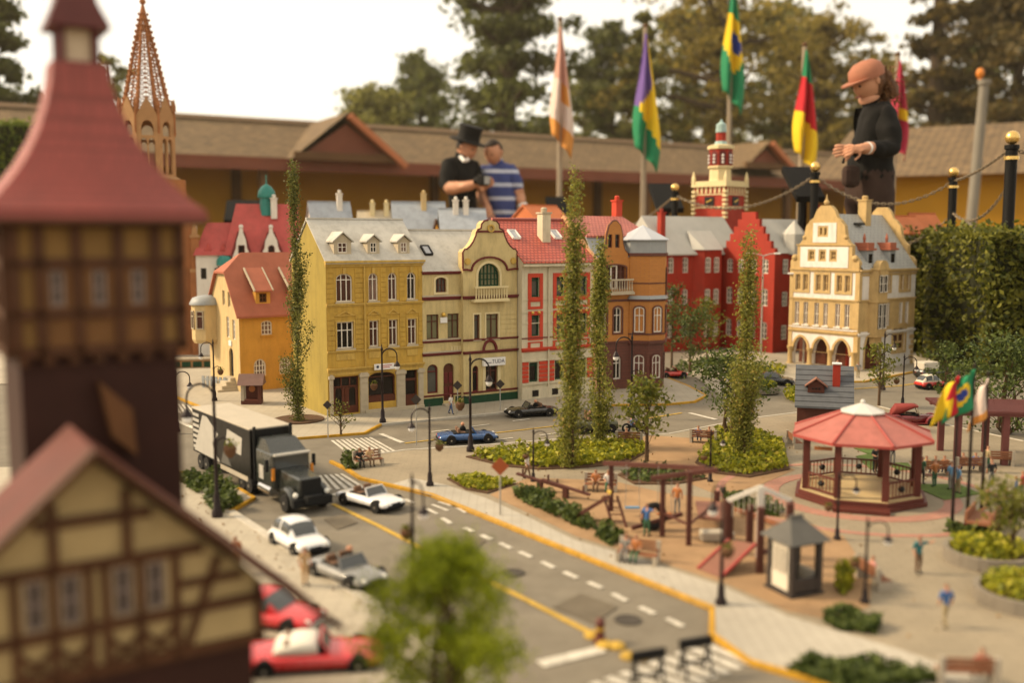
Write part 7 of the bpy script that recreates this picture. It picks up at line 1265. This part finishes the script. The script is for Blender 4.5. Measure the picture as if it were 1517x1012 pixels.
for px, py, yt, lb in ((1190,541,408,'tall grey double-armed lamp before the golden arcade'),(1127,532,378,'tall grey double-armed lamp before the red gable')):
    p = g(px, py); z = at(px, yt, p.y).z; t = thing('tall_lamp', lb, 'street lamp', (p.x,p.y,0), R(-15), 'tall grey lamps'); B('mast', M_gpole, t, lambda m: m.tube([(0,0,0),(0,0,z)], [.13,.08], 8), smooth=True)
    for s_ in (1,-1): ar = B('arm', M_gpole, t, lambda m: m.tube([(0,0,z-.1),(s_*.8,0,z+.15),(s_*1.5,0,z+.2)], .07, 6)); B('lamp_head', M_lamp, ar, lambda m: m.box(min(s_*1.3,s_*2.1),max(s_*1.3,s_*2.1),-.15,.15,z+.12,z+.32), bev=.05)
# ---------------------------------------------------------------- small figures
CL = dict(white=(.66,.63,.58), blue=(.05,.12,.30), jeans=(.06,.09,.18), red=(.30,.05,.04), orange=(.40,.15,.05), green=(.05,.13,.07), grey=(.22,.21,.19), brown=(.14,.08,.045), black=(.02,.02,.02), khaki=(.28,.22,.12), teal=(.03,.14,.15), tan=(.50,.33,.17), yellow=(.55,.38,.06), sky=(.12,.25,.40), pink=(.5,.22,.2))
def cl(n): return pm('toy_'+n, CL[n], .6, .1, 60, .02)
M_tskin = pm('toy_skin', (.46,.24,.15), .6, .05, 40, .02)
def toy(px, py, label, shirt, trou, pose='stand', face=0.0, hair='brown', z0=.16, h=1.75, on=None, group='small figures'):
    """1:25 figure, one skin from head to feet; face = heading of the face, 0 looks at the viewer."""
    p = on or g(px, py, z0); t = thing('person', label, 'person', (p.x,p.y,p.z), face, group); s = h/1.75
    w = .28 if pose == 'walk' else .02; sit = pose == 'sit'; zb = .45 if sit else .92
    J = {'hip':((0,0,zb),(.15,.11)), 'waist':((0,0,zb+.2),(.13,.1)), 'chest':((0,0,zb+.42),(.17,.12)), 'neck':((0,0,zb+.6),.06), 'jaw':((0,-.02,zb+.66),.085), 'head':((0,-.02,zb+.76),.105), 'crown':((0,-.01,zb+.82),.09),
         'shL':((-.2,0,zb+.5),.075), 'elL':((-.27,.02,zb+.24),.055), 'wrL':((-.25,-.08,zb+.02),.042), 'haL':((-.25,-.1,zb-.08),.04), 'shR':((.2,0,zb+.5),.075), 'elR':((.27,.02,zb+.24),.055), 'wrR':((.25,-.08,zb+.02),.042), 'haR':((.25,-.1,zb-.08),.04)}
    if pose == 'raise': J['elR'] = ((.42,-.1,zb+.5),.055); J['wrR'] = ((.55,-.25,zb+.62),.042); J['haR'] = ((.6,-.3,zb+.66),.04)
    if pose == 'hold' or sit:
        for k, sx in (('L',-1),('R',1)): J['el'+k] = ((sx*.26,-.06,zb+.26),.055); J['wr'+k] = ((sx*.14,-.28,zb+.2),.042); J['ha'+k] = ((sx*.1,-.34,zb+.2),.042)
    for k, sx, o in (('L',-1,w),('R',1,-w)):
        if sit: J['th'+k] = ((sx*.11,-.05,.44),.095); J['kn'+k] = ((sx*.12,-.44,.45),.075); J['an'+k] = ((sx*.12,-.46,.08),.05); J['to'+k] = ((sx*.13,-.62,.05),.045)
        else: J['th'+k] = ((sx*.1,-o*.3,.82),.095); J['kn'+k] = ((sx*.11,-o*.6-.02,.48),.07); J['an'+k] = ((sx*.11,-o+.05*(o<0),.09),.05); J['to'+k] = ((sx*.13,-o-.16,.05),.045)
    E_ = [('hip','waist',1),('waist','chest',1),('chest','neck',0),('neck','jaw',0),('jaw','head',0),('head','crown',3)]
    for k in 'LR': E_ += [('chest','sh'+k,1),('sh'+k,'el'+k,1),('el'+k,'wr'+k,0),('wr'+k,'ha'+k,0),('hip','th'+k,2),('th'+k,'kn'+k,2),('kn'+k,'an'+k,2),('an'+k,'to'+k,4)]
    J = {k: (tuple(c*s for c in v[0]), tuple(c*s for c in v[1]) if isinstance(v[1], tuple) else v[1]*s) for k, v in J.items()}
    body('body', J, E_, [M_tskin, cl(shirt), cl(trou), cl(hair), M_under], t, 1); return t
TOYS = [(668,614,'figure in white shirt and blue jeans on the pavement before the cream house','white','jeans','walk',R(60)),(781,711,'pale shirted figure walking by the yellow ground cover','white','brown','walk',R(70)),(1360,850,'figure in teal shirt standing on the plaza by the bandstand','teal','brown','raise',R(10)),(1400,930,'figure in blue shirt walking in the open plaza','blue','khaki','walk',R(185)),(452,868,'bare-chested tan figure standing beside the silver convertible','tan','tan','stand',R(40)),(350,850,'orange clad figure half hidden by the timber roof','orange','tan','stand',R(30)),(958,795,'child in blue and green playing by the tyre','blue','green','raise',R(-30)),(1003,762,'figure in orange behind the swings','orange','grey','stand',R(150)),(1240,556,'pale figure outside the golden arcade','white','pink','walk',R(30)),(1271,560,'figure in grey by the golden arcade corner','grey','khaki','stand',R(0)),(1365,718,'figure in dark green beside the bandstand pillar','green','black','stand',R(120)),(1384,722,'child in orange and green near the audience','orange','green','stand',R(200)),(1419,732,'bandleader in pale blue with both arms forward','sky','khaki','raise',R(90)),(1408,726,'figure in pale blue left of the bandleader','sky','grey','stand',R(200)),(1504,750,'figure in grey-blue at the right edge','jeans','black','stand',R(240)),(1514,742,'figure in red behind the grey-blue one','red','grey','stand',R(220)),(1462,768,'figure in brown pushing the wooden cart','brown','khaki','walk',R(250)),(1489,766,'figure with blue trousers behind the cart','khaki','jeans','walk',R(230)),(1468,722,'dark figure under the pergola post','black','grey','stand',R(180)),(1296,700,'musician in black at the left of the bandstand','black','black','hold',R(10)),(1322,690,'musician in dark jacket behind the bandstand rails','black','grey','hold',R(-20)),(1462,700,'onlooker in olive beneath the pergola','khaki','green','stand',R(100))]
for a in TOYS: toy(*a[:3], *a[3:5], a[5], a[6])
# ---------------------------------------------------------------- benches with sitters
M_slat = pm('bench_slat', (.24,.10,.05), .65, .2, 40, .1, grain=300); M_bleg = pm('bench_concrete', (.38,.33,.26), .85, .15, 40, .2)
def bench_proto():
    t = thing('bench', 'bench', 'bench', (0,0,.15), 0, 'park benches')
    for i in range(3): B('seat_slat', M_slat, t, lambda m: m.box(-.95,.95,-.42+i*.17,-.29+i*.17,.42,.47)); B('back_slat', M_slat, t, lambda m: m.box(-.95,.95,.1+i*.03,.15+i*.03,.55+i*.17,.67+i*.17))
    for x in (-.9,.9): B('end_support', M_bleg, t, lambda m: (m.box(x-.09,x+.09,-.45,.2,0,.42), m.box(x-.09,x+.09,.12,.28,.42,1.05)))
    return t
bp = bench_proto(); bfirst = [True]
def bench(px, py, rz, label, sitters=(), sc=1.0):
    p = g(px, py, .15)
    if bfirst[0]: bfirst[0] = False; o = bp; o['label'] = label; o.location = p*U; o.rotation_euler = (0,0,rz)
    else: o = dup(bp, p, rz, label)
    for dx, sh_, tr_, lb in sitters: toy(0,0,lb,sh_,tr_,'sit',rz,on=p+Vector((dx*math.cos(rz)+.05*math.sin(rz),dx*math.sin(rz)-.05*math.cos(rz),.02)))
bench(890,727,R(-8),'bench left of the swing frame',[(-.3,'orange','brown','figure in orange on the bench left of the swings'),(.45,'white','green','pale figure on the bench left of the swings')])
bench(932,660,R(170),'bench beside the small pale tree',[(.2,'black','jeans','dark figure on the bench beside the small pale tree')]); bench(1042,657,R(160),'bench under the bushy multi-stemmed tree',[(-.4,'black','black','figure in black on the bench under the bushy tree'),(.4,'blue','sky','figure in blue on the bench under the bushy tree')])
bench(946,832,R(-25),'near bench on the playground pavement',[(-.1,'orange','green','figure in orange on the near playground bench'),(-.6,'grey','grey','grey figure on the near playground bench')]); bench(1290,866,R(100),'bench between the near lamp and the booth',[(0,'pink','grey','figure in pink on the bench by the near lamp')])
bench(545,690,R(30),'bench on the plaza corner by the crossing',[(.1,'tan','brown','tan figure on the plaza corner bench'),(-.6,'black','black','dark figure on the plaza corner bench')]); bench(1432,1015,R(175),'bench at the bottom right edge',[(-.5,'red','brown','figure in dark red on the bottom right bench')]); bench(1175,662,R(90),'bench just left of the bandstand roof edge')
bench(1386,705,R(185),'front audience bench near the bandstand',[(-.6,'orange','jeans','listener in orange on the front audience bench'),(0,'green','jeans','listener in green on the front audience bench'),(.6,'yellow','brown','listener in yellow on the front audience bench')]); bench(1436,700,R(180),'rear audience bench by the pergola',[(-.4,'blue','blue','listener in deep blue on the rear audience bench'),(.4,'black','jeans','listener in black on the rear audience bench')]); bench(1478,690,R(170),'bench under the pergola roof')
# ---------------------------------------------------------------- bandstand
M_gz = pm('rose_roof_panel', (.38,.125,.10), .5, .16, 20, .05, grain=300, dirt=.25); M_gzr = pm('dark_rose_rib', (.33,.06,.05), .5, .1, 30); M_gzp = pm('maroon_post', (.11,.03,.022), .5, .15, 30, .05); M_gzc = pm('silver_cap', (.62,.60,.56), .35, .08, 20, .03, .3); M_gzf = pm('pale_board_floor', (.52,.40,.21), .6, .15, 25, .1)
bs = thing('bandstand', 'octagonal bandstand with rose red roof, silver cap and maroon posts', 'bandstand', (gz.x,gz.y,.17), R(-18)); RP_, RR, ZEV, ZTP = 3.3, 4.1, 3.75, 5.0
def opt(r, i, z): a = R(22.5+45*i); return (r*math.cos(a), r*math.sin(a), z)
B('base', M_gzp, bs, lambda m: m.lathe([(3.9,0),(3.9,.22),(3.7,.22),(3.7,.45)], (0,0,0), 8, ph=R(22.5))); B('floor', M_gzf, bs, lambda m: m.lathe([(3.6,.45),(3.6,.5)], (0,0,0), 8, ph=R(22.5)))
for i in range(8):
    B('roof_panel', M_gz, bs, lambda m: m.add([opt(RR,i,ZEV),opt(RR,i+1,ZEV),opt(1.05,i+1,ZTP),opt(1.05,i,ZTP),opt(RR,i,ZEV-.1),opt(RR,i+1,ZEV-.1),opt(1.05,i+1,ZTP-.1),opt(1.05,i,ZTP-.1)],[(0,1,2,3),(7,6,5,4),(0,1,5,4)])); B('roof_rib', M_gzr, bs, lambda m: m.tube([opt(RR+.04,i,ZEV+.02),opt(1.0,i,ZTP+.03)], .07, 6))
    B('fascia', M_gzr, bs, lambda m: m.bar(opt(RR,i,ZEV-.08),opt(RR,i+1,ZEV-.08), .06, .16)); B('post', M_gzp, bs, lambda m: m.bar(opt(RP_,i,.45),opt(RP_,i,ZEV+.15), .36, .36))
    B('cap_panel', M_gzc, bs, lambda m: m.add([opt(1.3,i,ZTP-.02),opt(1.3,i+1,ZTP-.02),(0,0,ZTP+.55),opt(1.3,i,ZTP+.06),opt(1.3,i+1,ZTP+.06)],[(0,1,4,3),(3,4,2)]))
    if i not in (5,):
        a, b = Vector(opt(RP_,i,0)), Vector(opt(RP_,i+1,0)); rl = B('railing', M_gzp, bs, lambda m: [m.bar(a.lerp(b,.06)+Vector((0,0,z)), b.lerp(a,.06)+Vector((0,0,z)), .1, .1) for z in (.62,1.5)], kind='stuff')
        for j in range(8): B('baluster', M_slat, rl, lambda m: m.tube([a.lerp(b,.12+j*.108)+Vector((0,0,.6)), a.lerp(b,.12+j*.108)+Vector((0,0,1.5))], .035, 5))
        B('rail_emblem', M_black, rl, lambda m: m.ball(a.lerp(b,.5)+Vector((0,0,1.05)), .2, 8))
B('entrance_step', M_gzp, bs, lambda m: m.box(-1.5,1.5,-4.3,-3.6,0,.2)); B('cap_finial', M_gzc, bs, lambda m: m.ball((0,0,ZTP+.6), .14, 8), smooth=True)
B('hanging_sign', pm('toy_orange',CL['orange']), bs, lambda m: m.box(-2.6,-1.6,-2.2,-2.12,3.0,3.2))
# ---------------------------------------------------------------- small booth, kiosks, pergola
fr = Fr(g(1172,893).xy, R(24)); bo = thing('booth', 'small booth with grey hipped roof and white slatted side', 'booth', fr.P(0,0,.15), R(24), None); M_bfr = pm('booth_dark_frame', (.05,.04,.035), .6, .2, 40); M_bwh = pm('booth_white', (.62,.56,.46), .6, .1, 30); M_brf = pm('booth_grey_roof', (.10,.095,.085), .7, .15, 20, .2); bw_ = 1.6
B('floor', M_bfr, bo, lambda m: m.box(-.1,bw_+.1,-.1,bw_+.1,0,.12)); 
for x in (0.1,bw_-.1):
    for y in (.1,bw_-.1): B('post', M_bfr, bo, lambda m: m.box(x-.12,x+.12,y-.12,y+.12,.12,2.35))
for nm, (x0,x1,y0,y1) in {'side_panel':(.04,.1,.22,bw_-.22), 'back_panel':(.22,bw_-.22,bw_-.1,bw_-.04), 'end_panel':(bw_-.1,bw_-.04,.22,bw_-.22)}.items(): B(nm, M_bwh, bo, lambda m: m.box(x0,x1,y0,y1,.2,.9)); B('top_panel', M_bwh, bo, lambda m: m.box(x0,x1,y0,y1,2.0,2.3))
for j in range(4): B('slat', M_bwh, bo, lambda m: m.box(.03,.11,.24+j*.3,.4+j*.3,.9,2.0)); B('slat', M_bwh, bo, lambda m: m.box(.24+j*.3,.4+j*.3,bw_-.11,bw_-.03,.9,2.0))
B('slat_gap_shade', M_bfr, bo, lambda m: m.box(.13,.17,.2,bw_-.2,.2,2.2)); B('counter', M_bfr, bo, lambda m: m.box(.2,bw_-.2,.0,.16,.2,.75)); B('lintel', M_bfr, bo, lambda m: m.box(0,bw_,0,.2,2.2,2.4))  # dark sheet added behind the slats so their gaps look shaded
B('roof', M_brf, bo, lambda m: m.add([(-.28,-.28,2.35),(bw_+.28,-.28,2.35),(bw_+.28,bw_+.28,2.35),(-.28,bw_+.28,2.35),(.5,bw_/2,3.25),(bw_-.5,bw_/2,3.25)],[(0,1,5,4),(1,2,5),(2,3,4,5),(3,0,4),(0,1,2,3)])); B('ridge_cap', M_brf, bo, lambda m: m.bar((.45,bw_/2,3.27),(bw_-.45,bw_/2,3.27), .14, .12))
fr = Fr(g(358,602).xy, R(5)); ki = thing('notice_kiosk', 'small brown kiosk with shingle roof before the ochre house', 'kiosk', fr.P(0,0,.15), R(5)); M_kr = pm('kiosk_roof', (.16,.095,.08), .8, .2, 30, .2)
for x in (.1,1.6):
    for y in (.1,1.1): B('post', M_bleg if x < 1 else M_cab, ki, lambda m: m.box(x-.14,x+.14,y-.14,y+.14,0,1.9))
B('base', M_cab, ki, lambda m: m.box(-.05,1.75,-.05,1.25,0,.35)); B('panel', M_cab, ki, lambda m: m.box(.1,1.6,1.0,1.1,.3,1.9)); B('poster', pm('toy_orange',CL['orange']), ki, lambda m: m.lathe([(.3,0),(.3,.05)], (0,0,0), 10)); o = ki.children[-1]; o.location = (.8*U,.98*U,1.3*U); o.rotation_euler = (R(90),0,0)
B('roof', M_kr, ki, lambda m: m.add([(-.3,-.45,1.8),(2.0,-.45,1.8),(2.0,.6,2.75),(-.3,.6,2.75),(-.3,1.65,1.8),(2.0,1.65,1.8)],[(0,1,2,3),(3,2,5,4),(0,3,4),(1,5,2)]))
fe = thing('fence', 'short dark picket fence by the ochre house steps', 'fence', g(300,574,.15), R(-25))
for i in range(7): B('picket', M_slate, fe, lambda m: m.box(i*.55,i*.55+.3,-.06,.06,0,1.2))
B('rail', M_slate, fe, lambda m: m.box(0,3.6,-.09,-.05,.8,.95))
pg = Fr(g(1417,690).xy, R(-9)); pe = thing('pergola', 'maroon slatted pergola at the right edge', 'pergola', pg.P(0,0,.15), R(-9)); M_pgl = pm('pergola_maroon', (.14,.045,.04), .6, .15, 30)
for x in (0,3.0,6.2): 
    for y in (0,4.2): B('post', M_pgl, pe, lambda m: m.box(x-.2,x+.2,y-.2,y+.2,0,3.3))
for y in (-.1,4.3): B('beam', M_pgl, pe, lambda m: m.box(-.8,7.2,y-.15,y+.15,3.3,3.55))
for i in range(17): B('slat', M_pgl, pe, lambda m: m.box(-1.0,7.4,-.6+i*.33,-.46+i*.33,3.55,3.72))
# three small flags
def tiny_flag(px, py, ytop, y0, y1, wd, cols, fn, label):
    p = g(px,py,.15); z = at(px,ytop,p.y).z-.15; t = thing('small_flag', label, 'flag', p, 0, 'three small flagpoles'); B('pole', M_iron, t, lambda m: m.tube([(0,0,0),(0,0,z)], [.1,.06], 8), smooth=True); B('finial', M_iron, t, lambda m: m.ball((0,0,z), .08, 8))
    za, zb = at(px,y0,p.y).z-.15, at(px,y1,p.y).z-.15; nu, nv = 10, 14; m = MB(); m.v = [(wd*u*(.35+.65*v**.7) , -.12+.14*math.sin(u*8+v*3), za-(za-zb)*(v*.72+.28*u*(.6+.4*v))) for v in [j/nv for j in range(nv+1)] for u in [i/nu for i in range(nu+1)]]
    m.f = [(j*(nu+1)+i, j*(nu+1)+i+1, (j+1)*(nu+1)+i+1, (j+1)*(nu+1)+i) for j in range(nv) for i in range(nu)]; m.m = [fn((k%nu+.5)/nu,(k//nu+.5)/nv) for k in range(len(m.f))]; c = m.build('cloth', [pm('flag_'+q, FC[q]) for q in cols], t, smooth=True); q = c.modifiers.new('thickness','SOLIDIFY'); q.thickness = .02*U
tiny_flag(1410,786,552,556,632,-1.5,['red','yellow','green'],lambda u,v: 0 if (v < .5 and u < .6) or (u<.35 and v>.5) else 1,'small red and yellow flag, left of the three by the bandstand')
tiny_flag(1432,786,540,546,628,-1.7,['green','yellow','blue'],lambda u,v: 2 if (u-.5)**2+(v-.5)**2 < .03 else (1 if abs(u-.5)+abs(v-.5) < .36 else 0),'small green flag with yellow diamond, middle of the three')
for c in [o for o in bpy.data.objects if o.get('label','').startswith('small green flag')]: c.rotation_euler = (0,0,R(0))
tiny_flag(1453,772,552,560,640,-1.1,['white','orange','rose'],lambda u,v: 1 if v > .75 else 0,'small faded white flag, right of the three')
# cart
ca = thing('wooden_cart', 'small two-wheeled wooden cart beside the flagpoles', 'cart', g(1455,790,.15), R(55)); B('bed', M_slat, ca, lambda m: m.box(-1.2,1.2,-.6,.6,.7,.85)); 
for s_ in (1,-1):
    B('side_board', M_slat, ca, lambda m: m.box(-1.2,1.2,s_*.6-.05,s_*.6+.05,.85,1.3)); B('shaft_pole', M_slat, ca, lambda m: m.bar((1.2,s_*.45,.8),(3.0,s_*.3,.6), .09)); o = B('wheel', M_gzp, ca, lambda m: (m.tubeprof([(.6,-.06),(.6,.06),(.5,.06),(.5,-.06)], (0,0,0), 16), [m.bar((0,0,0),(.52*math.cos(k*math.pi/4),.52*math.sin(k*math.pi/4),0), .06) for k in range(8)])); o.location = (0,s_*.72*U,.62*U); o.rotation_euler = (R(90),0,0)
# ---------------------------------------------------------------- playground
M_pl = pm('play_timber', (.10,.036,.026), .65, .2, 30, .1); M_ramp = pm('rose_ramp', (.21,.095,.065), .65, .12, 30, .1); M_plw = pm('play_white', (.66,.62,.55), .6, .08, 30)
def zt(px, py, yt): p = g(px,py,.17); return p, at(px,yt,p.y).z
sw = thing('swing_frame', 'dark timber swing frame with blue swing seats', 'swing', (0,0,0), 0)
pts = [zt(905,757,687), zt(981,795,709), zt(1020,808,699), zt(1062,765,728)]
for p, z in pts: B('post', M_pl, sw, lambda m: m.bar((p.x,p.y,.15),(p.x,p.y,z), .24, .24))
pA_, zA_ = pts[0]; pc, zc2 = pts[2]; pb, zb2 = pts[1]
e0 = Vector((pA_.x-.4,pA_.y+.1,zA_)); e1_ = at(1045,694,pc.y+2.5); B('beam', M_pl, sw, lambda m: m.bar(e0, e1_, .22, .24)); B('beam', M_pl, sw, lambda m: m.bar(Vector((pb.x-.6,pb.y,zb2)), Vector((e1_.x+.2,pc.y+.4,zc2)), .22, .24)); B('rail', M_pl, sw, lambda m: m.bar((pc.x,pc.y,1.2),(pts[3][0].x,pts[3][0].y,1.0), .1, .1)); B('rail', M_pl, sw, lambda m: m.bar((pb.x,pb.y,1.4),(pc.x,pc.y,1.2), .1, .1))
for t_, c_ in ((.3,'sky'),(.62,'orange')):
    q = e0.lerp(e1_, t_); B('seat', cl(c_), sw, lambda m: m.box(q.x-.4,q.x+.4,q.y-.15,q.y+.15,.6,.68)); 
    for dx in (-.38,.38): B('rope', M_gpole, sw, lambda m: m.tube([(q.x+dx,q.y,.65),(q.x+dx*.9,q.y,q.z)], .02, 4))
for px, py, rz, lb in ((800,728,R(-22),'dark seesaw, left of the two'),(838,738,R(-24),'dark seesaw, right of the two')):
    t = thing('seesaw', lb, 'seesaw', g(px,py,.17), rz, 'playground seesaws'); B('plank', M_pl, t, lambda m: m.bar((-1.5,0,.95),(1.5,0,.35), .3, .1)); B('pivot', M_pl, t, lambda m: m.box(-.14,.14,-.2,.2,0,.62)); 
    for s_ in (1,-1): B('handle', M_pl, t, lambda m: m.bar((s_*1.1,0,.65-s_*.22),(s_*1.1,0,1.05-s_*.22), .06, .2))
sl_ = thing('slide', 'small timber slide with ladder beside the shrubs', 'slide', g(908,778,.17), R(-5)); 
for x in (-.35,.35): B('ladder_rail', M_pl, sl_, lambda m: m.bar((x+.35,-.4,0),(x-.15,.1,1.55), .1, .1))
for j in range(4): B('rung', M_pl, sl_, lambda m: m.bar((-.28-.02*j+.28-.1*j,-.3+.1*j,.3+.33*j),(.6-.11*j,-.3+.1*j,.3+.33*j), .06, .06))
B('chute', M_pl, sl_, lambda m: (m.bar((-.15,.15,1.5),(-1.9,.9,.15), .6, .06), m.bar((-.2,-.15,1.58),(-1.95,.6,.25), .08, .2))); toy(0,0,'child in yellow on top of the small slide','yellow','jeans','sit',R(-60),h=1.1,on=g(903,778,.17)+Vector((0,.2,1.2)))
ty = thing('tyre_swing', 'black tyre standing by the swing frame', 'tyre', g(968,786,.17), R(15)); o = B('tyre', M_rub, ty, lambda m: m.tube([(.55*math.cos(q*math.pi/12),0,.75+.55*math.sin(q*math.pi/12)) for q in range(25)], .2, 8), smooth=True); B('support', M_pl, ty, lambda m: m.bar((-1.2,0,.2),(1.6,0,.75), .16, .2))
cf = thing('climbing_frame', 'climbing frame with rose ramp, posts and white roof rails', 'climbing frame', (0,0,0), 0)
rp = [g(1034,843,.2), g(1068,856,.2), at(1120,806,g(1100,846).y), at(1080,800,g(1075,836).y)]
B('ramp', M_ramp, cf, lambda m: m.add(rp+[q-Vector((0,0,.12)) for q in rp],[(0,1,2,3),(7,6,5,4),(0,1,5,4),(1,2,6,5),(2,3,7,6),(3,0,4,7)])); B('ramp_edge', M_gzr, cf, lambda m: m.bar(rp[0],rp[3], .12, .14)); B('ramp_edge', M_gzr, cf, lambda m: m.bar(rp[1],rp[2], .12, .14))
for px, py, yt in ((1125,849,752),(1168,838,746),(1080,820,745),(1110,805,748)): p, z = zt(px,py,yt); B('post', M_pl, cf, lambda m: m.bar((p.x,p.y,.15),(p.x,p.y,z), .3, .3))
p1, z1_ = zt(1125,849,752); p2_, z2_ = zt(1168,838,746); B('rail', M_pl, cf, lambda m: m.bar((p1.x,p1.y,1.1),(p2_.x,p2_.y,1.1), .14, .2))
ap = at(1127,722,p1.y+2.0); la = at(1078,742,p1.y+2.6); ra_ = at(1172,742,p1.y+2.2)
for a_, b_ in ((ap,la),(ap,ra_)): B('roof_rail', M_plw, cf, lambda m: m.bar(a_, b_, .16, .2)); B('roof_net', pm('net_rope',(.5,.46,.38),.9), cf, lambda m: [m.bar(a_.lerp(b_,k/6), a_.lerp(b_,k/6)-Vector((0,0,.9)), .04, .04) for k in range(1,6)], kind='stuff')
B('roof_post', M_plw, cf, lambda m: m.bar((ap.x,ap.y,.2),(ap.x,ap.y,ap.z), .3, .2)); B('roof_post', M_pl, cf, lambda m: m.bar((la.x,la.y,.15),(la.x,la.y,la.z), .2, .2)); B('roof_post', M_pl, cf, lambda m: m.bar((ra_.x,ra_.y,.15),(ra_.x,ra_.y,ra_.z), .2, .2))
pk = g(1060,800,.19); B('platform', M_ramp, cf, lambda m: m.prism([g(*q)[:2] for q in ((1030,770),(1078,772),(1082,800),(1035,795))], .9, 1.05)); B('trough', M_bleg, cf, lambda m: m.box(pk.x-.8,pk.x+.9,pk.y-.5,pk.y+.3,.2,.7), bev=.1)
B('edging', M_gold if 0 else M_slat, cf, lambda m: m.bar(g(1090,755,.4), g(1190,790,.4), .16, .2))
# ---------------------------------------------------------------- signs, barriers, bits
def sign(px, py, yt, label, mat, rz=0, sz=.42):
    p, z = zt(px, py, yt); t = thing('road_sign', label, 'sign', (p.x,p.y,.15), rz, 'diamond road signs'); B('post', M_gpole, t, lambda m: m.tube([(0,0,0),(0,0,z-.15)], .05, 6)); B('plate', mat, t, lambda m: m.wall([(0,z-.15-sz),(sz,z-.15),(0,z-.15+sz),(-sz,z-.15)], [], -.07, 0, .04))
M_sgn = pm('sign_red_back',(.36,.09,.03),.5,.15,30); M_sgd = pm('sign_dark_back',(.045,.035,.03),.5,.15,30)
sign(741,763,691,'red-brown diamond sign at the road edge of the playground',M_sgn,0,.5); sign(678,612,571,'dark diamond sign beside the white shirted figure',M_sgd); sign(741,608,569,'dark diamond sign at the right end of the cream house',M_sgd); sign(617,660,592,'brown sign at the far crossing',M_sgd,0,.4); sign(486,648,600,'dark oval sign by the yellow house corner',M_sgd,0,.35)
for px, py, lb in ((960,1022,'black trestle barrier standing on the near crossing, left one'),(1030,1002,'black trestle barrier standing on the near crossing, right one')):
    p = g(px,py); t = thing('trestle_barrier', lb, 'barrier', p, R(20), 'trestle barriers'); B('board', M_black, t, lambda m: m.box(-.65,.65,-.05,.05,1.05,1.4)); B('rail', M_black, t, lambda m: m.box(-.6,.6,-.03,.03,.45,.55))
    for x in (-.5,.5):
        for y in (-.35,.35): B('leg', M_black, t, lambda m: m.bar((x,y,0),(x,0,1.1), .07))
hy = thing('bollard', 'small dark brown bollard on the yellow centre line', 'bollard', g(889,953), 0); B('shaft', M_gzp, hy, lambda m: m.lathe([(.26,0),(.26,.1),(.18,.2),(.16,.75),(.2,.8),(.12,.95),(.02,1.0)], (0,0,0), 12), smooth=50); B('reflector', M_yline, hy, lambda m: m.lathe([(.17,.5),(.17,.62)], (0,0,0), 12))
mb_ = thing('motorcycle', 'dark motorcycle with rider by the small pale tree', 'motorcycle', g(940,640), R(15)); 
for x in (-.7,.7): o = B('wheel', M_rub, mb_, lambda m: m.tube([(x+.3*math.cos(q*math.pi/8),0,.35+.3*math.sin(q*math.pi/8)) for q in range(17)], .09, 6), smooth=True)
B('frame', M_under, mb_, lambda m: (m.bar((-.7,0,.35),(.1,0,.6), .16), m.bar((.1,0,.6),(.75,0,.35), .1), m.box(-.35,.3,-.14,.14,.35,.75))); B('tank', paint('black',(.012,.012,.012)), mb_, lambda m: m.ball((.1,0,.85), .24, 10, sz=.7), smooth=True); B('handlebar', M_chrome, mb_, lambda m: (m.bar((.55,-.35,1.1),(.55,.35,1.1), .06), m.bar((.65,0,.5),(.5,0,1.1), .07))); B('seat', M_seat, mb_, lambda m: m.box(-.6,-.05,-.14,.14,.75,.85), bev=.04)
toy(0,0,'rider in dark blue on the motorcycle','jeans','black','sit',R(105),on=g(940,640,.42)+Vector((-.25,-.05,0)))
# ---------------------------------------------------------------- keep to thing > part > sub-part: lift deeper assemblies up one level, in place
def depth(o):
    d = 1
    while o.parent: o = o.parent; d += 1
    return d
for _ in range(4):
    deep = [o for o in bpy.data.objects if o.children and depth(o) >= 3]
    if not deep: break
    for o in sorted(deep, key=depth):
        if depth(o) < 3: continue
        p = o.parent; o.matrix_basis = p.matrix_basis @ o.matrix_basis; o.parent = p.parent
# ---------------------------------------------------------------- thin evening haze round the whole place
U = 1.0
hzm = bpy.data.materials.new('evening_haze'); hzm.use_nodes = True; hn = hzm.node_tree.nodes; hn.clear()
ho_ = hn.new('ShaderNodeOutputMaterial'); pv = hn.new('ShaderNodeVolumePrincipled'); pv.inputs['Color'].default_value = (1.0,.88,.66,1); pv.inputs['Density'].default_value = .001; pv.inputs['Anisotropy'].default_value = .3; hzm.node_tree.links.new(pv.outputs[0], ho_.inputs['Volume'])
hb = B('haze', hzm, None, lambda m: m.box(-155,155,-45,265,-1.2,14.5)); tag(hb, 'thin warm evening haze over the park', 'haze', kind='stuff')
